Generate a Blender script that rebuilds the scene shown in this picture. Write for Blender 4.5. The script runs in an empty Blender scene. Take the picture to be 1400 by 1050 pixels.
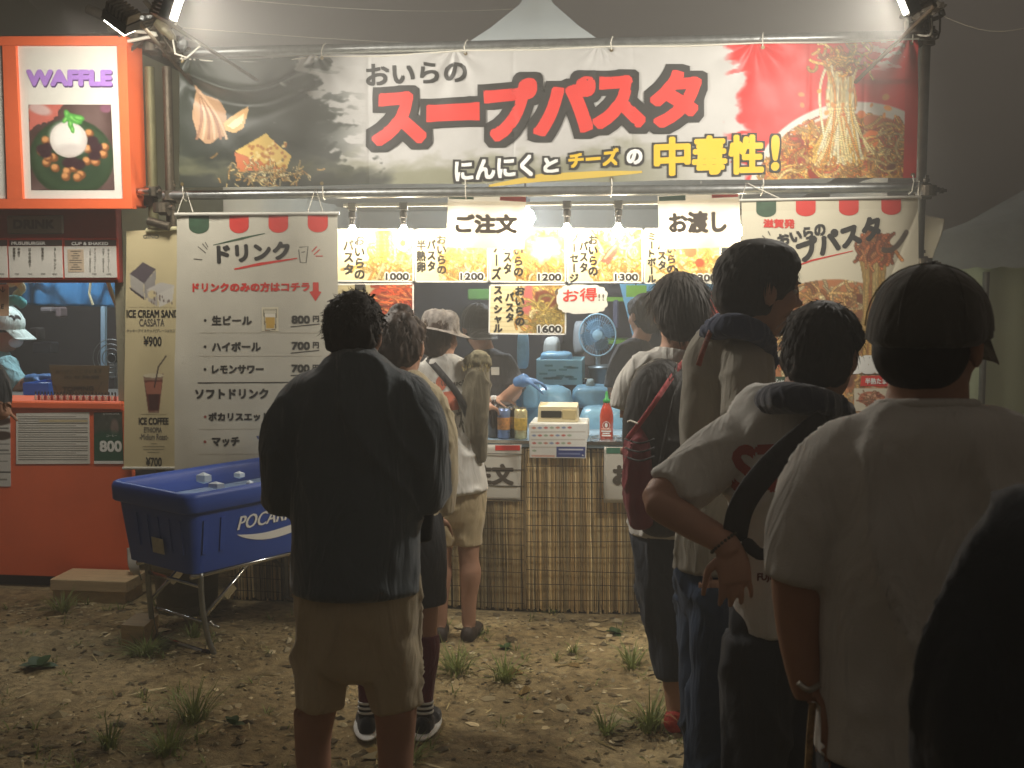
import bpy, math, random
import numpy as np
from mathutils import Vector, Matrix
random.seed(7)
rng = np.random.default_rng(7)
sc = bpy.context.scene
COL = sc.collection

# ------------------------------------------------------------------ camera, world, lamps, exposure
F = 1500.0; CX, CY = 700.0, 525.0            # focal length and centre of the 1400 x 1050 photograph
EYE = 1.62
YAW, PITCH = math.radians(6.8), math.radians(-5.0)
CAM = Vector((0.12, -5.40, EYE))
fwd = Vector((-math.sin(YAW)*math.cos(PITCH), math.cos(YAW)*math.cos(PITCH), math.sin(PITCH)))
rgt = Vector((math.cos(YAW), math.sin(YAW), 0))
upv = rgt.cross(fwd)
cam = bpy.data.cameras.new('camera'); camo = bpy.data.objects.new('camera', cam); COL.objects.link(camo)
cam.sensor_width = 36; cam.lens = F/1400*36; cam.clip_start = .05; cam.clip_end = 400
cam.dof.use_dof = True; cam.dof.focus_distance = 5.3; cam.dof.aperture_fstop = 8.5
camo.location = CAM
camo.rotation_euler = Matrix((rgt, upv, -fwd)).transposed().to_euler()
sc.camera = camo

world = bpy.data.worlds.new('World'); sc.world = world; world.use_nodes = True
wbg = world.node_tree.nodes['Background']
wbg.inputs[0].default_value = (.080, .067, .055, 1); wbg.inputs[1].default_value = 1.0   # warm grey night sky over a lit festival ground
sc.view_settings.view_transform = 'Standard'; sc.view_settings.look = 'None'
sc.view_settings.gamma = 1; sc.view_settings.exposure = 0.16
sc.cycles.use_denoising = True
sc.cycles.max_bounces = 6; sc.cycles.volume_bounces = 0
sc.cycles.sample_clamp_indirect = 4
sc.cycles.volume_step_rate = 4

BULB = 160.0            # radiance of the bare bulbs
FLOOD = 33.0            # watts of each floodlight on the scaffold
HAZE = 0.043

def ray(px, py):
    return (fwd*F + rgt*(px-CX) - upv*(py-CY))
def PY(px, py, Y=0.0):
    r = ray(px, py); t = (Y-CAM.y)/r.y
    return CAM + r*t
def G(px, py, z=0.0):
    r = ray(px, py); t = (z-CAM.z)/r.z
    return CAM + r*t
def PD(px, py, d):
    return CAM + ray(px, py)*(d/F)
def PZ(px, Y, z):      # the point of plane Y at height z under column px
    a = PY(px, 300, Y); b = PY(px, 700, Y); t = (z-a.z)/(b.z-a.z)
    return a + (b-a)*t

# ------------------------------------------------------------------ numpy helpers
def lin(c):
    c = np.asarray(c, float)/255.0
    return np.where(c <= .04045, c/12.92, ((c+.055)/1.055)**2.4)
def _h(ix, iy, iz, s):
    n = (ix*374761393 + iy*668265263 + iz*2147483647 + s*974634777) & 0xffffffff
    n = ((n ^ (n >> 13))*1274126177) & 0xffffffff
    return ((n ^ (n >> 16)) & 0xffff)/65535.0
def vn(x, y, z=0.0, s=0):
    x, y, z = np.broadcast_arrays(np.asarray(x, float), np.asarray(y, float), np.asarray(z, float))
    ix, iy, iz = np.floor(x).astype(np.int64), np.floor(y).astype(np.int64), np.floor(z).astype(np.int64)
    fx, fy, fz = x-ix, y-iy, z-iz
    fx, fy, fz = fx*fx*(3-2*fx), fy*fy*(3-2*fy), fz*fz*(3-2*fz)
    r = 0
    for a in (0, 1):
        for b in (0, 1):
            for c in (0, 1):
                w = (fx if a else 1-fx)*(fy if b else 1-fy)*(fz if c else 1-fz)
                r = r + w*_h(ix+a, iy+b, iz+c, s)
    return r*2-1
def fbm(x, y, z=0.0, s=0, o=4):
    r = 0; a = 1.0; k = 1.0
    for i in range(o):
        r = r + a*vn(x*k, y*k, np.asarray(z)*k, s+i); a *= .5; k *= 2.03
    return r

# ------------------------------------------------------------------ materials
MATS = {}
def mat(name, rgb, rough=.6, metal=0.0, spec=.4, noise=0.0, nscale=8, bump=0.0, bscale=60, coat=0.0, sheen=0.0,
        emit=None, estr=0.0, trans=0.0, attr=False, alpha=1.0, stretch=None, translucent=0.0):
    if name in MATS: return MATS[name]
    m = bpy.data.materials.new(name); m.use_nodes = True; MATS[name] = m
    nt = m.node_tree; N = nt.nodes; L = nt.links; b = N['Principled BSDF']
    c = tuple(lin(rgb)) + (1,)
    b.inputs['Base Color'].default_value = c
    b.inputs['Roughness'].default_value = rough; b.inputs['Metallic'].default_value = metal
    b.inputs['Specular IOR Level'].default_value = spec
    b.inputs['Coat Weight'].default_value = coat; b.inputs['Sheen Weight'].default_value = sheen
    b.inputs['Sheen Roughness'].default_value = .5
    if trans: b.inputs['Transmission Weight'].default_value = trans
    if alpha < 1: b.inputs['Alpha'].default_value = alpha
    tc = N.new('ShaderNodeTexCoord'); src = tc.outputs['Object']
    if stretch:
        mp = N.new('ShaderNodeMapping'); mp.inputs['Scale'].default_value = stretch
        L.new(src, mp.inputs[0]); src = mp.outputs[0]
    if attr:
        at = N.new('ShaderNodeAttribute'); at.attribute_name = 'Col'; colout = at.outputs['Color']
    else:
        colout = None
    if noise:
        n = N.new('ShaderNodeTexNoise'); n.inputs['Scale'].default_value = nscale; n.inputs['Detail'].default_value = 6
        n.inputs['Roughness'].default_value = .65
        L.new(src, n.inputs['Vector'])
        r = N.new('ShaderNodeMapRange'); r.inputs[1].default_value = .3; r.inputs[2].default_value = .7
        r.inputs[3].default_value = 1-noise; r.inputs[4].default_value = 1+noise*.6
        L.new(n.outputs['Fac'], r.inputs[0])
        mx = N.new('ShaderNodeVectorMath'); mx.operation = 'SCALE'
        if colout: L.new(colout, mx.inputs[0])
        else: mx.inputs[0].default_value = c[:3]
        L.new(r.outputs[0], mx.inputs['Scale']); colout = mx.outputs[0]
        rr = N.new('ShaderNodeMapRange'); rr.inputs[3].default_value = max(0, rough-.12); rr.inputs[4].default_value = min(1, rough+.12)
        L.new(n.outputs['Fac'], rr.inputs[0]); L.new(rr.outputs[0], b.inputs['Roughness'])
    if colout: L.new(colout, b.inputs['Base Color'])
    if bump:
        n2 = N.new('ShaderNodeTexNoise'); n2.inputs['Scale'].default_value = bscale; n2.inputs['Detail'].default_value = 5
        L.new(src, n2.inputs['Vector'])
        bp = N.new('ShaderNodeBump'); bp.inputs['Strength'].default_value = bump; bp.inputs['Distance'].default_value = .01
        L.new(n2.outputs['Fac'], bp.inputs['Height']); L.new(bp.outputs[0], b.inputs['Normal'])
    if emit is not None:
        b.inputs['Emission Color'].default_value = tuple(lin(emit)) + (1,); b.inputs['Emission Strength'].default_value = estr
    if translucent:
        tl = N.new('ShaderNodeBsdfTranslucent'); ms = N.new('ShaderNodeMixShader'); ms.inputs[0].default_value = translucent
        if colout: L.new(colout, tl.inputs[0])
        else: tl.inputs[0].default_value = c
        L.new(b.outputs[0], ms.inputs[1]); L.new(tl.outputs[0], ms.inputs[2])
        L.new(ms.outputs[0], N['Material Output'].inputs['Surface'])
    return m

# ------------------------------------------------------------------ object helpers
ORG = {}
def thing(name, label, cat, loc=(0, 0, 0), group=None):
    o = bpy.data.objects.new(name, None); COL.objects.link(o); o.location = loc; o.empty_display_size = .1
    o['label'] = label; o['category'] = cat
    if group: o['group'] = group
    ORG[o.name] = Vector(loc); return o
def tag(o, label=None, cat=None, group=None, kind=None):
    if label: o['label'] = label
    if cat: o['category'] = cat
    if group: o['group'] = group
    if kind: o['kind'] = kind
    return o
def put(name, V, Fc, m, parent=None, smooth=False, colors=None, kind=None, label=None):
    """world-space vertices -> one mesh object, child of parent"""
    V = np.asarray([tuple(v) for v in V] if not isinstance(V, np.ndarray) else V, float)
    if parent is not None: org = ORG[parent.name]
    else: org = Vector(((V[:,0].min()+V[:,0].max())/2, (V[:,1].min()+V[:,1].max())/2, V[:,2].min()))
    me = bpy.data.meshes.new(name); me.from_pydata((V-np.array(org)).tolist(), [], [tuple(int(i) for i in f) for f in Fc])
    o = bpy.data.objects.new(name, me); COL.objects.link(o)
    ORG[o.name] = Vector(org)
    if parent is not None: o.parent = parent
    else: o.location = org
    if m: me.materials.append(m)
    if smooth: me.polygons.foreach_set('use_smooth', [True]*len(me.polygons))
    if colors is not None:
        ca = me.color_attributes.new('Col', 'FLOAT_COLOR', 'POINT')
        c4 = np.ones((len(V), 4)); c4[:, :3] = colors; ca.data.foreach_set('color', c4.ravel())
    if kind: o['kind'] = kind
    if label: o['label'] = label
    return o
class MB:
    def __init__(s): s.V = []; s.F = []
    def add(s, V, Fc):
        n = len(s.V); s.V += [Vector(v) for v in V]; s.F += [tuple(i+n for i in f) for f in Fc]; return s
    def hexa(s, P):        # 8 points: bottom 4 (ccw), top 4
        return s.add(P, [(3,2,1,0),(4,5,6,7),(0,1,5,4),(1,2,6,5),(2,3,7,6),(3,0,4,7)])
    def box(s, a, b, bev=0.0):
        x0,y0,z0 = a; x1,y1,z1 = b
        if bev <= 0:
            return s.hexa([(x0,y0,z0),(x1,y0,z0),(x1,y1,z0),(x0,y1,z0),(x0,y0,z1),(x1,y0,z1),(x1,y1,z1),(x0,y1,z1)])
        n = len(s.V); e = bev
        xs = [(x0,x0+e),(x1,x1-e)]; V = []; idx = {}
        for i in (0,1):
            for j in (0,1):
                for k in (0,1):
                    X = (x0,x1)[i]; Yv = (y0,y1)[j]; Z = (z0,z1)[k]
                    xi = X+(e if i==0 else -e); yi = Yv+(e if j==0 else -e); zi = Z+(e if k==0 else -e)
                    idx[i,j,k] = len(V); V += [(X,yi,zi),(xi,Yv,zi),(xi,yi,Z)]
        Fc = []
        g = lambda i,j,k,a: idx[i,j,k]+a
        for i in (0,1): Fc.append([g(i,0,0,0),g(i,1,0,0),g(i,1,1,0),g(i,0,1,0)])
        for j in (0,1): Fc.append([g(0,j,0,1),g(1,j,0,1),g(1,j,1,1),g(0,j,1,1)])
        for k in (0,1): Fc.append([g(0,0,k,2),g(1,0,k,2),g(1,1,k,2),g(0,1,k,2)])
        for i in (0,1):
            for j in (0,1): Fc.append([g(i,j,0,0),g(i,j,0,1),g(i,j,1,1),g(i,j,1,0)])
            for k in (0,1): Fc.append([g(i,0,k,0),g(i,0,k,2),g(i,1,k,2),g(i,1,k,0)])
        for j in (0,1):
            for k in (0,1): Fc.append([g(0,j,k,1),g(0,j,k,2),g(1,j,k,2),g(1,j,k,1)])
        for i in (0,1):
            for j in (0,1):
                for k in (0,1): Fc.append([g(i,j,k,0),g(i,j,k,1),g(i,j,k,2)])
        return s.add(V, Fc)
    def bar(s, a, b, w, h=None, up=(0,0,1)):
        a = Vector(a); b = Vector(b); h = h or w; t = (b-a).normalized(); u = Vector(up)
        if abs(t.dot(u)) > .98: u = Vector((0,1,0))
        r = t.cross(u).normalized(); u = r.cross(t)
        P = []
        for c in (a, b):
            P += [c-r*w/2-u*h/2, c+r*w/2-u*h/2, c+r*w/2+u*h/2, c-r*w/2+u*h/2]
        return s.hexa(P)
    def tube(s, pts, r, seg=12, caps=True):
        pts = [Vector(p) for p in pts]; rs = r if isinstance(r, (list, tuple)) else [r]*len(pts)
        n0 = len(s.V); V = []; Fc = []; prev = None
        for i, p in enumerate(pts):
            t = (pts[min(i+1,len(pts)-1)]-pts[max(i-1,0)]).normalized()
            if prev is None:
                u = Vector((0,0,1)) if abs(t.z) < .9 else Vector((0,1,0))
            else: u = prev
            q = t.cross(u).normalized(); u = q.cross(t).normalized(); prev = u
            for k in range(seg):
                a = 2*math.pi*k/seg; V.append(p+(q*math.cos(a)+u*math.sin(a))*rs[i])
        for i in range(len(pts)-1):
            for k in range(seg):
                k2 = (k+1) % seg; Fc.append((i*seg+k, i*seg+k2, (i+1)*seg+k2, (i+1)*seg+k))
        if caps:
            Fc.append(tuple(range(seg))[::-1]); Fc.append(tuple((len(pts)-1)*seg+k for k in range(seg)))
        return s.add(V, Fc)
    def lathe(s, c, prof, seg=24, axis=(0,0,1)):
        c = Vector(c); ax = Vector(axis).normalized()
        u = Vector((1,0,0)) if abs(ax.x) < .9 else Vector((0,1,0)); v = ax.cross(u).normalized(); u = v.cross(ax)
        V = []; Fc = []
        for r, h in prof:
            for k in range(seg):
                a = 2*math.pi*k/seg; V.append(c+ax*h+(u*math.cos(a)+v*math.sin(a))*max(r,1e-5))
        for i in range(len(prof)-1):
            for k in range(seg):
                k2 = (k+1)%seg; Fc.append((i*seg+k, i*seg+k2, (i+1)*seg+k2, (i+1)*seg+k))
        Fc.append(tuple(range(seg))[::-1]); Fc.append(tuple((len(prof)-1)*seg+k for k in range(seg)))
        return s.add(V, Fc)
    def ell(s, c, ax, seg=16, rings=10):   # ax: three half-axis vectors
        c = Vector(c); A, B, D = [Vector(a) for a in ax]; V = []; Fc = []
        for i in range(rings+1):
            th = math.pi*i/rings
            for k in range(seg):
                ph = 2*math.pi*k/seg
                V.append(c + A*(math.sin(th)*math.cos(ph)) + B*(math.sin(th)*math.sin(ph)) + D*math.cos(th))
        for i in range(rings):
            for k in range(seg):
                k2 = (k+1)%seg
                Fc.append((i*seg+k,(i+1)*seg+k,(i+1)*seg+k2,i*seg+k2))
        return s.add(V, Fc)
    def build(s, name, m, parent=None, smooth=False, **k):
        return put(name, s.V, s.F, m, parent, smooth, **k)
def smooth_by_angle(o, deg=40):
    me = o.data; me.polygons.foreach_set('use_smooth', [True]*len(me.polygons))
    try: me.set_sharp_from_angle(angle=math.radians(deg))
    except Exception: pass
    return o
def crom(P, n=6):
    P = [np.asarray(p, float) for p in P]; out = []
    for i in range(len(P)-1):
        p0 = P[max(i-1,0)]; p1 = P[i]; p2 = P[i+1]; p3 = P[min(i+2,len(P)-1)]
        for k in range(n):
            t = k/n; out.append(.5*((2*p1)+(p2-p0)*t+(2*p0-5*p1+4*p2-p3)*t*t+(3*p1-p0-3*p2+p3)*t**3))
    out.append(P[-1]); return out

# ------------------------------------------------------------------ little painter for flat printed pictures
class Cv:
    def __init__(s, w, h, bg=(240,240,235)):
        s.w, s.h = w, h; s.a = np.ones((h, w, 3))*np.asarray(bg, float)
        s.X, s.Y = np.meshgrid((np.arange(w)+.5)/w, (np.arange(h)+.5)/h)   # 0..1
        s.asp = w/h
    def mixm(s, m, col):
        m = np.clip(m, 0, 1)[..., None]; s.a = s.a*(1-m)+np.asarray(col, float)*m; return s
    def ell(s, cx, cy, rx, ry, col, rot=0, soft=.04, wob=0, seed=0):
        dx = (s.X-cx)*s.asp; dy = s.Y-cy; rx = rx*s.asp; c, n = math.cos(rot), math.sin(rot)
        u = (dx*c+dy*n)/rx; v = (-dx*n+dy*c)/ry; r = np.sqrt(u*u+v*v)
        if wob: r = r+wob*fbm(s.X*6*s.asp+seed, s.Y*6, 0, seed, 3)
        return s.mixm((1-r)/soft+.5, col)
    def poly(s, pts, col, wob=0, seed=0):
        X = s.X; Y = s.Y
        if wob: X = X+wob*fbm(s.X*14*s.asp, s.Y*14, 0, seed, 3); Y = Y+wob*fbm(s.X*14*s.asp, s.Y*14, 5, seed+3, 3)
        ins = np.zeros(X.shape, bool)
        for i in range(len(pts)):
            x1, y1 = pts[i-1]; x2, y2 = pts[i]
            c = ((y1 > Y) != (y2 > Y))
            with np.errstate(divide='ignore', invalid='ignore'):
                xi = (x2-x1)*(Y-y1)/((y2-y1) if y2 != y1 else 1e-9)+x1
            ins ^= (c & (X < xi))
        return s.mixm(ins.astype(float), col)
    def stroke(s, pts, r, col, edge=.55, hl=1.25):
        col = np.asarray(col, float); R = max(r*s.h, .6)
        P = np.array([(p[0]*s.w, p[1]*s.h) for p in pts])
        for x, y in P:
            x0, x1 = int(max(0, x-R-1)), int(min(s.w, x+R+2)); y0, y1 = int(max(0, y-R-1)), int(min(s.h, y+R+2))
            if x1 <= x0 or y1 <= y0: continue
            yy, xx = np.mgrid[y0:y1, x0:x1]
            d = np.hypot(xx+.5-x, yy+.5-y)/R
            m = np.clip((1.15-d)*3, 0, 1)[..., None]
            sh = (hl-(hl-edge)*np.clip(d, 0, 1)**1.5)[..., None]
            s.a[y0:y1, x0:x1] = s.a[y0:y1, x0:x1]*(1-m)+np.clip(col*sh, 0, 255)*m
        return s
    def noodles(s, n, fn, ln, r, pal, curl=3.0, seed=0):
        """fn() -> start x, y, heading; strands wander"""
        rg = random.Random(seed)
        for i in range(n):
            x, y, a = fn(rg); st = r*.8; k = rg.uniform(-curl, curl); pts = []
            for j in range(int(ln*rg.uniform(.6, 1.3)/st)):
                pts.append((x, y)); x += math.cos(a)*st/s.asp; y += math.sin(a)*st; a += k*st*3+rg.uniform(-.12, .12)
            c = np.asarray(rg.choice(pal), float)*rg.uniform(.75, 1.12)
            s.stroke(pts, r*rg.uniform(.7, 1.15), c)
        return s
    def blobs(s, n, box, r, pal, seed=0):
        rg = random.Random(seed)
        for i in range(n):
            s.ell(rg.uniform(box[0], box[2]), rg.uniform(box[1], box[3]), r*rg.uniform(.5, 1.3)/s.asp, r*rg.uniform(.5, 1.2), np.array(rg.choice(pal))*rg.uniform(.8, 1.1), rot=rg.uniform(0, 3), soft=.3, wob=.25, seed=i)
        return s
    def line(s, x0, y0, x1, y1, r, col):
        n = int(max(abs(x1-x0)*s.w, abs(y1-y0)*s.h)*1.5)+2
        return s.stroke([(x0+(x1-x0)*t/n, y0+(y1-y0)*t/n) for t in range(n+1)], r, col, 1, 1)
    def grain(s, a=6, sc_=40, seed=1):
        s.a = np.clip(s.a+(a*fbm(s.X*sc_*s.asp, s.Y*sc_, 0, seed, 3))[..., None], 0, 255); return s

# ------------------------------------------------------------------ sheets (banners, cards, cloth) and lettering on them
def bil(q, u, v):
    return [ (q[0][k]*(1-u)*(1-v)+q[1][k]*u*(1-v)+q[2][k]*u*v+q[3][k]*(1-u)*v) for k in (0,1) ]
def pix_to_plane(X, Yp, Y):
    """numpy version of PY"""
    r = np.array(fwd)*F + (X[..., None]-CX)*np.array(rgt) - (Yp[..., None]-CY)*np.array(upv)
    t = (Y-CAM.y)/r[..., 1]
    return np.array(CAM)+r*t[..., None]
def sheet(name, quad, Y, nx, ny, m, parent=None, disp=None, cv=None, off=0.0, smooth=True, edge=None, thick=0.0):
    """quad: TL, TR, BR, BL in photo pixels, laid on plane y=Y; disp(x,z) moves it in y"""
    if cv is not None: nx, ny = cv.w-1, cv.h-1
    u, v = np.meshgrid(np.linspace(0,1,nx+1), np.linspace(0,1,ny+1))
    X, Yp = bil(quad, u, v)
    if edge is not None:
        dX, dY = edge(u, v); X = X+dX; Yp = Yp+dY
    P = pix_to_plane(X, Yp, Y)
    if disp is not None: P[..., 1] += disp(P[..., 0], P[..., 2])
    P[..., 1] -= off
    V = P.reshape(-1, 3); i = np.arange(ny)[:, None]*(nx+1)+np.arange(nx)[None]
    Fc = np.stack([i, i+nx+1, i+nx+2, i+1], -1).reshape(-1, 4)
    col = lin(cv.a.reshape(-1, 3)) if cv is not None else None
    if thick:
        n = len(V); V = np.concatenate([V, V+np.array([0, thick, 0])])
        F2 = Fc[:, ::-1]+n; W = nx+1
        bnd = [k for k in range(nx+1)]+[W*j+nx for j in range(1, ny+1)]+[ny*W+k for k in range(nx-1, -1, -1)]+[W*j for j in range(ny-1, 0, -1)]
        S = [(bnd[k], bnd[(k+1) % len(bnd)], bnd[(k+1) % len(bnd)]+n, bnd[k]+n) for k in range(len(bnd))]
        Fc = np.concatenate([Fc, F2, np.array(S)])
        if col is not None: col = np.concatenate([col, col])
    return put(name, V, Fc, m, parent, smooth, colors=col)

_tc = {}
def glyph(s, ofs=0.0):
    if (s, ofs) in _tc: return _tc[(s, ofs)]
    c = bpy.data.curves.new('t', 'FONT'); c.body = s; c.size = 1; c.resolution_u = 3; c.offset = ofs; c.fill_mode = 'FRONT'
    o = bpy.data.objects.new('t', c); COL.objects.link(o)
    dg = bpy.context.evaluated_depsgraph_get(); me = bpy.data.meshes.new_from_object(o.evaluated_get(dg))
    me.calc_loop_triangles()
    V = np.array([v.co[:2] for v in me.vertices]).reshape(-1, 2); T = np.array([t.vertices[:] for t in me.loop_triangles]).reshape(-1, 3)
    bpy.data.objects.remove(o); bpy.data.curves.remove(c); bpy.data.meshes.remove(me)
    _tc[(s, ofs)] = (V, T); return V, T
def split_long(V, T, L):
    for _ in range(7):
        V2 = V.tolist(); out = []; mid = {}; big = 0
        def md(a, b):
            k = (min(a, b), max(a, b))
            if k not in mid: mid[k] = len(V2); V2.append([(V2[a][0]+V2[b][0])/2, (V2[a][1]+V2[b][1])/2])
            return mid[k]
        for t in T:
            e = [math.hypot(V[t[i]][0]-V[t[(i+1)%3]][0], V[t[i]][1]-V[t[(i+1)%3]][1]) > L for i in range(3)]
            if not any(e): out.append(list(t)); continue
            big += 1; a, b, c = [int(x) for x in t]; n = sum(e)
            if n == 3:
                x, y, z = md(a,b), md(b,c), md(c,a); out += [[a,x,z],[x,b,y],[z,y,c],[x,y,z]]
            else:
                while not e[0] or (n == 2 and not e[1]): a, b, c = b, c, a; e = e[1:]+e[:1]
                if n == 1: x = md(a,b); out += [[a,x,c],[x,b,c]]
                else: x, y = md(a,b), md(b,c); out += [[a,x,y],[x,b,y],[a,y,c]]
        V = np.array(V2); T = np.array(out)
        if not big: break
    return V, T
def lettering(s, quad, Y, m, parent, disp=None, off=.0015, bold=0.0, rings=1, sub=None, vertical=False, ofs=0.0):
    """string fitted to a pixel quad on plane Y. bold: stroke growth in px, made with shifted layers"""
    if vertical:
        Vs = []; Ts = []; n = 0
        for i, ch in enumerate(s):
            g = '|' if ch == 'ー' else ch
            V, T = glyph('ー' if ch == 'ー' else ch); V = V.copy()
            if ch == 'ー':
                V = np.stack([V[:,1], -V[:,0]], 1)
            if len(V):
                cx = (V[:,0].min()+V[:,0].max())/2; cy = (V[:,1].min()+V[:,1].max())/2
                V[:,0] -= cx; V[:,1] -= cy if ch == 'ー' else .38
                V[:,1] -= i*1.0
                Vs.append(V); Ts.append(T+n); n += len(V)
        V = np.concatenate(Vs); T = np.concatenate(Ts)
    else: V, T = glyph(s, ofs)
    if len(V) == 0: return None
    mn, mx = V.min(0), V.max(0); u = (V[:,0]-mn[0])/(mx[0]-mn[0]); v = (mx[1]-V[:,1])/(mx[1]-mn[1]) if mx[1] > mn[1] else V[:,1]*0
    X, Yp = bil(quad, u, v); P2 = np.stack([X, Yp], 1)
    if sub: P2, T = split_long(P2, T, sub)
    sh = [(0,0)]
    if bold:
        for r in range(1, rings+1):
            b = bold*r/rings
            if bold > 2.5:
                q_ = max(2, int(math.ceil(2*b/2.2)))
                for t_ in range(q_): e_ = -b+2*b*t_/q_; sh += [(e_,-b),(b,e_),(-e_,b),(-b,-e_)]
            else:
                k = 8 if bold > 1.5 else 4; sh += [(b*math.cos(2*math.pi*(i+.5)/k), b*math.sin(2*math.pi*(i+.5)/k)) for i in range(k)]
    Vs = []; Ts = []; n = 0
    for i, (dx, dy) in enumerate(sh):
        P = pix_to_plane(P2[:,0]+dx, P2[:,1]+dy, Y)
        if disp is not None: P[:,1] += disp(P[:,0], P[:,2])
        P[:,1] -= off+i*.00006
        Vs.append(P); Ts.append(T+n); n += len(P)
    return put('lettering', np.concatenate(Vs), np.concatenate(Ts), m, parent)
def rect(x0, y0, x1, y1, sl=0.0): return [(x0,y0),(x1,y0+sl),(x1,y1+sl),(x0,y1)]
def flatpoly(name, pts, Y, m, parent, disp=None, off=.001, sub=25):
    """a printed shape: polygon given in pixels, fan around its centre"""
    P = np.array(pts, float); c = P.mean(0); V = np.vstack([P, c]); n = len(P)
    T = np.array([(i, (i+1)%n, n) for i in range(n)])
    V, T = split_long(V, T, sub); Q = pix_to_plane(V[:,0], V[:,1], Y)
    if disp is not None: Q[:,1] += disp(Q[:,0], Q[:,2])
    Q[:,1] -= off
    return put(name, Q, T, m, parent)
def band(pts, w):       # brush stroke outline in pixels from a polyline with widths
    P = [np.asarray(p, float) for p in pts]; L = []; R = []
    for i, p in enumerate(P):
        t = P[min(i+1,len(P)-1)]-P[max(i-1,0)]; t = t/np.hypot(*t); n = np.array([-t[1], t[0]])
        ww = w[i] if isinstance(w, (list, tuple)) else w
        L.append(p+n*ww/2); R.append(p-n*ww/2)
    return L, R
def brush(name, pts, w, Y, m, parent, disp=None, off=.0014):
    L, R = band(pts, w); n = len(L); V = np.array(L+R); T = []
    for i in range(n-1): T += [(i, i+1, n+i+1), (i, n+i+1, n+i)]
    V, T = split_long(V, np.array(T), 25); Q = pix_to_plane(V[:,0], V[:,1], Y)
    if disp is not None: Q[:,1] += disp(Q[:,0], Q[:,2])
    Q[:,1] -= off
    return put(name, Q, T, m, parent)
# ------------------------------------------------------------------ lamps (each photographed lamp gives its own light; the kiosk and stall interior lamps are assumed)
def area(name, loc, target, power, size, sy, col=(1.0,.94,.84), spread=180):
    l = bpy.data.lights.new(name, 'AREA'); l.energy = power; l.shape = 'RECTANGLE'; l.size = size; l.size_y = sy; l.color = col; l.spread = math.radians(spread)
    o = bpy.data.objects.new(name, l); COL.objects.link(o); o.location = loc
    o.rotation_euler = (Vector(target)-Vector(loc)).to_track_quat('-Z', 'Y').to_euler(); return o

STEEL = mat('galvanised_steel', (150,152,150), .38, .85, noise=.25, nscale=30, bump=.1)
DSTEEL = mat('weathered_coupler', (92,84,72), .55, .7, noise=.4, nscale=50, bump=.2)
CHROME = mat('chromed_steel', (205,205,200), .22, 1.0, noise=.1, nscale=40)
BLACKP = mat('black_plastic', (28,28,28), .5, noise=.2)
WCORD = mat('white_cord', (215,210,195), .8)
INK = mat('black_ink', (34,33,31), .55)
INKG = mat('grey_ink', (92,88,80), .6)
REDI = mat('red_ink', (214,52,44), .5)
WHITEI = mat('white_ink', (235,235,230), .5)
VINYL = mat('white_vinyl', (226,222,208), .42, noise=.05, nscale=5, bump=.05, bscale=200)
CREAM = mat('cream_cloth_print', (202,197,180), .75, noise=.06, nscale=4, bump=.15, bscale=250)
PAPER = mat('laminated_paper', (228,226,216), .35, noise=.04)
PRINT = mat('printed_colour', (255,255,255), .5, attr=True, noise=.03, nscale=30)
PRINTV = mat('printed_banner_vinyl', (255,255,255), .46, attr=True, spec=.4, noise=.04, nscale=12, bump=.06, bscale=220)
CANVAS = mat('white_tent_canvas', (222,220,208), .8, noise=.08, nscale=3, bump=.1, bscale=120, translucent=.6)
ORANGE = mat('orange_painted_board', (236,108,62), .5, noise=.07, nscale=4, bump=.04, bscale=90)
DRED = mat('dark_red_wall', (150,52,42), .55, noise=.12, nscale=6, bump=.08)

# ------------------------------------------------------------------ ground
def gh(x, y):
    x = np.asarray(x, float); y = np.asarray(y, float)
    h = .022*fbm(x*1.1, y*1.1, 0, 3, 4)+.008*fbm(x*9, y*9, 0, 11, 3)
    near = np.clip((-y-.05)/.5, 0, 1)
    return h*near - .012*(1-near)
def warp(n, a, b, k):
    t = np.linspace(-1, 1, n); s = np.sinh(t*k)/math.sinh(k); return np.where(s < 0, -s*a, s*b)
gx = warp(420, -60, 60, 4.2); gy = np.concatenate([np.linspace(-40, -6, 20), np.linspace(-5.8, .3, 330), np.linspace(.5, 60, 24)])
GX, GY = np.meshgrid(gx, gy); GZ = gh(GX, GY); GZ = np.where(np.abs(GX)+np.abs(GY) > 25, -.02, GZ)
n_ = len(gx); V = np.stack([GX, GY, GZ], -1).reshape(-1, 3); i = np.arange(len(gy)-1)[:, None]*n_+np.arange(n_-1)[None]
Fc = np.stack([i, i+1, i+n_+1, i+n_], -1).reshape(-1, 4)
gm = mat('bare_trodden_earth', (124,102,68), .92, spec=.2)
nt = gm.node_tree; N = nt.nodes; L = nt.links; b_ = N['Principled BSDF']
tc = N.new('ShaderNodeTexCoord')
def noise_(s, d=8, r=.65):
    n = N.new('ShaderNodeTexNoise'); n.inputs['Scale'].default_value = s; n.inputs['Detail'].default_value = d; n.inputs['Roughness'].default_value = r
    L.new(tc.outputs['Object'], n.inputs['Vector']); return n
n1 = noise_(1.3); n2 = noise_(22); n3 = noise_(110)
cr = N.new('ShaderNodeValToRGB'); e = cr.color_ramp.elements
e[0].position = .34; e[0].color = tuple(lin((118,104,76)))+(1,); e[1].position = .68; e[1].color = tuple(lin((182,164,126)))+(1,)
L.new(n1.outputs['Fac'], cr.inputs[0])
cr2 = N.new('ShaderNodeValToRGB'); e = cr2.color_ramp.elements
e[0].position = .36; e[0].color = (.45,.42,.38,1); e[1].position = .62; e[1].color = (1.25,1.2,1.1,1)
L.new(n2.outputs['Fac'], cr2.inputs[0])
mx = N.new('ShaderNodeMix'); mx.data_type = 'RGBA'; mx.blend_type = 'MULTIPLY'; mx.inputs[0].default_value = .75
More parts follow.
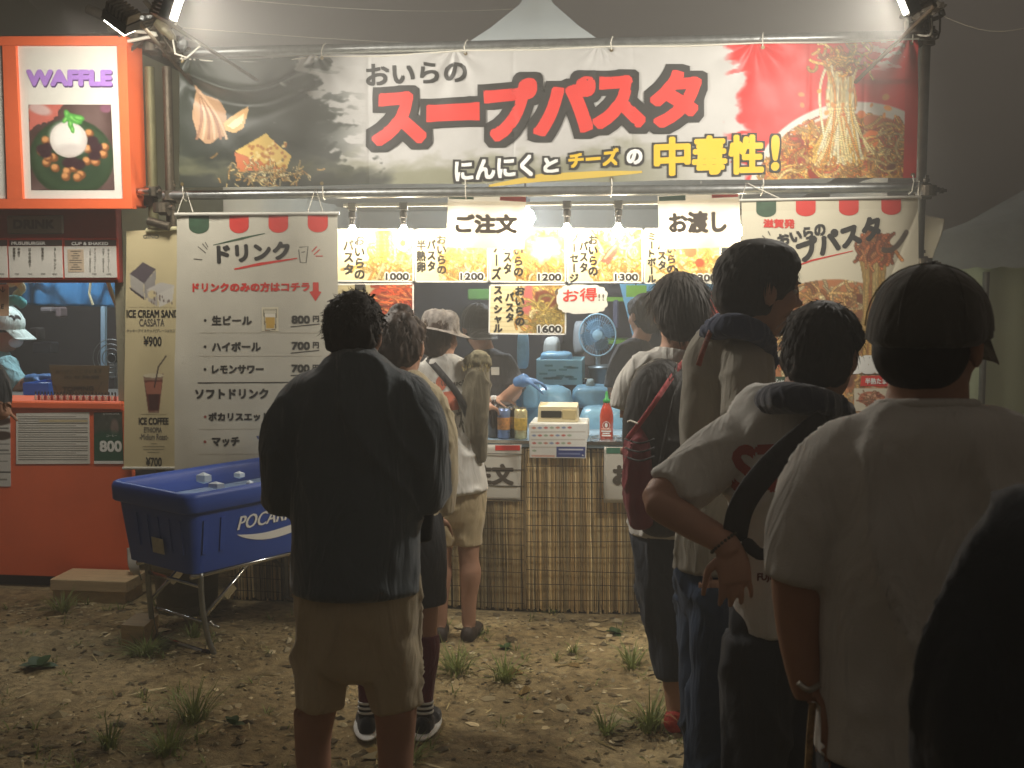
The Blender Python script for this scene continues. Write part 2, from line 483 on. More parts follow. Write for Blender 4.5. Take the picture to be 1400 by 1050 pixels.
L.new(cr.outputs[0], mx.inputs[6]); L.new(cr2.outputs[0], mx.inputs[7]); L.new(mx.outputs[2], b_.inputs['Base Color'])
bp = N.new('ShaderNodeBump'); bp.inputs['Strength'].default_value = .8; bp.inputs['Distance'].default_value = .02; L.new(n2.outputs['Fac'], bp.inputs['Height'])
bp2 = N.new('ShaderNodeBump'); bp2.inputs['Strength'].default_value = .6; bp2.inputs['Distance'].default_value = .006
L.new(n3.outputs['Fac'], bp2.inputs['Height']); L.new(bp.outputs[0], bp2.inputs['Normal']); L.new(bp2.outputs[0], b_.inputs['Normal'])
tag(put('ground', V, Fc, gm, None, True), kind='structure')

# loose chips, clods and pebbles lying on the earth
def scatter(name, n, box, size, flat, m, seed, pal, asp=(.4,.9)):
    rg = np.random.default_rng(seed); Vs = []; Fs = []; Cs = []
    base = np.array([(1,0,0),(.3,.9,0),(-.8,.6,0),(-.9,-.5,0),(.2,-1,0),(0,0,1.0),(0,0,-.5)]); bf = []
    for k in range(5): bf += [(k,(k+1)%5,5),((k+1)%5,k,6)]
    bf = np.array(bf)
    x = rg.uniform(box[0], box[2], n); y = box[1]+(box[3]-box[1])*rg.uniform(0,1,n)
    keep = fbm(x*2.2, y*2.2, 0, 5, 3) > rg.uniform(-1.3, .9, n); x = x[keep]; y = y[keep]; n = len(x)
    s = size*rg.lognormal(0, .55, n); z = gh(x, y); a = rg.uniform(0, 6.28, n)
    for i in range(n):
        B = base*np.array([s[i], s[i]*rg.uniform(*asp), s[i]*flat*rg.uniform(.5,1.2)])*(1+rg.uniform(-.25,.25,(7,1)))
        c, q = math.cos(a[i]), math.sin(a[i]); R = np.array([[c,-q,0],[q,c,0],[0,0,1]])
        t = rg.uniform(-.35,.35); Rt = np.array([[1,0,0],[0,math.cos(t),-math.sin(t)],[0,math.sin(t),math.cos(t)]])
        Vs.append(B@Rt.T@R.T+np.array([x[i],y[i],z[i]+s[i]*flat*.2])); Fs.append(bf+7*i)
        Cs.append(np.tile(lin(np.array(pal[rg.integers(len(pal))])*rg.uniform(.75,1.15)), (7,1)))
    return put(name, np.concatenate(Vs), np.concatenate(Fs), m, None, colors=np.concatenate(Cs), kind='stuff')
DEB = mat('loose_debris', (255,255,255), .9, attr=True, spec=.2)
scatter('gravel', 26000, (-4.2,-4.2,1.6,-.06), .0075, .5, DEB, 2, [(160,148,116),(132,120,92),(186,172,140),(108,98,76)])
scatter('wood_chips', 6000, (-4.0,-3.8,1.6,-.06), .013, .2, DEB, 3, [(172,152,112),(132,114,82),(196,178,138),(100,88,66)])
scatter('dry_straw', 2200, (-4.0,-3.6,1.6,-.06), .026, .07, DEB, 6, [(190,172,124),(164,146,104),(140,124,84),(206,190,150)], (.06,.14))
scatter('stones', 150, (-4.0,-3.4,1.2,-.2), .026, .5, DEB, 4, [(140,128,104),(112,98,72),(132,110,70)])

# grass tufts: the larger ones one can point to, each by itself
GRASS = mat('grass_blades', (138,148,84), .6, noise=.35, nscale=20, translucent=.3)
WEED = mat('broad_weed_leaves', (58,84,40), .55, noise=.25, nscale=25, translucent=.2)
def tuft_mesh(n, h, spread, seed, w=.0042):
    rg = random.Random(seed); V = []; Fc = []
    for i in range(n):
        a = rg.uniform(0, 6.28); r = spread*rg.uniform(0, .35); hh = h*rg.uniform(.45, 1.1); ln = spread*rg.uniform(.2, 1.2)
        b0 = Vector((math.cos(a)*r, math.sin(a)*r, -.01)); d = Vector((math.cos(a), math.sin(a), 0)); s = Vector((-d.y, d.x, 0))
        k0 = len(V); N_ = 4
        for j in range(N_+1):
            t = j/N_; p = b0+d*(ln*t**1.8)+Vector((0,0,hh*(t-.28*t*t*rg.uniform(.6,1.6)))); ww = w*(1-t**1.5)+.0004
            V += [p-s*ww, p+s*ww]
        for j in range(N_): Fc.append((k0+2*j, k0+2*j+1, k0+2*j+3, k0+2*j+2))
    return V, Fc
TUFTS = [((265,988),50,.20,.13,'tall grass tuft on bare earth in front of the cart stand'),
 ((228,1035),44,.17,.12,'grass tuft nearest the photo bottom, below the cart'), ((150,1030),30,.16,.07,'thin upright grass tuft at the bottom, leftmost of the low ones'),
 ((85,838),46,.15,.13,'grass tuft in front of the wooden step at the orange kiosk'), ((200,895),60,.11,.16,'grass clump growing round the small wooden block'),
 ((265,875),26,.13,.07,'grass tuft between the legs of the cart stand'), ((625,925),46,.17,.13,'grass tuft on the open earth beside the striped shoes'),
 ((690,936),36,.15,.12,'grass tuft in the middle of the open earth, second from the sock leg'), ((863,912),34,.15,.10,'grass tuft on the earth near the red sandals and the dark trousers'),
 ((888,992),54,.19,.14,'bushy grass tuft just below the red sandals'), ((828,1000),24,.12,.08,'small grass tuft below the open patch of stones'),
 ((785,896),16,.09,.05,'tiny grass tuft in front of the reed screen middle'), ((560,1040),26,.13,.1,'grass tuft beside the black shirt man\'s bare calf'),
 ((275,838),30,.13,.14,'grass tuft at the foot of the grey bin'), ((755,833),22,.07,.08,'low grass tuft against the seam of the reed screen')]
for k, (p, n, h, s, lb) in enumerate(TUFTS):
    g = G(*p); V, Fc = tuft_mesh(int(n*1.6), h, s*1.15, k, .0034); z = float(gh(g.x, g.y))
    tag(put('grass_tuft', [v+Vector((g.x, g.y, z)) for v in V], Fc, GRASS), lb, 'grass tuft', 'grass tufts on the bare ground')
V = []; Fc = []; rg = random.Random(5)
for k in range(420):
    x = rg.uniform(-4, 1.2); y = rg.uniform(-3.6, -.1); v, f = tuft_mesh(rg.randint(3, 9), rg.uniform(.03,.08), .06, 100+k, .003); n0 = len(V)
    z = float(gh(x, y)); V += [q+Vector((x, y, z)) for q in v]; Fc += [tuple(i+n0 for i in f_) for f_ in f]
put('grass', V, Fc, GRASS, kind='stuff')
def weed(p, n, r, lb, up=.5):
    g = G(*p); t = thing('weed_plant', lb, 'weed', (g.x, g.y, float(gh(g.x, g.y))), 'broad leaved weeds'); rg = random.Random(int(p[0]))
    for i in range(n):
        a = 6.28*i/n+rg.uniform(-.3,.3); el = rg.uniform(.15, 1.1)*up*1.6; d = Vector((math.cos(a)*math.cos(el), math.sin(a)*math.cos(el), math.sin(el))); s = Vector((-math.sin(a), math.cos(a), 0)); V = []; Fc = []
        nn = d.cross(s)
        for j in range(7):
            u = j/6; wv = .36*r*math.sin(math.pi*min(1,u**.8))**.8+.001; c = Vector(ORG[t.name])+d*(r*u)+Vector((0,0,.004-.25*r*u*u))
            V += [c-s*wv+nn*.12*wv, c-nn*.1*wv, c+s*wv+nn*.12*wv]
        for j in range(6): Fc += [(3*j,3*j+1,3*j+4,3*j+3),(3*j+1,3*j+2,3*j+5,3*j+4)]
        put('leaf', V, Fc, WEED, t, True)
weed((52,915), 6, .085, 'dark broad leaved weed alone on the earth below the kiosk', .7)
weed((318,1000), 4, .05, 'small weed with one upright round leaf below the cart', .8)
weed((840,865), 6, .05, 'dark weed on the earth in front of the reed screen', .5)
weed((690,890), 6, .045, 'low dark weed behind the middle grass tufts', .5)

# ------------------------------------------------------------------ orange kiosk
YK = .12
K = thing('orange_kiosk', 'orange food kiosk with serving hatch and menu strip, beside the drinks banner', 'kiosk', (-3.2, .5, 0))
def KB(name, m, x0, y0, x1, y1, Ya, Yb, parent=K, bev=.006, xl=None):
    """box whose front face spans the pixel rectangle on plane Ya"""
    a = PY(x0, y1, Ya); b = PY(x1, y0, Ya)
    ax = a.x if xl is None else xl
    mb = MB().box((ax, Ya, min(a.z, b.z)), (b.x, Yb, max(a.z, b.z)), bev); return mb.build(name, m, parent)
XL = -5.0
a = PY(185, 785, YK); zc = PY(100, 552, YK).z; xr = PY(168, 552, YK).x
xr2 = a.x
MB().box((XL, YK, .055), (xr2, YK+.04, zc-.03), .004).build('lower_panel', ORANGE, K)
MB().box((XL, YK-.02, zc-.03), (xr, YK+.3, zc+.012), .008).build('hatch_counter', ORANGE, K)
MB().box((XL, YK+.06, -.03), (xr2-.04, YK+.12, .053)).build('plinth', mat('dark_plinth', (60,34,28), .8, noise=.2), K)
zt = PY(80, 285, YK).z; zm0 = PY(80, 384, YK).z; zm1 = PY(80, 326, YK).z; xw = PY(160, 330, YK).x
MB().box((XL, YK, zm0-.01), (xw, YK+.06, 2.9), .004).build('upper_wall', DRED, K)
MB().box((xw-.05, YK+.061, zc), (xw, YK+1.9, 2.9)).build('side_wall', mat('kiosk_side', (150,146,124), .7, noise=.1), K)
MB().box((XL, YK+1.9, 0), (xw, YK+1.95, 2.9)).build('back_wall', mat('kiosk_back_wall', (70,60,58), .8, noise=.15), K)
MB().box((XL, YK+.061, 2.9), (xw, YK+1.95, 2.95)).build('roof', DSTEEL, K)
MB().box((XL, YK+.3, zc-.03), (xw-.06, YK+.8, zc+.005)).build('worktop', mat('worktop', (120,116,110), .4), K)
# menu strip made of panels with white sheets
def strip(x0, x1, first=False):
    KB('menu_frame', mat('menu_frame_red', (196,62,44), .5), x0, 325, x1, 383, YK-.025, YK-.002)
    KB('menu_board', PAPER, x0+1.6, 336.5, x1-1.6, 379.5, YK-.031, YK-.026, bev=0)
    KB('menu_header', mat('menu_header', (70,58,56), .5), x0+1.6, 328, x1-1.6, 336.2, YK-.031, YK-.026, bev=0)
strip(-60, 10.5); strip(11.5, 86); strip(87, 160)
YS = YK-.0312
lettering('MUSUBURGER', rect(16,330.5,62,334.5), YS, WHITEI, K, bold=.35)
lettering('CUP & SHAKED', rect(98,331,148,335), YS, WHITEI, K, bold=.35)
for x, t, y1 in ((19.5,'照焼肉り',356),(26,'半肉り',351),(41,'はみ出肉り',365),(58.5,'豚角肉り',356),(75.5,'BLTサンド',369),(-3,'ハイボールソーダ',370)):
    lettering(t, rect(x-1.7,339,x+1.7,y1), YS, INKG, K, vertical=True, bold=.2)
for x, t in ((123.5,'ICE COFFEE'),(130,'アイスコーヒー'),(141.5,'HOT COFFEE'),(148.5,'ホットコーヒー')):
    lettering(t, rect(x-1.3,340,x+1.3,372), YS, INKG, K, vertical=True, bold=.15)
for x, t in ((23,'700'),(41,'700'),(59,'700'),(75,'800'),(129,'700'),(149,'600'),(3,'700')): lettering(t, rect(x-3,373.5,x+3,376), YS, INK, K)
KB('notice_sheet', mat('tan_notice', (206,186,160), .6), 93, 341, 114, 372, YK-.033, YK-.0315, bev=0)
for k, w in enumerate((14,6,12,8,17,17,6,12,16)):
    flatpoly('notice_line', rect(103.5-w/2, 343+k*3.1, 103.5+w/2, 343.9+k*3.1), YK-.033, INKG, K)
KB('drink_plaque', mat('grey_plaque', (128,122,108), .4, noise=.08), 9.5, 294, 85, 320, YK-.02, YK-.002)
lettering('DRINK', rect(19,301,74,312), YK-.0205, mat('brown_letters', (62,50,42), .6), K, bold=1.2, rings=1)
# big poster board in front of the top wall
YB = YK-.2
S = thing('waffle_sign_board', 'orange framed sign board with a waffle poster above the kiosk hatch', 'sign', tuple(PY(90,285,YB)))
def frame(par, x0, y0, x1, y1, w, Yb, sk=0):
    """four rails; outer px rectangle, sk: lean of the lower corners"""
    for nm, q in (('rail', (x0,y0,x1,y0+w)), ('rail', (x0,y1-w,x1,y1)), ('stile', (x0,y0+w,x0+w,y1-w)), ('stile', (x1-w,y0+w,x1,y1-w))):
        KB(nm, ORANGE, q[0], q[1], q[2], q[3], Yb, Yb+.05, par, .004)
KB('backing', ORANGE, -60, 50, 175, 284, YB+.03, YB+.19, S)
def slab(name, m, q, Ya, th, par):
    P = [PY(*p, Ya) for p in q]; TL, TR, BR, BL = P; d = Vector((0, th, 0))
    return MB().hexa([BL, BR, BR+d, BL+d, TL, TR, TR+d, TL+d]).build(name, m, par)
slab('rail', ORANGE, [(-60,50),(172,49),(173.5,62),(-60,62)], YB, .05, S)
slab('rail', ORANGE, [(-60,272),(180,272),(180.5,285),(-60,285)], YB, .05, S)
slab('stile', ORANGE, [(160,62.3),(173,62.3),(180,271.8),(168,271.8)], YB, .05, S)
slab('stile', ORANGE, [(3,62.3),(21,62.3),(31,271.8),(10,271.8)], YB, .05, S)
slab('poster_sheet', PAPER, [(21,62.5),(159.5,62.5),(167.5,271.5),(31,271.5)], YB+.02, .008, S)
slab('poster_sheet', PAPER, [(-60,62.5),(1.5,62.5),(8.5,271.5),(-60,271.5)], YB+.02, .008, S)
PUR = mat('purple_ink', (176,132,214), .5); PURD = mat('dark_purple_ink', (96,66,122), .5)
lettering('WAFFLE', rect(38.5,98.5,153,118), YB+.02, PURD, S, bold=2.2, rings=1, off=.001)
lettering('WAFFLE', rect(38,97,152,116), YB+.02, PUR, S, bold=2.0, rings=1, off=.003)
c = Cv(96, 100, (96,74,70)); c.grain(22, 3)
c.poly([(0,0),(.42,0),(.3,.16),(.12,.22),(0,.3)], (202,110,96), .03); c.ell(.14,.06,.14,.06,(206,176,170),.3,.5); c.ell(.93,.05,.07,.05,(130,84,104),0,.4)
c.ell(.5,.62,.5,.45,(44,64,40),0,.05); c.ell(.5,.6,.44,.39,(58,82,54),0,.2); c.ell(.54,.66,.4,.3,(48,68,46),0,.3)
for x,y in ((.2,.42),(.14,.55),(.2,.68),(.3,.74),(.28,.62),(.44,.78),(.52,.74),(.6,.82),(.56,.85),(.42,.84),(.7,.52),(.68,.66),(.78,.67),(.88,.58),(.9,.5),(.72,.34),(.22,.62)):
    c.ell(x,y,.055,.05,(128,80,46),0,.3,.1,int(x*90)); c.ell(x-.01,y-.015,.038,.034,(214,152,96),0,.6)
for x,y in ((.15,.52),(.19,.57),(.22,.5),(.76,.42),(.8,.5),(.78,.6),(.46,.68),(.58,.7),(.5,.66)): c.ell(x,y,.07,.055,(58,34,40),0,.4,.15,int(x*50))
c.ell(.47,.41,.225,.205,(206,196,188),0,.05,.03); c.ell(.45,.38,.19,.17,(240,236,228),0,.5); c.ell(.5,.52,.15,.06,(214,206,200),0,.8)
for x,y,r,q in ((.47,.13,.07,1.2),(.55,.17,.1,.5),(.5,.23,.06,1.5),(.6,.16,.07,.2),(.44,.18,.05,2.2),(.52,.29,.05,1.4)): c.ell(x,y,r,r*.5,(86,168,72),q,.3); c.ell(x,y,r*.6,r*.2,(140,212,110),q,.6)
sheet('food_picture', [(39,143),(152,143),(157,260),(43,260)], YB+.02, 1, 1, PRINT, S, cv=c, off=.0015)
S2 = S
# papers on the lower panel
def card(name, label, q, Yp, cv=None, m=PAPER, cat='poster', th=.002, group=None, loc=None):
    t = thing(name, label, cat, tuple(PY(q[3][0], q[3][1], Yp)), group)
    if cv is None: slab('paper', m, q, Yp-th, th, t)
    else: sheet('paper', q, Yp, 1, 1, PRINT, t, cv=cv, thick=th, off=th, smooth=False)
    return t
YP = YK-.003
t = card('document_sheet', 'white sheet of fine print on the orange panel under the hatch', [(22,565),(122,563.5),(123,634),(22,634.5)], YP)
for k in range(20): flatpoly('print_line', rect(25+(0 if k%3 else 0), 569+k*3.1, (120 if k%4 else 104), 569.9+k*3.1), YP-.002, INKG if k%2 else mat('pale_ink',(168,160,150),.6), t)
flatpoly('print_line', rect(54,574,120,577), YP-.002, mat('beige_ink',(206,190,150),.6), t, off=.0013)
c = Cv(44, 60, (30,66,50)); c.ell(.5,.2,.9,.24,(70,74,66),0,.5,.3); c.ell(.72,.3,.14,.16,(130,112,104),0,.5); c.grain(10, 9); c.ell(.5,.8,.9,.42,(34,84,62),0,.3)
t = card('price_poster', 'dark green poster reading 800 beside the white document sheet', [(128.5,564),(167,563.5),(169,634.5),(129,634)], YP, cv=c)
lettering('800', [(137,603),(166,603),(166.5,617),(137.5,617)], YP, WHITEI, t, off=.0035, bold=1.0)
lettering('コーヒー', rect(146,594,160,597), YP, WHITEI, t, off=.0035); lettering('ETHIOPIA', rect(142,564.5,164,567), YP, WHITEI, t, off=.0035)
flatpoly('white_strip', rect(129,630,169,634), YP, WHITEI, t, off=.0035)
c = Cv(40, 90, (208,206,200))
for y in (.1,.3): c.ell(.7,y,.32,.06,(70,46,36),0,.3,.1)
for y in (.2,.42,.5): c.line(.4,y,.95,y,.006,(90,88,84))
for y in (.55,.8): c.line(.45,y,.98,y,.006,(60,60,60)); c.line(.5,y+.1,.9,y+.1,.006,(110,106,100))
t = card('menu_poster', 'white food menu poster at the photo edge below the hatch counter', [(-40,566),(14,566),(15,665),(-40,665)], YP, cv=c)
t = card('direction_card', 'tan card with a black arrow and the letter E in the hatch', [(-60,389),(12,389),(12,432),(-60,432)], YK+.1, m=mat('tan_card', (214,182,148), .6))
brush('arrow', [(4,392),(4,399)], 1.2, YK+.098, INK, t); brush('arrow_head', [(0,395.5),(4,399.5),(7.5,395.5)], 1.2, YK+.0985, INK, t)
lettering('E', rect(2,416,5.5,422), YK+.098, INK, t, bold=.3)
# inside of the hatch
bc = thing('blue_tarpaulin', 'blue tarpaulin awning seen through the kiosk hatch', 'tarpaulin', tuple(PY(80,420,YK+1.2)))
BLUE = mat('blue_tarp', (60,124,172), .5, noise=.15, nscale=5, bump=.1)
sheet('cloth', [(26,377),(160,374),(163,420),(26,417)], YK+1.2, 40, 10, BLUE, bc, disp=lambda x,z: .04*np.sin(x*14)+.02*np.sin(x*37), thick=.004)
sheet('white_valance', [(26,377),(160,374),(160,386),(26,387)], YK+1.12, 40, 4, mat('pale_blue_cloth', (176,206,216), .6), bc, disp=lambda x,z: .02*np.sin(x*20))
t = MB().bar(PY(142,419,YK+1.1), PY(142,505,YK+1.1), .028, .028).build('tent_pole', mat('blue_white_pole', (160,190,210), .4)); tag(t, 'pale blue upright pole inside the kiosk hatch', 'pole')
t = MB().tube([PY(146,380,YK+.3), PY(153,402,YK+.3), PY(164,428,YK+.3)], .012, 8).build('tie_rope', mat('cream_rope', (206,196,160), .8)); tag(t, 'slanting cream rope at the corner of the kiosk hatch', 'rope')
t = MB().tube([PY(124,384,YK+1.0), PY(122,402,YK+1.0), PY(127,417,YK+1.0)], .008, 8).build('tie_rope', mat('cream_rope', (206,196,160), .8)); tag(t, 'short knotted cream rope on the blue tarpaulin', 'rope')
t = thing('cardboard_notice', 'brown cardboard notice with handwriting standing on the hatch counter', 'notice', tuple(PY(110,545,YK+.15)))
CARDB = mat('cardboard', (96,84,62), .85, noise=.1)
slab('board', CARDB, [(67,499),(149,500),(147,540),(74,541)], YK+.15, .006, t)
lettering('ありがとうございます', [(76,505),(140,504),(140,510),(76,511)], YK+.149, INK, t); lettering('のせ放題', rect(88,513,136,518), YK+.149, INK, t)
lettering('TOPPING', [(86,529),(128,528),(128,534),(86,535)], YK+.149, INK, t, bold=.3)
brush('mark', [(74,526),(78,533)], .8, YK+.149, INK, t); brush('mark', [(140,522),(134,533)], .8, YK+.149, INK, t)
t = thing('figurine_row', 'row of small glazed bottles along the kiosk hatch counter', 'bottles', tuple(PY(105,549,YK+.06)))
REDG = mat('red_glass_bottle', (150,52,38), .25, noise=.3, nscale=60); CLEARB = mat('pale_cap', (206,180,160), .4)
zc_ = zc+.012
for k in range(26):
    x = 49+k*4.35; p = PY(x, 545, YK+.06); c0 = (p.x, YK+.06, zc_); t2 = MB().lathe(c0, [(.006,0),(.007,.003),(.007,.02),(.003,.026),(.003,.032)], 8).build('bottle', REDG if k%2 else CLEARB, t, True)
    MB().lathe((p.x, YK+.06, zc_+.032), [(.0042,0),(.0042,.014)], 8).build('cap', INK, t)
t = thing('blue_tray', 'blue plastic tray on the worktop in front of the kiosk worker', 'tray', tuple(PY(46,545,YK+.35)))
BLUEP = mat('blue_plastic', (34,92,190), .35, noise=.1)
p = PY(32,545,YK+.32); q = PY(66,524,YK+.32)
mb = MB().box((p.x,YK+.32,zc+.01),(q.x,YK+.33,q.z)).box((p.x,YK+.55,zc+.01),(q.x,YK+.56,q.z)).box((p.x,YK+.331,zc+.01),(p.x+.01,YK+.549,q.z)).box((q.x-.01,YK+.331,zc+.01),(q.x,YK+.549,q.z)).box((p.x+.011,YK+.331,zc+.01),(q.x-.011,YK+.549,zc+.02)); mb.build('tub', BLUEP, t)
mb = MB()
for k in range(5): mb.box((p.x+.02, YK+.34+.03*k, zc+.02),(q.x-.02, YK+.36+.03*k, q.z-.01))
mb.build('packets', mat('pale_packet', (190,200,210), .5), t)
# things hung or standing at the back of the kiosk
for (x0,y0,x1,y1,cc,nm,lb) in ((54,420,70,427,(150,140,140),'wall_card','small pale card pinned inside the kiosk, wider of two'),(75,420,82,434,(150,130,130),'wall_card','narrow pale card pinned inside the kiosk'),
    (44,468,70,483,(120,118,130),'carton','pale carton on the dark shelf in the kiosk'),(40,448,51,466,(96,88,84),'canister','dark canister on the kiosk shelf'),(148,498,165,520,(110,106,100),'carton','grey carton behind the cardboard notice')):
    p = PY(x0,y1,YK+1.4); q = PY(x1,y0,YK+1.4); tag(MB().box((p.x,YK+1.4,p.z),(q.x,YK+1.5,q.z),.01).build(nm, mat('c%d'%cc[2]+nm, cc, .7, noise=.15)), lb, nm.replace('_',' '))
p = PY(152,490,YK+1.0); fn = thing('desk_fan', 'small grey fan in the corner of the kiosk hatch', 'fan', (p.x,p.y,p.z-.2))
mb = MB()
for r in (.03,.06,.09,.12):
    mb.tube([p+Vector((math.cos(a)*r,0,math.sin(a)*r)) for a in np.linspace(0,6.283,25)], .003, 6, False)
mb.build('guard', STEEL, fn, True); MB().lathe(p+Vector((0,.02,0)), [(.03,0),(.03,.08),(.01,.1)], 16, (0,1,0)).build('motor', BLACKP, fn); MB().lathe(p+Vector((0,.06,-.3)), [(.08,0),(.08,.02),(.012,.03),(.012,.3)], 16).build('stand', STEEL, fn)
t = thing('assumed_ceiling_lamp', 'assumed slim lit lamp, added on the ceiling inside the orange kiosk to light it', 'lamp', (-3.3, YK+1.0, 2.2))  # assumed, unseen lamp added to brighten the kiosk interior
MB().box((-3.7,YK+.96,2.2),(-2.9,YK+1.04,2.24)).build('housing', DSTEEL, t); MB().box((-3.69,YK+.97,2.195),(-2.91,YK+1.03,2.1995)).build('assumed_lit_tube', mat('assumed_lit_tube_soft',(235,245,255),.4,emit=(235,245,255),estr=6), t)
l_ = area('kiosk_lamp_light', (-3.3,YK+.85,2.19), (-3.3,YK+.6,0), 15, .8, .05, (.85,.95,1.0)); l_.parent = t; l_.location = l_.location-t.location  # area light of the assumed ceiling lamp
# wooden step and block
WOOD = mat('raw_timber', (206,182,142), .8, noise=.25, nscale=6, stretch=(1,8,8), bump=.2, bscale=40)
st = thing('timber_step', 'two stacked timber beams as a step in front of the orange kiosk', 'step', tuple(G(120,822)))
a = G(68,822); b = G(186,818)
MB().box((a.x,-.12,-.02),(b.x-.02,.08,.052),.004).build('beam', WOOD, st); MB().box((a.x,-.14,.055),(b.x,.09,.115),.004).build('beam', WOOD, st)
a = G(172,884); bl = MB(); w = .10
bl.hexa([Vector(v) for v in ((a.x-.02,a.y,-.03),(a.x+.095,a.y-.01,-.03),(a.x+.10,a.y+.11,-.03),(a.x-.01,a.y+.12,-.03),(a.x-.02,a.y,.10),(a.x+.095,a.y-.01,.10),(a.x+.10,a.y+.13,.115),(a.x-.01,a.y+.14,.115))])
tag(bl.build('wooden_block', WOOD), 'small square wooden block set in the grass by the cart stand', 'wooden block')
# grey tent behind the kiosk
GREY = mat('grey_tent_cloth', (132,128,114), .8, noise=.1, nscale=2, bump=.1)
gt = thing('grey_tent', 'large grey tent with sloping roof edge behind the orange kiosk', 'tent', tuple(PY(220,330,2.6))[:2]+(0,))
V = [PY(-200,-225,2.6), PY(35,-2,2.6), PY(175,131,2.6), PY(243,194,2.6)]; B_ = [Vector((v.x, 6.0, v.z)) for v in V]
Z0 = [Vector((v.x, 2.6, 0)) for v in V]
put('roof', V+B_, [(0,1,5,4),(1,2,6,5),(2,3,7,6)], GREY, gt)
put('gable_wall', V+Z0, [(0,4,5,1),(1,5,6,2),(2,6,7,3)], GREY, gt)
put('side_wall', [V[3], B_[3], Vector((V[3].x,6,0)), Z0[3]], [(0,1,2,3)], GREY, gt)

# ------------------------------------------------------------------ scaffold frame
SF = thing('scaffold_frame', 'steel pipe scaffold frame carrying the big banner and lamps', 'scaffold', (-.4, .04, 0))
R_ = .0243
def pipe(name, a, b, r=R_, m=STEEL, par=SF): return smooth_by_angle(MB().tube([a, b], r, 16).build(name, m, par, False))
def clampm(c, ax1, ax2, par=SF, s=1.0):
    mb = MB(); c = Vector(c); a1 = Vector(ax1); a2 = Vector(ax2)
    nrm = a1.cross(a2).normalized()
    mb.lathe(c-a1*.025*s, [(.028*s,0),(.036*s,.002),(.036*s,.048*s),(.028*s,.05*s)], 14, a1)
    mb.lathe(c+nrm*.05*s-a2*.025*s, [(.028*s,0),(.036*s,.002),(.036*s,.048*s),(.028*s,.05*s)], 14, a2)
    mb.bar(c+a2*.03*s, c+a2*.075*s+nrm*.01, .014*s); mb.lathe(c+a2*.045*s, [(.015*s,0),(.015*s,.015*s)], 6, a2)
    mb.bar(c+nrm*.05*s+a1*.03*s, c+nrm*.05*s+a1*.08*s, .014*s); mb.lathe(c+nrm*.05*s+a1*.05*s, [(.015*s,0),(.015*s,.015*s)], 6, a1)
    return mb.build('coupler', DSTEEL, par)
X, Yv, Z = Vector((1,0,0)), Vector((0,1,0)), Vector((0,0,1))
zt_ = PY(245,72,.04).z; zb_ = PY(245,267,.04).z; xL = PY(250,72,.04).x; xR = PY(1262,50,.04).x; zt2 = PY(1230,49,.04).z; zb2 = PY(1262,256,.04).z
pipe('top_pipe', Vector((xL-.04,.04,zt_)), Vector((xR+.04,.04,zt2)))
pipe('lower_pipe', Vector((xL-.12,.04,zb_)), Vector((xR+.03,.04,zb2)))
OLD = mat('painted_olive_pipe', (112,108,78), .6, .4, noise=.3, nscale=14, bump=.1)
x1 = PY(206,150,.1).x; x2 = PY(232,150,.12).x
pipe('post', Vector((x1,.1,-.02)), Vector((x1,.1,2.75)), .026, OLD); pipe('post', Vector((x2,.1,-.02)), Vector((x2,.1,2.75)), .024, DSTEEL)
xp = PY(1263,150,.08).x
pipe('post', Vector((xp,.09,-.02)), Vector((xp,.09,2.98)), R_, mat('grey_post', (110,108,100), .5, .6, noise=.3, nscale=20))
pipe('cross_pipe', Vector((x1-.18,.04,PY(180,36,.04).z)), Vector((x2+.12,.04,PY(235,66,.04).z)), .024, DSTEEL)
pipe('cross_pipe', Vector((PY(120,12,.15).x,.15,PY(120,12,.15).z)), Vector((PY(192,44,.15).x,.15,PY(192,44,.15).z)), .026, DSTEEL)
pipe('stub_pipe', PY(185,262,.0), PY(205,262,.0), .02, CHROME); pipe('stub_pipe', PY(203,302,.0), PY(232,310,.0), .022, DSTEEL)
for c, a1, a2 in ((PY(206,262,.05),Z,X),(PY(232,268,.05),Z,X),(PY(206,275,.1),Z,Yv),(PY(225,285,.04),X,Z),(PY(206,64,.06),Z,X),(PY(232,72,.06),Z,X),(PY(215,52,.05),X,Z),(PY(245,70,.03),X,Z),(PY(192,56,.06),X,Z),
    (PY(1262,258,.05),Z,X),(PY(1266,262,.0),X,Z),(PY(1262,46,.05),Z,X),(PY(1250,42,.03),X,Z),(PY(1268,55,.08),Z,Yv),(PY(1264,360,.05),Z,X),(PY(1268,378,.02),X,Z)): clampm(c, a1, a2)
# guy wires across the night sky
for a, b, lb in ((PY(250,38,1.5), PY(900,60,3), 'thin wire crossing the night sky above the banner'), (PY(1290,22,.3), PY(1420,34,.3), 'thin wire running off beside the banner corner lamp'), (PY(330,0,1.5), PY(760,9,3), 'faint upper wire crossing the night sky')):
    tag(MB().tube([a+(b-a)*t-Vector((0,0,.05*math.sin(3.14*t))) for t in np.linspace(0,1,9)], .0025, 5).build('sky_wire', WCORD), lb, 'wire')

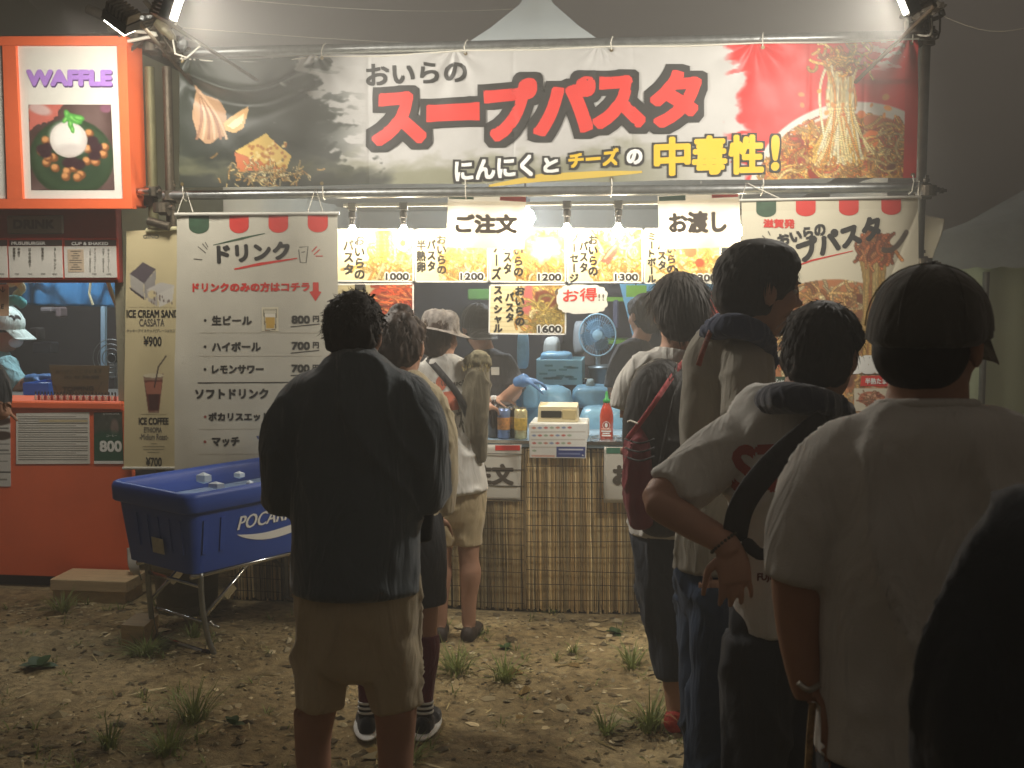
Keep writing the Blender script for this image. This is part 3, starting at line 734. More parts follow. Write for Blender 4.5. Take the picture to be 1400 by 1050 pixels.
# floodlights clamped to the scaffold corners
LEDM = mat('lit_led_tube', (255,250,235), .4, emit=(255,248,228), estr=30)
def flood(nm, lb, a, b, tgt, wdt, power, sp=150):
    """a slim work light from a to b (its lit face), aimed at tgt"""
    a = Vector(a); b = Vector(b); c = (a+b)/2; ax = (b-a).normalized(); d = (Vector(tgt)-c); d = (d-ax*d.dot(ax)).normalized()
    t = thing(nm, lb, 'floodlight', tuple(c)); mb = MB(); back = -d
    mb.bar(a+back*.03, b+back*.03, wdt, .045, up=d); mb.build('housing', BLACKP, t)
    m2 = MB()
    for k in range(7):
        p = a+(b-a)*((k+.5)/7); m2.bar(p+back*.075-ax*.004, p+back*.075+ax*.004, wdt*.9, .04, up=d)
    m2.build('cooling_fins', DSTEEL, t)
    MB().bar(a+ax*.01, b-ax*.01, wdt*.8, .012, up=d).build('lit_panel', LEDM, t)
    MB().tube([c+back*.09, c+back*.14+Vector((0,.05,-.05)), Vector((c.x, .04, c.z-.12))], .009, 8).build('bracket', DSTEEL, t)
    l = area(nm+'_light', c+d*.03, c+d, power, .42, .22, spread=sp); l.parent = t; l.location = l.location-t.location
    return t
flood('floodlight', 'lit slanting work light on the scaffold top beside the banner\'s garlic corner', PY(236,30,-.95), PY(248,-8,-.95), (-.9,-.8,.3), .06, FLOOD, 130)
flood('floodlight', 'lit work light on the scaffold top over the noodle end of the banner', PY(1240,22,-.95), PY(1228,-8,-.95), (.5,-.8,.3), .055, FLOOD*1.1, 172)
def deadlamp(lb, a, b, r):
    t = thing('clamp_lamp', lb, 'clamp lamp', tuple((Vector(a)+Vector(b))/2)); a = Vector(a); b = Vector(b); ax = (b-a).normalized()
    MB().lathe(a, [(r*.5,0),(r,.01),(r,.06),(r*.7,(b-a).length*.7),(r*.6,(b-a).length),(r*.2,(b-a).length+.01)], 18, ax).build('lamp_body', mat('grey_lamp_body', (120,112,90), .5, .3, noise=.2), t)
    MB().bar(a+Vector((0,-.02,.03)), a+Vector((-.05,-.02,.09)), .03, .02).build('clip', DSTEEL, t)
    MB().tube([b, b+Vector((.02,-.02,-.08)), b+Vector((.08,-.02,-.1)), b+Vector((.14,0,-.04))], .005, 6).build('cable', WCORD, t); return t
deadlamp('grey clamp lamp hanging under the lit work light at the garlic corner', PY(215,28,-.12), PY(236,52,-.12), .03)
t = flood('floodlight', 'wide work light aimed at the waffle sign over the kiosk', PY(148,22,-.75), PY(180,46,-.75), (-3.0,-.08,2.2), .09, FLOOD*.45)
t = thing('cable_bundle', 'tangle of cables and silver tape on the scaffold over the garlic corner', 'cables', tuple(PY(200,30,0))); rg = random.Random(3)
for k in range(9):
    P = [PY(160+rg.uniform(0,90), 15+rg.uniform(-5,55), rg.uniform(-.1,.1)) for j in range(4)]
    MB().tube([Vector(p) for p in crom(P, 5)], .005 if k%3 else .009, 6).build('cable', WCORD if k%4==0 else DSTEEL, t, True)
for k,(x,y,w,h) in enumerate(((165,28,14,6),(200,20,9,7),(250,60,6,10),(222,30,8,6))):
    mb = MB(); c = PY(x,y,-.06); mb.ell(c, (X*w/275, Yv*.02, Z*h/275), 8, 5); mb.V = [v+Vector((rg.uniform(-.008,.008),)*3) for v in mb.V]; mb.build('tape_wad', STEEL, t)
t = thing('cable_bundle', 'tangle of cables and cloth on the scaffold over the noodle corner', 'cables', tuple(PY(1262,30,0)))
for k in range(8):
    P = [PY(1232+rg.uniform(0,60), 30+rg.uniform(-36,25), rg.uniform(-.1,.1)) for j in range(4)]
    MB().tube([Vector(p) for p in crom(P, 5)], .005 if k%3 else .010, 6).build('cable', WCORD if k%4==0 else DSTEEL, t, True)
for k,(x,y,w,h) in enumerate(((1258,24,9,6),(1272,14,12,6),(1245,8,6,8),(1284,8,9,4))):
    mb = MB(); c = PY(x,y,-.06); mb.ell(c, (X*w/275, Yv*.02, Z*h/275), 8, 5); mb.V = [v+Vector((rg.uniform(-.01,.01),)*3) for v in mb.V]; mb.build('rag', mat('pale_rag',(150,140,125),.8), t)

# ------------------------------------------------------------------ the big pasta banner
BQ = [(246,80),(1256,53.5),(1253,243),(246,257)]
def bd(x, z):
    u = (x+2.21)/3.6; v = (2.78-z)/.65
    d = .010*fbm(x*1.6, z*2.5, 0, 21, 3)+.0035*fbm(x*6, z*7, 0, 22, 2)
    # tension folds under each tie point and the sag by the first corner
    for c in (.02,.195,.39,.585,.79,.985):
        r = np.hypot((u-c)*3.6, v*.65+.01); a = np.arctan2((u-c)*3.6, v*.65+.01); d = d-.011*np.cos(a*9)*np.exp(-r/.16)*np.clip(r*14,0,1)
    sag = .085+.10*np.sin(np.clip((u-.012)/.178, 0, 1)*math.pi)       # the pocket hanging between two ties
    w = np.clip(np.minimum(u/.03, (.2-u)/.03), 0, 1)
    d = d+w*(-.045*np.exp(-((v*.65-sag)/.022)**2)+.035*np.exp(-((v*.65-sag-.06)/.04)**2))
    for c in (.27,.47,.63,.86,.93): d = d+.004*np.exp(-np.abs(u-c)*3.6/.012)
    return d
c = Cv(700, 132, (184,182,178)); Xg, Yg = c.X, c.Y
n_sp = .5*fbm(Xg*16, Yg*4, 0, 31, 5)+.6*fbm(Xg*44+Yg*9, Yg*13-Xg*20, 0, 33, 3); n_f = fbm(Xg*70, Yg*16, 0, 35, 3)
dk = (.185+.055*Yg+.028*n_sp*2+.015*n_f - Xg)*60; c.mixm(dk, (44,50,42))
st_ = fbm(Xg*26+Yg*7, Yg*20-Xg*18, 0, 41, 3); c.mixm(np.clip((st_-.15)*6,0,1)*np.clip((.255-Xg)*18,0,1)*np.clip((Xg-.14)*30,0,1)*np.clip((Yg-.05)*4,0,1)*.85, (48,54,46))
c.mixm(np.clip((Yg-.78-.10*n_sp+.25*np.abs(Xg-.30))*6,0,1)*np.clip((.72-Xg)*8,0,1)*.75, (120,120,92))
c.mixm(np.clip((.30+.03*n_sp-Xg)*30,0,1)*np.clip((Yg-.86-.05*n_sp)*14,0,1), (52,56,48))
rd = (Xg-.758-.012*n_sp-.007*n_f-.02*(Yg-.5))*90; c.mixm(rd, (206,34,34))
c.mixm(np.clip((fbm(Xg*30+Yg*6, Yg*12, 0, 51, 3)-.25)*8,0,1)*np.clip((Xg-.735)*60,0,1)*np.clip((.79-Xg)*60,0,1), (206,40,38))
c.mixm(np.clip((fbm(Xg*40-Yg*30, Yg*14+Xg*60, 0, 61, 2)-.05)*6,0,1)*np.clip((Xg-.90)*20,0,1)*np.clip((.27-Yg)*9,0,1), (226,220,214))
# garlic
c.poly([(.020,.2),(.030,.27),(.050,.31),(.062,.4),(.066,.5),(.062,.6),(.052,.62),(.044,.66),(.036,.66),(.026,.6),(.018,.45),(.022,.3)], (176,138,104))
for k in range(6):
    x = .024+.008*k; c.stroke([(.026+(x-.026)*t+.006*math.sin(t*3), .26+.36*t) for t in np.linspace(0,1,30)], .010, (206,170,136) if k%2 else (150,106,80), .9, 1.05)
c.poly([(.060,.5),(.090,.36),(.092,.44),(.088,.54),(.076,.58),(.064,.56)], (222,176,116)); c.poly([(.066,.52),(.088,.42),(.086,.5),(.074,.55)], (246,222,176))
# cheese wedge with crumbs
c.poly([(.076,.74),(.118,.60),(.128,.64),(.150,.78),(.142,.90),(.120,.86),(.080,.88)], (204,128,70))
c.poly([(.076,.72),(.118,.585),(.130,.66),(.152,.76),(.146,.86),(.116,.82)], (226,190,98)); c.poly([(.076,.73),(.112,.80),(.118,.88),(.080,.86)], (214,120,72))
for k in range(60):
    rg = random.Random(k); c.ell(rg.uniform(.095,.145), rg.uniform(.66,.85), .0022, .012, (188,120,50) if k%3 else (240,214,140), soft=.5)
c.noodles(140, lambda r: (r.gauss(.122,.028), r.gauss(.90,.045), r.uniform(0,6.28)), .05, .006, [(236,214,160),(226,196,130),(206,160,90)], 8, 2)
# bowl, broth and the lifted strands
c.ell(.915,1.16,.145,.72,(216,208,196),0,.015); c.ell(.915,1.19,.132,.66,(182,96,40),0,.02)
msk = c.a.copy()
pal = [(228,160,62),(238,184,90),(214,128,44),(244,206,128),(196,92,34),(232,170,80)]
c.noodles(420, lambda r: (r.uniform(.80,1.0), r.uniform(.62,1.0), r.uniform(-.5,3.6)), .22, .011, pal, 7, 5)
c.blobs(26, (.82,.72,1.0,.98), .05, [(176,52,26),(150,36,22),(214,110,40),(120,60,30)], 8)
c.noodles(150, lambda r: (r.uniform(.82,1.0), r.uniform(.66,.98), r.uniform(-.5,3.6)), .2, .009, pal, 8, 9)
ins = ((Xg-.915)/.139)**2+((Yg-1.175)/.69)**2 > 1; ins |= (Xg > .982); c.a[ins] = msk[ins]
c.mixm(((Xg > .982)*1.0), (196,40,38))
for k in range(120):
    rg = random.Random(k+70); x0 = rg.gauss(.893,.011); x1_ = x0*.55+.895*.45+rg.gauss(0,.006); x2_ = .893+(x0-.893)*1.3+rg.gauss(0,.012)
    P = [(x0,.11+rg.uniform(0,.05)),(x1_,.3),(x1_+rg.gauss(0,.002),.5),(x2_,.78+rg.uniform(0,.12))]
    c.stroke([tuple(p) for p in crom(P, 26)], .010, random.Random(k).choice([(240,190,90),(248,220,150),(226,150,60),(252,236,190)]), .65, 1.15)
c.noodles(60, lambda r: (r.gauss(.893,.016), r.gauss(.12,.05), r.uniform(0,6.28)), .1, .012, pal, 12, 17)
c.blobs(14, (.80,.35,.98,.55), .022, [(226,120,50),(232,150,60)], 3)
flt = .5+.5*np.clip(fbm(Xg*2,Yg*2,0,71,2),-1,1)
BN = thing('pasta_banner', 'wide printed banner with garlic, cheese and noodles hung between two scaffold pipes', 'banner', tuple(PY(750,250,0)))
def bedge(u, v):
    k = np.sin(np.clip(u/.195,0,1)*math.pi)*(u < .195); s = sum(np.abs(np.sin(np.clip((u-a)/(b-a),0,1)*math.pi))*((u >= a) & (u <= b)) for a, b in ((.195,.39),(.39,.585),(.585,.79),(.79,.985)))
    return 0*u, (1-v)*(k*3+s*2.0) - v*(s*1.2)
sheet('sheet', BQ, 0, 1, 1, PRINTV, BN, disp=bd, cv=c, edge=bedge)
def L_(s, q, m, bold, rings=1, off=.002, sub=10, ofs=0.0): return lettering(s, q, 0, m, BN, disp=bd, off=off, bold=bold, rings=rings, sub=sub, ofs=ofs)
L_('おいらの', [(501,89),(637,83),(637,111),(502,117)], INK, 1.5, off=.003)
big = [('ス',(515,131),(568,127),(583,193),(510,199)),('ー',(586,146),(653,142),(653,162),(586,165)),('プ',(663,115),(733,108),(725,186),(668,192)),
       ('パ',(737,112),(812,106),(812,178),(731,185)),('ス',(816,108),(868,105),(882,172),(812,176)),('タ',(894,100),(957,96),(957,168),(888,174))]
for ch, *q in big:
    L_(ch, q, INK, 11, 2, off=.003, sub=9, ofs=.03)
for ch, *q in big:
    L_(ch, q, REDI, 2.6, 1, off=.0065, sub=9, ofs=.03)
L_('にんにく', [(622,221),(726,212),(728,240),(624,248)], INK, 4.2, 1, off=.003); L_('にんにく', [(622,221),(726,212),(728,240),(624,248)], WHITEI, 1.5, off=.005)
L_('と', [(744,217),(763,216),(763,234),(744,236)], INK, 4, 1, off=.003); L_('と', [(744,217),(763,216),(763,234),(744,236)], WHITEI, 1.5, off=.005)
YEL = mat('yellow_ink', (224,184,36), .5)
L_('チーズ', [(778,210),(845,203),(845,225),(778,229)], INK, 4, 1, off=.003); L_('チーズ', [(778,210),(845,203),(845,225),(778,229)], YEL, 1.4, off=.005)
L_('の', [(858,206),(877,205),(877,223),(858,224)], INK, 4, 1, off=.003); L_('の', [(858,206),(877,205),(877,223),(858,224)], WHITEI, 1.6, off=.005)
for ch, *q in (('中',(896,190),(942,189),(942,237),(896,240)),('毒',(948,188),(992,187),(992,236),(948,238)),('性',(998,187),(1042,186),(1042,236),(998,237)),('!',(1056,187),(1064,187),(1063,231),(1056,232))):
    L_(ch, q, INK, 4.6, 1, off=.003); L_(ch, q, YEL, 2.4, 1, off=.005)
brush('brush_stroke', [(668,254),(740,243),(820,238),(878,235)], [3,11,9,3], 0, mat('mustard_ink', (206,176,70), .6), BN, disp=bd, off=.0018)
HOLE = mat('brass_eyelet', (140,122,84), .4, .8)
for x, yt, yb in ((250,81,255),(441,77,254),(636,70,249),(836,65,247),(1043,62,244),(1248,55,242)):
    for y in (yt+3, yb-3):
        p = PY(x, y, 0); p.y = float(bd(p.x, p.z))-.002
        MB().lathe(p, [(.004,0),(.009,0),(.009,-.002),(.004,-.002)], 14, (0,1,0)).build('eyelet', HOLE, BN)
    p = PY(x, yt+3, 0); zp = zt_+(zt2-zt_)*(p.x-xL)/(xR-xL)
    MB().tube([p, Vector((p.x-.003,-.012,p.z+.03)), Vector((p.x,.012,zp+.012)), Vector((p.x+.004,.045,zp+.03)), Vector((p.x+.008,.07,zp)), Vector((p.x+.004,.03,p.z+.02))], .0028, 6).build('tie_cord', WCORD, BN)
    p = PY(x, yb-3, 0); zp = zb_
    MB().tube([p, Vector((p.x+.003,-.012,p.z-.03)), Vector((p.x,.005,zp-.02)), Vector((p.x-.004,.045,zp-.03)), Vector((p.x,.075,zp))], .0028, 6).build('tie_cord', WCORD, BN)
MB().tube([PY(x, y, -.004) for x, y in ((246,80),(300,84),(360,85),(400,81),(441,77),(520,77),(636,69),(740,68),(836,63.5),(940,63),(1043,58.5),(1150,58),(1256,53))], .004, 6).build('hem_rope', WCORD, BN)

# ------------------------------------------------------------------ stall tent: canvas, pointed roof, interior
TT = thing('stall_tent', 'white canvas tent of the pasta stall with pointed roof', 'tent', (-.6, 1.6, 0))
xa, xb, ya, yb2 = -2.05, 1.30, .16, 3.0
def pyr(z0, z1, cx, cy):
    V = []; Fc = []; n = 8
    for j in range(n+1):
        t = j/n; k = (1-t)**1.32 if t < 1 else 0; zz = z0+(z1-z0)*t; k = max(k, .004)
        kx = k
        for (sx, sy) in ((-1,-1),(0,-1),(1,-1),(1,0),(1,1),(0,1),(-1,1),(-1,0)):
            V.append((cx+sx*(xb-xa)/2*kx, cy+sy*(yb2-ya)/2*kx, zz))
        if j:
            for q in range(8): Fc.append(((j-1)*8+q,(j-1)*8+(q+1)%8,j*8+(q+1)%8,j*8+q))
    return V, Fc
V, Fc = pyr(2.2, 3.52, PY(735,50,1.58).x, 1.58); put('roof', V, Fc, CANVAS, TT, True)
zc0 = 2.2
def wavy(name, x0, y0, x1, y1, z0, z1, m, par, amp=.02, fr=9, n=60):
    a = np.array((x0,y0)); b = np.array((x1,y1)); d = (b-a)/np.hypot(*(b-a)); nn = np.array((-d[1],d[0])); V = []; L0 = np.hypot(*(b-a))
    for j, z in enumerate(np.linspace(z1,z0,12)):
        for k in range(n+1):
            s = k/n*L0; w = amp*(math.sin(s*fr+j*.05)+.5*math.sin(s*fr*2.3+1)); p = a+d*s+nn*w; V.append((p[0],p[1],z))
    Fc = [(j*(n+1)+k,(j+1)*(n+1)+k,(j+1)*(n+1)+k+1,j*(n+1)+k+1) for j in range(11) for k in range(n)]
    return put(name, V, Fc, m, par, True)
wavy('side_cloth', xa, ya, xa, yb2, .02, zc0, CANVAS, TT); wavy('side_cloth', xb, ya, xb, yb2, .02, zc0, CANVAS, TT)
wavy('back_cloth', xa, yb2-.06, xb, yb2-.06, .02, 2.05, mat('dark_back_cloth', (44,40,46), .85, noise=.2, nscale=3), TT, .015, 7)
wavy('back_valance', xa, yb2-.14, xb, yb2-.14, 1.80, 2.2, CANVAS, TT, .012, 7)
# lamp bar and bulbs
YL = .17
zl = PY(700,278,YL).z
LB = thing('lamp_track', 'slim white rail that carries the bare bulbs across the stall opening', 'lamp rail', (-.5,YL,zl))
MB().box((PY(470,278,YL).x,YL-.012,zl-.012),(PY(1005,272,YL).x,YL+.012,zl+.006),.003).build('rail', mat('white_rail',(200,200,192),.5), LB)
BULBM = mat('lit_bulb_glass', (255,244,214), .4, emit=(255,240,212), estr=BULB)
BX = [482,552,621,706,775,845,924,1008]
proto = None
BL_ = ['first bulb, beside the drinks banner','second bulb, over the 1000 yen card edge','third bulb, glowing through the order sign','fourth bulb, behind the far edge of the order sign','fifth bulb, bare, just past the order sign','sixth bulb, bare, before the pickup sign','seventh bulb, glowing through the pickup sign','eighth bulb, bright beside the noodle banner top']
for k, x in enumerate(BX):
    p = PY(x, 316, YL); zb0 = 1.915
    if proto is None:
        B = thing('bare_bulb', BL_[k], 'light bulb', (p.x, YL, zb0), 'bare bulbs along the stall front')
        c0 = Vector((p.x,YL,zb0))
        e_ = MB().lathe(c0+Z*.028, [(.010,0),(.014,-.010),(.024,-.026),(.028,-.044),(.024,-.060),(.012,-.069),(.001,-.071)], 16).build('glass', BULBM, B, True)
        MB().lathe(c0+Z*.028, [(.014,0),(.015,.004),(.015,.034),(.02,.038),(.02,.065),(.009,.075),(.009,zl-zb0-.045)], 14).build('socket', mat('dark_socket',(50,48,46),.5), B)
        MB().box((p.x-.022,YL-.014,zl-.03),(p.x+.022,YL+.014,zl+.01),.004).build('clip', mat('grey_clip',(120,120,116),.5), B)
        proto = B; pk = [ch for ch in bpy.data.objects if ch.parent == B]
    else:
        r = proto.copy(); COL.objects.link(r); r.location = (p.x, YL, zb0); r['label'] = BL_[k]
        for ch in pk:
            d = ch.copy(); COL.objects.link(d); d.parent = r
t = thing('assumed_pendant_lamp', 'assumed lit globe lamp, added hanging under the tent roof behind the menu cards', 'lamp', (-.62,1.5,2.1))  # assumed lamp, added to light the stall interior and roof canvas
MB().lathe((-.62,1.5,2.12), [(.03,0),(.03,.05),(.012,.07)], 16).build('lamp_socket', BLACKP, t, True); MB().ell((-.62,1.5,2.06), (Vector((.06,0,0)),Vector((0,.06,0)),Vector((0,0,.06))), 16, 10).build('assumed_lit_globe', mat('assumed_lit_globe',(235,245,255),.4,emit=(235,245,255),estr=420), t, True); MB().tube([(-.62,1.5,2.19),(-.62,1.5,2.75)], .006, 6).build('cord', BLACKP, t)
# ------------------------------------------------------------------ menu cards
YC = .30
def noodle_card(seed, kind, w=92, h=62):
    c = Cv(w, h, (236,222,176)); c.mixm(np.clip((c.X-.35)*2,0,1)*.5, (226,196,120)); c.grain(6, 8, seed)
    pal = [(232,190,98),(240,208,128),(222,164,78),(246,228,168)]
    if kind == 'fries': pal = [(216,82,38),(232,104,52),(196,60,30),(240,140,80)]
    if kind == 'fries': c.mixm(np.ones_like(c.X), (186,176,140)); c.ell(.72,.5,.36,.5,(190,64,34),0,.05)
    elif kind == 'lift': c.ell(.78,.62,.4,.42,(226,214,190),0,.04); c.ell(.76,.64,.34,.36,(216,140,70),0,.05)
    elif kind == 'special': c.mixm(np.clip((c.X-.40)*8,0,1), (196,130,96)); c.mixm((np.sin(c.Y*70)>.6)*np.clip((.42-c.X)*9,0,1)*.3, (190,170,110))
    else: c.ell(.75,.62,.42,.45,(224,168,84),0,.04)
    if kind == 'fries': c.noodles(150, lambda r: (r.uniform(.42,.9), r.uniform(.05,.95), r.gauss(.25,.25)), .45, .02, pal, .8, seed)
    else: c.noodles(150, lambda r: (r.uniform(.45,.98), r.uniform(.05 if kind != 'lift' else .35,.98), r.uniform(0,6.28)), .5, .024, pal, 5, seed)
    if kind == 'lift':
        for k in range(34):
            rg = random.Random(k); x = rg.gauss(.62,.06); c.stroke([(x+(t-.5)*.05*rg.uniform(-1,1), .02+t*.6) for t in np.linspace(0,1,30)], .022, rg.choice(pal))
        c.ell(.85,.25,.1,.16,(244,236,206),0,.2); c.ell(.85,.27,.04,.06,(238,170,60),0,.3)
    if kind == 'sausage': c.poly([(.44,.6),(.52,.42),(.66,.22),(.70,.26),(.66,.45),(.55,.66)], (206,84,66)); c.line(.5,.55,.64,.32,.02,(236,150,120))
    if kind == 'meat':
        for q in ((.52,.3),(.66,.22),(.6,.42)): c.ell(*q,.08,.1,(166,92,56),0,.3,.1,3)
        c.ell(.72,.62,.06,.08,(220,70,40),0,.3)
    if kind == 'cheese': c.ell(.74,.4,.2,.2,(246,232,170),0,.5,.3,4)
    if kind == 'egg': c.ell(.6,.2,.2,.12,(226,190,110),0,.2); 
    if kind == 'special': c.ell(.72,.3,.16,.16,(120,64,44),.3,.2,.15,2); c.ell(.5,.3,.06,.3,(196,104,100),.1,.3,.1,1); c.noodles(50, lambda r: (r.uniform(.6,.98), r.uniform(.4,.98), r.uniform(0,6.28)), .5, .024, [(206,180,96),(180,150,70)], 5, 9)
    return c
def menu(q, kind, cols, price, num, label, seed):
    c = noodle_card(seed, kind); t = thing('menu_card', label, 'menu card', tuple(PY(q[3][0],q[3][1],YC)), 'picture menu cards under the bulbs')
    sheet('card', q, YC, 1, 1, PRINT, t, cv=c, thick=.003, off=.003, smooth=False)
    for (xo, y0, y1, s, wd) in cols: lettering(s, rect(q[0][0]+xo-wd, y0, q[0][0]+xo+wd, y1), YC, INK, t, vertical=True, bold=.8, off=.0045)
    if price:
        pr = (q[2][0]-38, q[2][1]-12.5, q[2][0]-7, q[2][1]-3.5); lettering(price, rect(*pr), YC, WHITEI, t, bold=2.2, off=.0042); lettering(price, rect(*pr), YC, INK, t, bold=.7, off=.0052)
    if num: lettering(num, rect(q[1][0]-16,q[0][1]+5,q[1][0]-10,q[0][1]+14), YC, INKG, t, off=.0045, bold=.3)
    for s_ in ([q[0],q[1],(q[1][0],q[1][1]+2),(q[0][0],q[0][1]+2)], [(q[3][0],q[3][1]-2),(q[2][0],q[2][1]-2),q[2],q[3]], [q[0],(q[0][0]+2,q[0][1]),(q[3][0]+2,q[3][1]),q[3]], [(q[1][0]-2,q[1][1]),q[1],q[2],(q[2][0]-2,q[2][1])]):
        flatpoly('border', s_, YC, WHITEI, t, off=.0038, sub=200)
OI = 'おいらの'; PA = 'パスタ'
menu([(459,313),(567,313),(566,386),(459,385)], 'lift', [(33,322,381,OI,6.5),(18,328,375,PA,6.5)], '1000', None, 'menu card priced 1000, top row beside the drinks banner', 1)
menu([(568,313),(668,313),(668,386),(567,386)], 'egg', [(36,322,374,OI,6),(22,328,370,PA,5.5),(8,328,372,'半熟卵',6)], '1200', '2', 'menu card reading 半熟卵 and 1200, partly behind the order sign', 2)
menu([(669,312),(774,312),(774,387),(669,386)], 'cheese', [(40,322,377,OI,6),(25,328,374,PA,5.5),(10,330,382,'チーズ',6)], '1200', '3', 'menu card reading チーズ and 1200, below the order sign edge', 3)
menu([(775,312),(879,312),(879,387),(775,387)], 'sausage', [(36,322,376,OI,6),(23,330,372,PA,5.5),(10,320,386,'ソーセージ',5.5)], '1300', '4', 'menu card reading ソーセージ, with a red sausage, priced 1300', 4)
menu([(880,312),(986,312),(986,388),(880,388)], 'meat', [(38,322,373,OI,6),(25,330,368,PA,5.5),(11,319,386,'ミートボール',5.5)], '1300', None, 'menu card reading ミートボール, below the pickup sign', 5)
menu([(459,388),(566,387),(566,462),(459,461)], 'fries', [(34,389,450,'フ',7),(18,400,460,'フライ',6)], None, None, 'menu card with orange fries, lower row beside the drinks banner', 6)
menu([(669,389),(775,388),(774,458),(668,457)], 'special', [(42,392,445,OI,6),(28,400,440,PA,5.5),(12,392,454,'スペシャル',5.5)], '1600', '6', 'menu card reading スペシャル and 1600, below the order sign', 7)
# speech bubble
t = thing('bubble_sign', 'white cloud shaped sign with red handwriting under the menu cards', 'sign', tuple(PY(795,428,YC-.02)))
pts = []
for k in range(90):
    a = 2*math.pi*k/90; r = 1+.07*abs(math.sin(a*6.5)); pts.append((796+33*r*math.copysign(abs(math.cos(a))**.6, math.cos(a)), 409+19*r*math.copysign(abs(math.sin(a))**.6, math.sin(a))))
P = [PY(x,y,YC-.02) for x,y in pts]; n = len(P)
put('board', P+[p+Vector((0,.004,0)) for p in P], [tuple(range(n))[::-1], tuple(range(n,2*n))]+[(k,(k+1)%n,(k+1)%n+n,k+n) for k in range(n)], PAPER, t)
lettering('お得', [(770,396),(816,393),(816,411),(770,413)], YC-.02, REDI, t, bold=.4, off=.002); lettering('!!', rect(818,402,826,411), YC-.02, INKG, t, off=.002)
# hanging paper signs (the bulbs shine through them)
THIN = mat('thin_sign_paper', (212,206,192), .6, translucent=.4, noise=.03)
GRN = mat('green_ink', (52,112,88), .6)
BRN = mat('brown_black_ink', (72,62,50), .6)
def hangsign(q, s, sq, label, cords, gpx, rpx, Yq, th=.001):
    t = thing('paper_sign', label, 'sign', tuple(PY(q[3][0],q[3][1],Yq)))
    dsp = lambda x, z: .006*np.sin(x*11+1)+.003*np.sin(z*23)
    sheet('paper', q, Yq, 24, 16, THIN, t, disp=dsp)
    lettering(s, sq, Yq, BRN, t, disp=dsp, bold=1.7, off=.002, sub=14)
    flatpoly('green_band', gpx, Yq, GRN, t, disp=dsp, off=.0016); flatpoly('red_band', rpx, Yq, REDI, t, disp=dsp, off=.0016)
    for x, y in cords: MB().tube([PY(x,y+4,Yq-.004), PY(x,y-8,Yq-.01), Vector((PY(x,y,Yq).x, -.01, zb_+.035))], .0024, 6).build('tie_cord', WCORD, t)
    return t
hangsign([(613,265),(719,268),(717,341),(610,338)], 'ご注文', [(624,294),(706,294),(706,318),(624,318)], 'hanging white paper sign with three characters ending 文, under the banner middle', [(638,262),(669,262)], [(614,266),(648,267),(648,273),(614,272)], [(684,268),(719,269),(719,276),(683,274)], .1)
hangsign([(899,268),(1011,262),(1013,338),(902,341)], 'お渡し', [(915,292),(992,288),(993,317),(916,318)], 'hanging white paper sign ending し, beside the noodle banner', [(957,262)], [(901,269),(937,267),(937,274),(901,275)], [(973,264),(1009,262),(1009,269),(973,271)], .1)
# ------------------------------------------------------------------ drinks banner
def awn(q, Yq, t, xs, y0, hgt, w, d):
    for k, (x, mm) in enumerate(xs):
        pts = [(x,y0+q*(x-243)),(x+w,y0+q*(x+w-243))]
        for a in np.linspace(0, math.pi, 9): pts.append((x+w/2+w/2*math.cos(a), y0+q*(x-243)+hgt*.62+hgt*.38*math.sin(a)))
        flatpoly('awning_stripe', pts, Yq, mm, t, disp=d, off=.0016, sub=40)
YD = -.03
DQ = [(241,293),(461,292),(463,652),(238,645)]
dd = lambda x, z: .012*fbm(x*1.2, z*1.0, 0, 91, 3)+.004*fbm(x*7, z*2.5, 0, 93, 2)
D = thing('drinks_banner', 'cream drinks menu banner reading ドリンク hung beside the menu cards', 'banner', tuple(PY(350,650,YD)))
sheet('cloth', DQ, YD, 70, 100, CREAM, D, disp=dd)
MB().tube([PY(239,293,YD-.004), PY(464,291.5,YD-.004)], .009, 10).build('rod', mat('pale_rod',(200,198,186),.4), D)
for x in (252,430):
    MB().tube([PY(x-10,292,YD), Vector((PY(x,262,0).x,.02,zb_+.03)), PY(x+12,291,YD)], .0022, 6).build('hanging_cord', WCORD, D)
DG = mat('dark_green_ink', (56,86,62), .6, noise=.3, nscale=30)
awn(-.01, YD, D, ((258,DG),(313,REDI),(367,REDI),(421,REDI)), 294.5, 25, 27, dd)
def Ld(s, q, m=INK, b=.9, v=False, par=D, Yq=YD, d=dd): return lettering(s, q, Yq, m, par, disp=d, off=.0022, bold=b, sub=14)
Ld('ドリンク', [(297,336),(394,331),(396,353),(298,359)], INK, 1.6)
brush('underline', [(291,335),(330,326),(362,319)], [1,3,1], YD, DG, D, dd); brush('red_underline', [(320,368),(355,361),(406,353)], [2,4,1.5], YD, REDI, D, dd)
for a in ((270,337,281,346),(276,333,283,341),(264,354,276,355),(280,331,284,338)): brush('tick', [(a[0],a[1]),(a[2],a[3])], 1.2, YD, INKG, D, dd)
for a in ((433,337,426,344),(437,341,429,348),(441,350,431,350)): brush('tick', [(a[0],a[1]),(a[2],a[3])], 1.2, YD, REDI, D, dd)
brush('glass_outline', [(408,341),(410,359),(418,359),(421,337),(409,338)], 1.1, YD, INKG, D, dd); brush('glass_outline', [(412,345),(417,344)], 1, YD, INKG, D, dd)
Ld('ドリンクのみの方はコチラ', [(263,387),(422,386),(422,398),(263,399)], REDI, .9)
flatpoly('arrow', [(427,386),(435,386),(435,399),(439,399),(430.5,412),(422,399),(427,399)], YD, REDI, D, disp=dd, off=.0018)
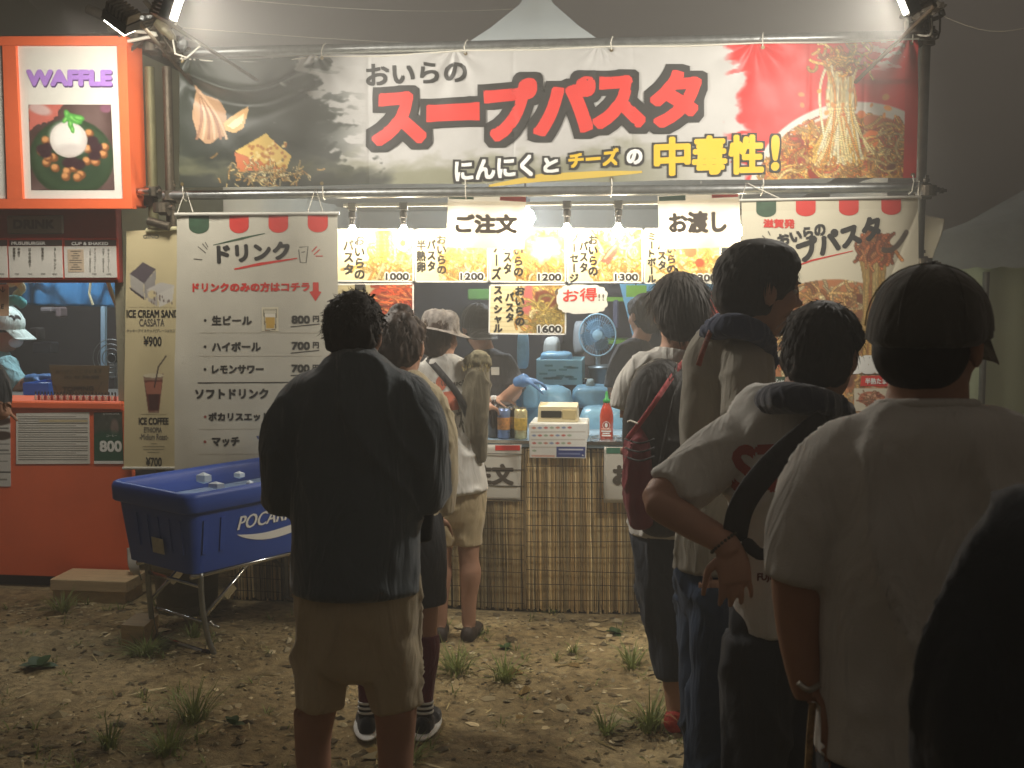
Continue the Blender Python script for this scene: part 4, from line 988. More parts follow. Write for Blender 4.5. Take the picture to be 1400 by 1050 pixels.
def row(y, s, x1, price, h=12, dot=INK, x0=290):
    flatpoly('bullet', [(280+2*math.cos(a), y+2*math.sin(a)) for a in np.linspace(0,6.28,9)[:-1]], YD, dot, D, disp=dd, off=.0018)
    Ld(s, rect(x0,y-h/2,x1,y+h/2), INK, .8)
    if price:
        Ld(price, rect(398,y-6,422,y+4), INK, .9); Ld('円', rect(427,y-6,435,y+2), INK, .5)
        brush('price_line', [(396,y+9),(436,y+5)], 1.1, YD, INK, D, dd)
row(438,'生ビール',343,'800'); row(474,'ハイボール',355,'700'); row(505,'レモンサワー',359,'700',11)
Ld('ソフトドリンク', rect(267,532,365,545), INK, .9)
RDOT = mat('dull_red_dot',(150,70,60),.6)
row(570,'ポカリスエット',366,None,11,RDOT,285); row(604,'マッチ',326,None,12,RDOT)
brush('rule', [(270,523.5),(440,523)], 1.4, YD, INK, D, dd)
for y in (455,487,587,621): brush('rule', [(272,y),(440,y)], .5, YD, mat('faint_rule',(180,170,150),.7), D, dd)
c = Cv(26, 38, (222,214,186)); c.poly([(.1,.1),(.9,.08),(.82,.95),(.2,.97)], (120,108,84)); c.poly([(.16,.13),(.84,.11),(.77,.9),(.25,.92)], (214,208,184)); c.poly([(.22,.42),(.78,.4),(.74,.86),(.28,.87)], (206,166,72)); c.poly([(.2,.3),(.8,.28),(.79,.42),(.22,.43)], (236,230,212)); c.ell(.5,.12,.36,.05,(190,182,158))
sheet('beer_picture', [(357,420),(380,420),(380,453),(357,453)], YD, 1, 1, PRINT, D, cv=c, off=.0018, disp=dd)
# ------------------------------------------------------------------ narrow ice cream and coffee banner
YI = .03
IQ = [(173,316),(246,312),(246,640),(170,641)]
di = lambda x, z: .010*fbm(x*1.5, z*1.1, 0, 97, 3)
I_ = thing('dessert_banner', 'narrow tan banner of ice cream sandwich and iced coffee beside the drinks banner', 'banner', tuple(PY(205,640,YI)))
sheet('cloth', IQ, YI, 24, 90, mat('tan_banner', (206,192,150), .75, noise=.05, nscale=4, bump=.1, bscale=250), I_, disp=di)
MB().tube([PY(200,315,YI-.01), PY(246,312,YI-.01)], .011, 10).build('rod', mat('yellow_rod',(206,200,160),.4), I_); MB().tube([PY(168,640,YI-.01), PY(246,640,YI-.01)], .008, 10).build('rod', mat('pale_rod',(200,198,186),.4), I_)
def Li(s, q, m=INK, b=.4): return lettering(s, q, YI, m, I_, disp=di, off=.002, bold=b, sub=14)
Li('GINO', rect(196,321,217,326), INKG, .2)
c = Cv(60, 62, (206,192,150))
c.poly([(.02,.28),(.3,.03),(.58,.18),(.32,.5)], (92,84,90)); c.poly([(.02,.28),(.32,.48),(.33,.84),(.05,.62)], (170,166,158)); c.poly([(.33,.48),(.58,.2),(.57,.6),(.35,.84)], (150,146,142)); c.poly([(.02,.56),(.33,.78),(.33,.84),(.03,.62)], (80,72,76))
c.poly([(.38,.62),(.68,.46),(.98,.52),(.9,.66),(.6,.74)], (196,192,184)); c.poly([(.38,.62),(.62,.72),(.62,.98),(.42,.86)], (176,170,162)); c.poly([(.62,.72),(.98,.54),(.94,.86),(.66,.99)], (206,202,192)); c.ell(.5,.72,.09,.09,(206,192,150),0,.3)
for k in range(14): rg = random.Random(k); c.ell(rg.uniform(.42,.95), rg.uniform(.66,.92), .015, .03, (120,104,96), soft=.6)
sheet('cake_picture', [(177,357),(239,357),(239,420),(177,420)], YI, 1, 1, PRINT, I_, cv=c, off=.0016, disp=di)
Li('ICE CREAM SAND', rect(174,424,244,434), INK, .5); Li('CASSATA', rect(191,436,225,446), INKG, .2); Li('クッキーアイスサンド(プレーン)(ココア)', rect(174,450,244,455), INKG, .1); Li('¥900', rect(197,460,221,473), INK, .4)
c = Cv(40, 80, (206,192,150)); c.poly([(.1,.35),(.85,.33),(.7,.97),(.3,.98)], (150,120,100)); c.poly([(.14,.44),(.82,.43),(.69,.94),(.32,.95)], (110,54,44)); c.poly([(.16,.47),(.8,.46),(.76,.66),(.24,.66)], (168,104,84)); c.ell(.48,.36,.38,.035,(216,206,176)); c.poly([(.3,.68),(.7,.66),(.67,.92),(.34,.93)], (74,36,34))
c.line(.52,.55,.66,.22,.012,(60,40,44)); c.line(.66,.22,.94,.04,.012,(60,40,44))
sheet('coffee_picture', [(193,484),(229,484),(229,566),(193,566)], YI, 1, 1, PRINT, I_, cv=c, off=.0016, disp=di)
Li('ICE COFFEE', rect(191,571,231,580), INK, .5); Li('ETHIOPIA', rect(198,584,222,591), INKG, .2); Li('-Midium Roast-', rect(192,593,231,601), INKG, .15); Li('¥700', rect(201,625,222,637), INK, .4)
for k, w in enumerate((8,30,28,16)): brush('print_line', [(211-w/2,606+k*4),(211+w/2,606+k*4)], 1, YI, mat('faint_ink',(160,150,118),.7), I_, di)
# ------------------------------------------------------------------ noodle banner on the other side
YR = -.03
RQ = [(1014,274),(1256,269),(1258,706),(1012,704)]
dr = lambda x, z: .012*fbm(x*1.1+4, z*1.0, 0, 99, 3)+.006*np.exp(-np.abs((x-1.25)*.8-(z-1.6)*.3)/.02)
c = Cv(190, 330, (222,214,188)); Xg, Yg = c.X, c.Y
c.mixm(((Yg < .035)*1.0)*.15, (180,170,140))
c.ell(.50,.47,.50,.215,(186,120,74),-.12,.02,.03,3); c.poly([(.62,.3),(.95,.42),(.97,.6),(.85,.86),(.7,.9),(.55,.62)], (192,126,80), .02, 5)
msk = c.a.copy(); m_in = np.abs(c.a-np.array((222,214,188))).sum(-1) > 60
pal = [(206,150,80),(222,176,110),(180,112,56),(190,140,86),(232,204,150)]
c.noodles(520, lambda r: (r.uniform(0,1), r.uniform(.26,.88), r.uniform(0,6.28)), .07, .0065, pal, 14, 3)
c.blobs(70, (.02,.3,.95,.66), .02, [(120,66,40),(90,54,36),(230,214,180),(196,90,50),(150,96,60)], 5)
c.noodles(160, lambda r: (r.uniform(0,.95), r.uniform(.28,.7), r.uniform(0,6.28)), .06, .005, pal, 16, 13)
c.a[~m_in] = msk[~m_in]
for k in range(70):
    rg = random.Random(k+170); x0 = rg.gauss(.74,.035); x1_ = .745+(x0-.74)*.7; P = [(x0,.155+rg.uniform(0,.02)),(x1_,.24),(x1_+rg.gauss(0,.006),.34),(x0+rg.gauss(0,.03),.45+rg.uniform(0,.08))]
    c.stroke([tuple(p) for p in crom(P, 26)], .006, rg.choice([(224,176,90),(240,208,130),(200,130,64),(232,190,110)]), .6, 1.1)
c.noodles(60, lambda r: (r.gauss(.75,.035), r.gauss(.16,.014), r.uniform(0,6.28)), .06, .007, [(196,110,60),(214,140,80),(170,90,50)], 16, 8)
c.stroke([(.80+.13*t, .165-.055*t**1.6+.012*math.sin(t*3)) for t in np.linspace(0,1,60)], .008, (96,78,62), .8, 1.3)
RB = thing('noodle_banner', 'cream banner with a bowl of noodles lifted by a fork beside the pickup sign', 'banner', tuple(PY(1130,700,YR)))
sheet('cloth', RQ, YR, 1, 1, mat('cream_cloth_print_colour', (255,255,255), .7, attr=True, bump=.12, bscale=250), RB, disp=dr, cv=c)
MB().tube([PY(1011,274,YR-.004), PY(1259,269,YR-.004)], .007, 10).build('rod', mat('pale_rod',(200,198,186),.4), RB)
for P in ([(1013,274),(1021,252),(1070,273)], [(1254,270),(1258,250),(1256,268)]): MB().tube([PY(P[0][0],P[0][1],YR), Vector((PY(P[1][0],P[1][1],0).x,.02,zb_+.03)), PY(P[2][0],P[2][1],YR)], .0024, 6).build('hanging_cord', WCORD, RB)
awn(-.018, YR, RB, ((1034,DG),(1088,REDI),(1147,REDI),(1205,REDI)), 290, 21, 27, dr)
def Lr(s, q, m=INK, b=.9): return lettering(s, q, YR, m, RB, disp=dr, off=.0022, bold=b, sub=14)
Lr('滋賀発', [(1044,300),(1086,300),(1086,312),(1044,311)], REDI, .7); Lr('おいらの', [(1062,322),(1126,304),(1129,320),(1067,336)], INK, 1.3)
Lr('スープパスタ', [(1028,352),(1200,294),(1206,322),(1036,378)], INK, 2.2)
brush('red_underline', [(1060,374),(1110,356),(1166,343)], [1,2.5,1], YR, REDI, RB, dr)
for a in ((1042,322,1048,328),(1050,316,1053,322),(1037,330,1042,333)): brush('tick', [(a[0],a[1]),(a[2],a[3])], 1.2, YR, INKG, RB, dr)
Lr('1000', [(1150,489),(1213,489),(1213,508),(1150,508)], WHITEI, 3.4); Lr('1000', [(1150,489),(1213,489),(1213,508),(1150,508)], INK, 1.6)
brush('rule', [(1150,511),(1216,512)], 1, YR, INK, RB, dr)
flatpoly('red_label', [(1178,514),(1222,513),(1224,528),(1176,528)], YR, REDI, RB, disp=dr, off=.0018); lettering('半熟たまご', rect(1183,517,1220,525), YR, WHITEI, RB, disp=dr, off=.004, bold=.4)
flatpoly('green_label', rect(1044,515,1080,529), YR, DG, RB, disp=dr, off=.0018); lettering('スペシャル', rect(1049,518,1078,526), YR, WHITEI, RB, disp=dr, off=.004, bold=.4)
c = Cv(60, 40, (214,206,184)); c.ell(.45,.45,.35,.3,(190,110,80),0,.1,.1); c.ell(.45,.42,.22,.18,(216,170,140),0,.3,.2,3); c.noodles(40, lambda r: (r.uniform(.2,.7), r.uniform(.2,.7), r.uniform(0,6)), .3, .03, [(206,150,110),(180,90,60)], 5, 2)
sheet('egg_picture', [(1168,531),(1222,531),(1222,562),(1168,562)], YR, 1, 1, PRINT, RB, cv=c, off=.0016, disp=dr)

# ------------------------------------------------------------------ counter with reed screens
zct = .86; xc0 = -2.02; xc1 = 1.26
CT = thing('serving_counter', 'serving counter faced with reed screens under the menu cards', 'counter', (-.4, .3, 0))
MB().box((xc0,-.01,zct-.03),(xc1,.62,zct),.004).build('counter_top', mat('counter_board', (150,176,196), .35, noise=.1, nscale=5), CT)
MB().box((xc0,-.016,zct-.012),(xc1,-.0105,zct+.004)).build('metal_edge', CHROME, CT)
MB().box((xc0,.04,-.02),(xc1,.06,zct-.031)).build('back_board', mat('dark_board', (70,60,44), .9), CT)
REED = mat('dry_reed', (255,255,255), .75, attr=True, bump=.1)
rg = np.random.default_rng(12); Vs = []; Fs = []; Cs = []; n = 0; x = xc0; k = 0
reedpal = np.array([(196,172,124),(210,188,140),(176,152,108),(220,202,158),(190,162,112),(160,140,102)])
def rdx(x, z): return .012*math.sin(x*2.1)+.008*math.sin(x*5.3+z*2)
while x < xc1:
    w = rg.uniform(.0032,.0058); c_ = lin(reedpal[rg.integers(6)]*rg.uniform(.75,1.15)*(1+.18*float(vn(x*3,1)))); lean = rg.normal(0,.006)+.01*float(vn(x*2,7)); yj = rg.uniform(-.003,.003)
    z1_ = zct-.035-abs(rg.normal(0,.004)); z0_ = rg.uniform(-.012,.012)
    for j in range(7):
        t = j/6; z = z0_+(z1_-z0_)*t; cx = x+lean*(t-.5)+.0016*math.sin(z*30+k); cy = .012+rdx(x, z)+yj
        Vs += [(cx-w,cy,z),(cx,cy-w*.9,z),(cx+w,cy,z),(cx,cy+w*.9,z)]; Cs += [c_*(1+.15*math.sin(z*9+k))]*4
        if j:
            a0 = n+4*(j-1)
            for q in range(4): Fs.append((a0+q,a0+(q+1)%4,a0+4+(q+1)%4,a0+4+q))
    n += 28; x += w*1.45; k += 1
put('reeds', np.array(Vs), Fs, REED, CT, colors=np.array(Cs), kind='stuff')
THR = mat('brown_thread', (58,46,34), .9)
for s_ in ((xc0,-.46),(-.45,xc1)):
    for z in np.arange(.04,.84,.075):
        MB().tube([Vector((xx_, .001+rdx(xx_,z)-.004+(0 if s_[0] < -1 else -.001), z+.006*math.sin(xx_*3+z*20)+(.018 if s_[0] > -1 else 0))) for xx_ in np.linspace(s_[0],s_[1],36)], .0019, 5).build('stitching', THR, CT)
# paper signs taped to the counter
def pastesign(q, s, sq, lb, gpx, rpx):
    t = thing('paper_sign', lb, 'sign', tuple(PY(q[3][0],q[3][1],-.02))); dsp = lambda x, z: .003*np.sin(x*9)+.002*np.sin(z*17)
    sheet('paper', q, -.02, 16, 12, mat('white_taped_paper',(202,198,186),.5,noise=.03), t, disp=dsp, thick=.001)
    lettering(s, sq, -.02, BRN, t, disp=dsp, bold=1.7, off=.002, sub=14)
    if gpx: flatpoly('green_band', gpx, -.02, GRN, t, disp=dsp, off=.0016)
    if rpx: flatpoly('red_band', rpx, -.02, REDI, t, disp=dsp, off=.0016)
pastesign([(606,608),(713,608),(711,686),(603,684)], 'ご注文', [(618,634),(701,636),(701,662),(618,660)], 'white paper sign ending 文, taped to the reed counter below the cans', rect(607,609,640,616), [(677,609),(711,609),(711,616),(677,616)])
pastesign([(826,611),(930,612),(931,689),(825,687)], 'お渡し', [(839,636),(918,638),(918,665),(839,663)], 'white paper sign starting お, taped to the reed counter below the sauce bottle', rect(829,612,862,620), rect(895,613,928,620))
# ------------------------------------------------------------------ things on the counter
def onc(px, Y): p = PY(px, 603, Y); return Vector((p.x, Y, zct+.001))
YT = .1
LB2 = mat('light_tan_plastic', (214,200,160), .4, noise=.04)
t = thing('customer_display', 'cream price display box standing on a white box on the counter', 'display', tuple(onc(763,YT)))
a = PY(726,603,YT); b = PY(804,570,YT)
bx = MB().box((a.x,.03,zct+.001),(b.x,.26,zct+.09),.006).build('white_box', mat('white_carton',(214,214,204),.6,noise=.05)); tag(bx, 'white carton under the cream display on the counter', 'carton')
p = PY(735,578,.06); q = PY(790,553,.06); z0 = zct+.091
mb = MB(); mb.V = [Vector(v) for v in ((p.x,.05,z0),(q.x,.05,z0),(q.x,.2,z0),(p.x,.2,z0),(p.x+.004,.06,z0+.075),(q.x-.004,.06,z0+.075),(q.x-.004,.17,z0+.088),(p.x+.004,.17,z0+.088))]; mb.F = [(3,2,1,0),(4,5,6,7),(0,1,5,4),(1,2,6,5),(2,3,7,6),(3,0,4,7)]
bd_ = mb.build('case', LB2, t)
o = MB().box((p.x+.018,.048,z0+.022),(p.x+.12,.0545,z0+.056),.002).build('screen', mat('dark_screen',(46,44,36),.2), t); MB().box((p.x+.125,.049,z0+.015),(q.x-.01,.0545,z0+.062),.002).build('speaker_panel', mat('tan_panel',(196,178,128),.5), t)
c = Cv(80, 50, (232,232,226))
for i_ in range(7):
    for j_ in range(4):
        if j_*7+i_ < 22: c.ell(.09+i_*.1, .12+j_*.22, .035, .03, [(200,120,90),(120,140,180),(196,80,70),(150,170,140)][(i_+j_)%4], soft=.3)
for y in (.24,.46,.68): c.line(.04,y,.96,y,.004,(196,190,180))
c.poly([(.47,.66),(.98,.66),(.98,.96),(.47,.96)], (44,62,130)); c.line(.52,.74,.93,.74,.02,(220,220,230)); c.line(.52,.86,.88,.86,.012,(150,160,200)); c.ell(.94,.9,.015,.02,(230,230,230)); c.line(.05,.93,.44,.93,.02,(220,150,130))
t = thing('payment_leaflet', 'white leaflet of payment logos with a blue box hanging over the counter edge', 'leaflet', tuple(PY(763,625,-.02)))
sheet('leaflet', [(723,580),(804,579),(801,627),(724,626)], -.022, 1, 1, PRINT, t, cv=c, thick=.002)
# sauce bottle
p = onc(829,.1); t = thing('sauce_bottle', 'clear bottle of red hot sauce with green cap on the counter', 'bottle', tuple(p))
SAU = mat('red_hot_sauce', (186,58,30), .2, noise=.15, nscale=20, coat=.6); 
MB().lathe(p, [(.030,0),(.034,.004),(.034,.12),(.030,.145),(.022,.165),(.016,.178),(.016,.186)], 24).build('bottle_body', SAU, t, True)
MB().lathe(p+Z*.186, [(.018,0),(.018,.016),(.009,.022),(.006,.05),(.003,.058)], 16).build('cap', mat('green_cap',(40,150,70),.4), t, True)
c0 = p+Vector((0,-.0352,.075)); mb = MB()
mb.tube([c0+Vector((math.cos(a)*.018,.0035*(1-math.cos(math.cos(a)*.7))*2,math.sin(a)*.018)) for a in np.linspace(0,6.283,21)], .0013, 5, False); mb.build('ring_print', WHITEI, t)
MB().ell(c0+Vector((0,0,.0)), (X*.008, Yv*.0015, Z*.012), 8, 5).build('bird_print', WHITEI, t)
for k, w in enumerate((.022,.018,.024,.024)): MB().box((p.x-w,p.y-.0358,p.z+.02+k*.011),(p.x+w,p.y-.026,p.z+.026+k*.011)).build('label_bar', WHITEI if k < 3 else mat('pale_pink_label',(226,170,150),.5), t)
# cans and drink bottle
def can(px, Y, cc, band_, lb, h=.155, r=.033):
    p = onc(px, Y); t = thing('drink_can', lb, 'can', tuple(p), 'drink cans on the counter')
    MB().lathe(p, [(r*.8,0),(r,.008),(r,h-.014),(r*.82,h)], 24).build('can_body', mat('can_%d_%d_%d' % cc, cc, .3, .5, noise=.15, nscale=40), t, True)
    MB().lathe(p+Z*h, [(r*.82,0),(r*.84,.004),(r*.76,.004),(r*.74,0)], 24).build('rim', CHROME, t)
    MB().lathe(p, [(r*1.01,h*.3),(r*1.015,h*.32),(r*1.015,h*.68),(r*1.01,h*.7)], 24).build('colour_band', mat('band_%d_%d_%d' % band_, band_, .4, noise=.5, nscale=60), t, True)
can(689,.07,(120,140,180),(210,150,90),'silver and blue can with orange fruit print, first can by the bottle'); can(702,.12,(60,54,44),(190,160,90),'dark can with gold print between two lighter cans'); can(712,.06,(206,196,150),(190,160,70),'cream and yellow can nearest the display box')
p = onc(675,.1); t = thing('plastic_bottle', 'dark drink in a clear bottle with white cap beside the cans', 'bottle', tuple(p))
MB().lathe(p, [(.026,0),(.032,.006),(.032,.14),(.026,.165),(.012,.185),(.012,.195)], 20).build('bottle_body', mat('dark_drink_bottle',(44,34,32),.15,coat=.8), t, True); MB().lathe(p+Z*.195, [(.0145,0),(.0145,.018)], 16).build('cap', WHITEI, t)
t = thing('foil_mat', 'crinkled foil mat under the hot sauce bottle', 'foil', tuple(onc(832,.08))); xx, yy = np.meshgrid(np.linspace(PY(806,603,0).x,PY(858,603,0).x,24), np.linspace(-.012,.22,16)); i = np.arange(15)[:,None]*24+np.arange(23)[None]
put('foil', np.stack([xx,yy,zct+.004+.004*fbm(xx*40,yy*40,0,5,2)],-1).reshape(-1,3), np.stack([i,i+1,i+25,i+24],-1).reshape(-1,4), mat('foil',(190,196,200),.25,.9), t)
# ------------------------------------------------------------------ inside the stall
PB = mat('pale_blue_film', (150,200,226), .3, noise=.2, nscale=9, bump=.3, bscale=20, translucent=.25)
def crump(name, lb, cat, x0, y0, x1, y1, Ya, Yb, m, seed, top=1.0):
    p = PY(x0, y1, Ya); q = PY(x1, y0, Ya); mb = MB(); c_ = Vector(((p.x+q.x)/2,(Ya+Yb)/2,(p.z+q.z)/2)); V = []; Fc = []
    n_a, n_b = 28, 14
    for i_ in range(n_b+1):
        th = math.pi*i_/n_b
        for k_ in range(n_a):
            ph = 2*math.pi*k_/n_a; sgn = lambda v, e: math.copysign(abs(v)**e, v)
            d = Vector((sgn(math.sin(th),.4)*sgn(math.cos(ph),.5)*(q.x-p.x)/2, sgn(math.sin(th),.4)*sgn(math.sin(ph),.5)*(Yb-Ya)/2, sgn(math.cos(th),.6)*(q.z-p.z)/2))
            f_ = 1+.06*float(fbm(d.x*18+seed, d.y*18, d.z*22, seed, 3)); V.append(c_+d*f_)
    for i_ in range(n_b):
        for k_ in range(n_a): Fc.append((i_*n_a+k_,(i_+1)*n_a+k_,(i_+1)*n_a+(k_+1)%n_a,i_*n_a+(k_+1)%n_a))
    return tag(put(name, V, Fc, m, None, True), lb, cat)
INT = thing('back_table', 'work table behind the counter carrying tubs and trays', 'table', (-.4,1.1,0))
MB().box((xa+.1,.75,.74),(xb-.1,1.5,.78)).build('table_top', mat('grey_table',(120,120,122),.5,noise=.1), INT)
for x in (xa+.2, xb-.2):
    for y in (.8,1.45): MB().tube([(x,y,0),(x,y,.74)], .015, 8).build('leg', STEEL, INT)
crump('wrapped_tub', 'large tub wrapped in pale blue plastic film behind the counter', 'tub', 694,530,779,600, .78,1.1, PB, 2)
crump('film_sheet', 'crumpled pale blue film beside the hot sauce bottle', 'plastic film', 790,560,856,604, .5,.75, PB, 4)
t = thing('plastic_tray', 'pale blue plastic crate behind the wrapped tub', 'crate', tuple(PY(765,530,1.3))); p = PY(733,526,1.3); q = PY(796,492,1.3)
PBP = mat('pale_blue_plastic',(160,206,218),.4,noise=.1,translucent=.2)
MB().box((p.x,1.3,p.z),(q.x,1.31,q.z),.003).build('front_panel', PBP, t); MB().box((p.x,1.311,p.z),(p.x+.01,1.6,q.z)).build('side_panel', PBP, t); MB().box((q.x-.01,1.311,p.z),(q.x,1.6,q.z)).build('side_panel', PBP, t); MB().box((p.x,1.6,p.z),(q.x,1.61,q.z)).build('back_panel', PBP, t)
mb = MB(); rg2 = random.Random(4)
for k in range(16): c_ = Vector((rg2.uniform(p.x+.03,q.x-.03), 1.298, rg2.uniform(p.z+.03,q.z-.03))); mb.box(tuple(c_-Vector((.025,0,.006))), tuple(c_+Vector((.025,.004,.006))))
mb.build('embossed_marks', mat('teal_marks',(90,150,160),.5), t); crump('food_bag', 'pale bag heaped on top of the blue crate', 'bag', 738,482,780,500, 1.32,1.55, PB, 6)
crump('hanging_bag', 'clear blue plastic bag hanging behind the menu cards', 'plastic bag', 706,455,722,505, 1.2,1.3, PB, 8)
p = PY(827,560,1.3); t = thing('steel_pot', 'tall steel pot with lid below the fan', 'pot', (p.x,1.4,.78)); MB().lathe((p.x,1.4,.78), [(.10,0),(.105,.01),(.105,.34),(.11,.345),(.11,.355),(.02,.37)], 28).build('pot_body', mat('dull_steel',(96,106,110),.4,.7,noise=.1), t, True)
MB().tube([(p.x-.11,1.38,1.06),(p.x-.14,1.38,1.06),(p.x-.14,1.38,1.0),(p.x-.11,1.38,1.0)], .006, 6).build('handle', CHROME, t)
crump('foam_box', 'white foam box in front of the steel pot', 'box', 800,520,812,552, 1.1,1.25, mat('grey_white_foam',(150,166,166),.8), 9)
crump('film_sheet', 'pale blue plastic film draped over the back of the work table', 'plastic film', 780,530,850,560, 1.0,1.3, PB, 14)
crump('plastic_bag', 'pale blue carrier bag between the wrapped tub and the cap worker', 'plastic bag', 712,520,736,560, .7,.8, PB, 15)
crump('rice_sack', 'pale sack standing on the table behind the blue crate', 'sack', 742,462,764,500, 1.7,1.9, mat('pale_sack',(186,190,186),.8,noise=.15), 16)
crump('carton_stack', 'light grey carton beside the fan on the rear shelf', 'carton', 783,440,800,486, 2.0,2.2, mat('light_grey_carton',(150,156,160),.8,noise=.15), 17)
crump('blue_towel', 'folded dark blue towel on the table', 'towel', 803,560,815,596, .9,1.1, mat('slate_blue',(90,130,150),.8), 10)
# stand fan
p = PY(817,458,1.8); FB = mat('fan_blue_grey', (130,176,206), .4, noise=.05); t = thing('stand_fan', 'round blue grey stand fan inside the stall under the bubble sign', 'fan', (p.x,1.9,0))
Rf = 24/228.
Rf = (PY(842,458,1.8).x-p.x)
mb = MB(); 
mb.tube([p+Vector((math.cos(a)*Rf,0,math.sin(a)*Rf*1.15)) for a in np.linspace(0,6.283,41)], .006, 8, False); mb.build('guard_ring', mat('pale_fan_ring',(150,190,210),.4), t, True)
mb = MB()
for k in range(40):
    a = 2*math.pi*k/40; d = Vector((math.cos(a),0,math.sin(a)*1.15)); mb.bar(p+d*.03+Yv*-.03, p+d*Rf, .0022)
for r in (.4,.7): mb.tube([p+Vector((math.cos(a)*Rf*r,-.012,math.sin(a)*Rf*1.15*r)) for a in np.linspace(0,6.283,31)], .0018, 5, False)
mb.build('guard_wires', FB, t)
for k in range(4):
    a = 2*math.pi*k/4+.4; d = Vector((math.cos(a),.0,math.sin(a))); s_ = Vector((-d.z,.25,d.x))
    put('blade', [p+Yv*.03+d*.03-s_*.01, p+Yv*.03+d*Rf*.5-s_*.05, p+Yv*.03+d*Rf*.88-s_*.045, p+Yv*.03+d*Rf*.9+s_*.03, p+Yv*.03+d*Rf*.5+s_*.05, p+Yv*.03+d*.03+s_*.01], [(0,1,4,5),(1,2,3,4)], mat('blade_blue',(80,130,160),.35,translucent=.3), t)
MB().lathe(p+Vector((0,-.035,0)), [(.01,0),(.032,.004),(.036,.03),(.03,.05)], 20, (0,1,0)).build('hub', mat('pale_hub',(160,200,220),.4), t); MB().lathe(p+Vector((0,.04,0)), [(.05,0),(.055,.05),(.03,.12)], 16, (0,1,0)).build('motor', FB, t)
MB().tube([(p.x,p.y+.1,.03),(p.x,p.y+.1,p.z-.02)], .016, 10).build('pole', mat('pale_fan_pole',(150,175,190),.4), t); MB().lathe((p.x,p.y+.1,0), [(.18,0),(.18,.02),(.03,.04)], 24).build('base', FB, t)
# blue slanting post, blue panel and green lattice rack behind
GRNP = mat('green_crate',(120,170,50),.5,noise=.15)
t = MB().hexa([PY(870,480,2.3),PY(890,480,2.3),PY(890,480,2.35),PY(870,480,2.35),PY(847,388,2.3),PY(868,388,2.3),PY(868,388,2.35),PY(847,388,2.35)]).build('blue_banner_strip', mat('sky_blue_cloth',(110,170,200),.6)); tag(t, 'slanting sky blue cloth strip behind the workers', 'cloth strip')
t = MB().box(tuple(PY(870,398,2.4)),tuple(PY(985,388,2.4)+Vector((0,.02,0)))).build('blue_cloth_band', mat('sky_blue_cloth',(110,170,200),.6)); tag(t, 'sky blue cloth band level behind the heads of the workers', 'cloth band')
t = MB().box(tuple(PY(856,406,2.2)),tuple(PY(884,390,2.2)+Vector((0,.02,0)))).build('green_card', GRNP); tag(t, 'bright green card just under the sausage menu card', 'card')
t = thing('storage_rack', 'dark storage rack with green crates at the back of the stall', 'rack', tuple(PY(840,560,2.6))[:2]+(0,))
DK = mat('dark_rack',(50,46,48),.6,noise=.1)
for x in (PY(828,500,2.5).x, PY(862,500,2.5).x): MB().bar((x,2.5,0),(x,2.5,1.75), .03).build('rack_post', DK, t)
for k, y in enumerate((412,400,470,540)): a = PY(828,y,2.5); b = PY(862,y,2.5); MB().box((a.x,2.48,a.z),(b.x,2.8,a.z+.03)).build('shelf', GRNP if k != 1 else DK, t)
for x0,y0,x1,y1,cc,lb in ((838,410,846,450,(84,86,110),'slate blue box standing on the rack'),(560,470,600,540,(60,50,46),'dark carton behind the hat wearer'),(640,395,670,410,(96,150,70),'green leaf patterned bag over the cap worker'),(795,470,815,500,(92,84,80),'brown grey carton beside the fan'),(850,500,872,540,(100,140,60),'lime green crate low behind the fan'),(740,430,770,470,(56,50,54),'dark cupboard box at the back of the tent')):
    a = PY(x0,y1,2.45); b = PY(x1,y0,2.45); tag(MB().box((a.x,2.42,a.z),(b.x,2.6,b.z),.01).build('carton', mat('stock_%d'%(cc[0]*7+cc[1]), cc, .7, noise=.2)), lb, 'box')

# ------------------------------------------------------------------ neighbouring blue tent and green side curtain
NT = thing('blue_tent', 'blue vinyl tent with scalloped eave and pale green side curtain', 'tent', (2.6,.9,0))
BT = mat('blue_grey_vinyl', (186,196,198), .38, noise=.15, nscale=4, bump=.35, bscale=14)
YN = .75
e0 = PY(1266,345,YN); e1 = PY(1560,342,YN); t0 = PY(1268,324,YN+.05); r1 = PY(1560,178,YN+.9)
V = []; Fc = []; nn = 48
for k in range(nn+1):
    u = k/nn; ev = PY(1262+u*300, 366+3.2*abs(math.sin(u*26))-u*6-8*math.exp(-u*30), YN); md_ = PY(1268+u*300, 330-u*70, YN+.02); md2 = PY(1270+u*300, 322-u*105, YN+.35); rd_ = PY(1272+u*300, 330-u*170+2, YN+1.1)
    if k == 0: pass
    V += [ev, md_, md2, rd_]
    if k:
        a0 = 4*(k-1)
        for j in range(3): Fc.append((a0+j,a0+j+4,a0+j+5,a0+j+1))
put('canopy', V, Fc, BT, NT, True)
GC = mat('pale_green_curtain', (216,228,200), .7, noise=.08, nscale=3, bump=.08)
a = PY(1256,400,YN+.1); b = PY(1600,400,YN+.1)
wavy('curtain', a.x, YN+.1, b.x, YN+.1, .03, PY(1300,352,YN+.1).z, GC, NT, .03, 13, 90)
MB().tube([(PY(1349,400,YN+.02).x,YN+.04,0),(PY(1349,400,YN+.02).x,YN+.04,PY(1349,372,YN+.02).z)], .018, 8).build('frame_pole', STEEL, NT)
t = thing('loose_flap', 'loose grey vinyl flap tied to the scaffold post beside the blue tent', 'vinyl flap', tuple(PY(1275,330,.3)))
sheet('flap', [(1258,292),(1290,300),(1278,352),(1262,366)], .3, 14, 18, VINYL, t, disp=lambda x, z: .03*np.sin(z*18+x*9)+.02*np.sin(x*30), thick=.003)
# far dark backdrop things: two hedge-dark tents are not visible, the night is open behind

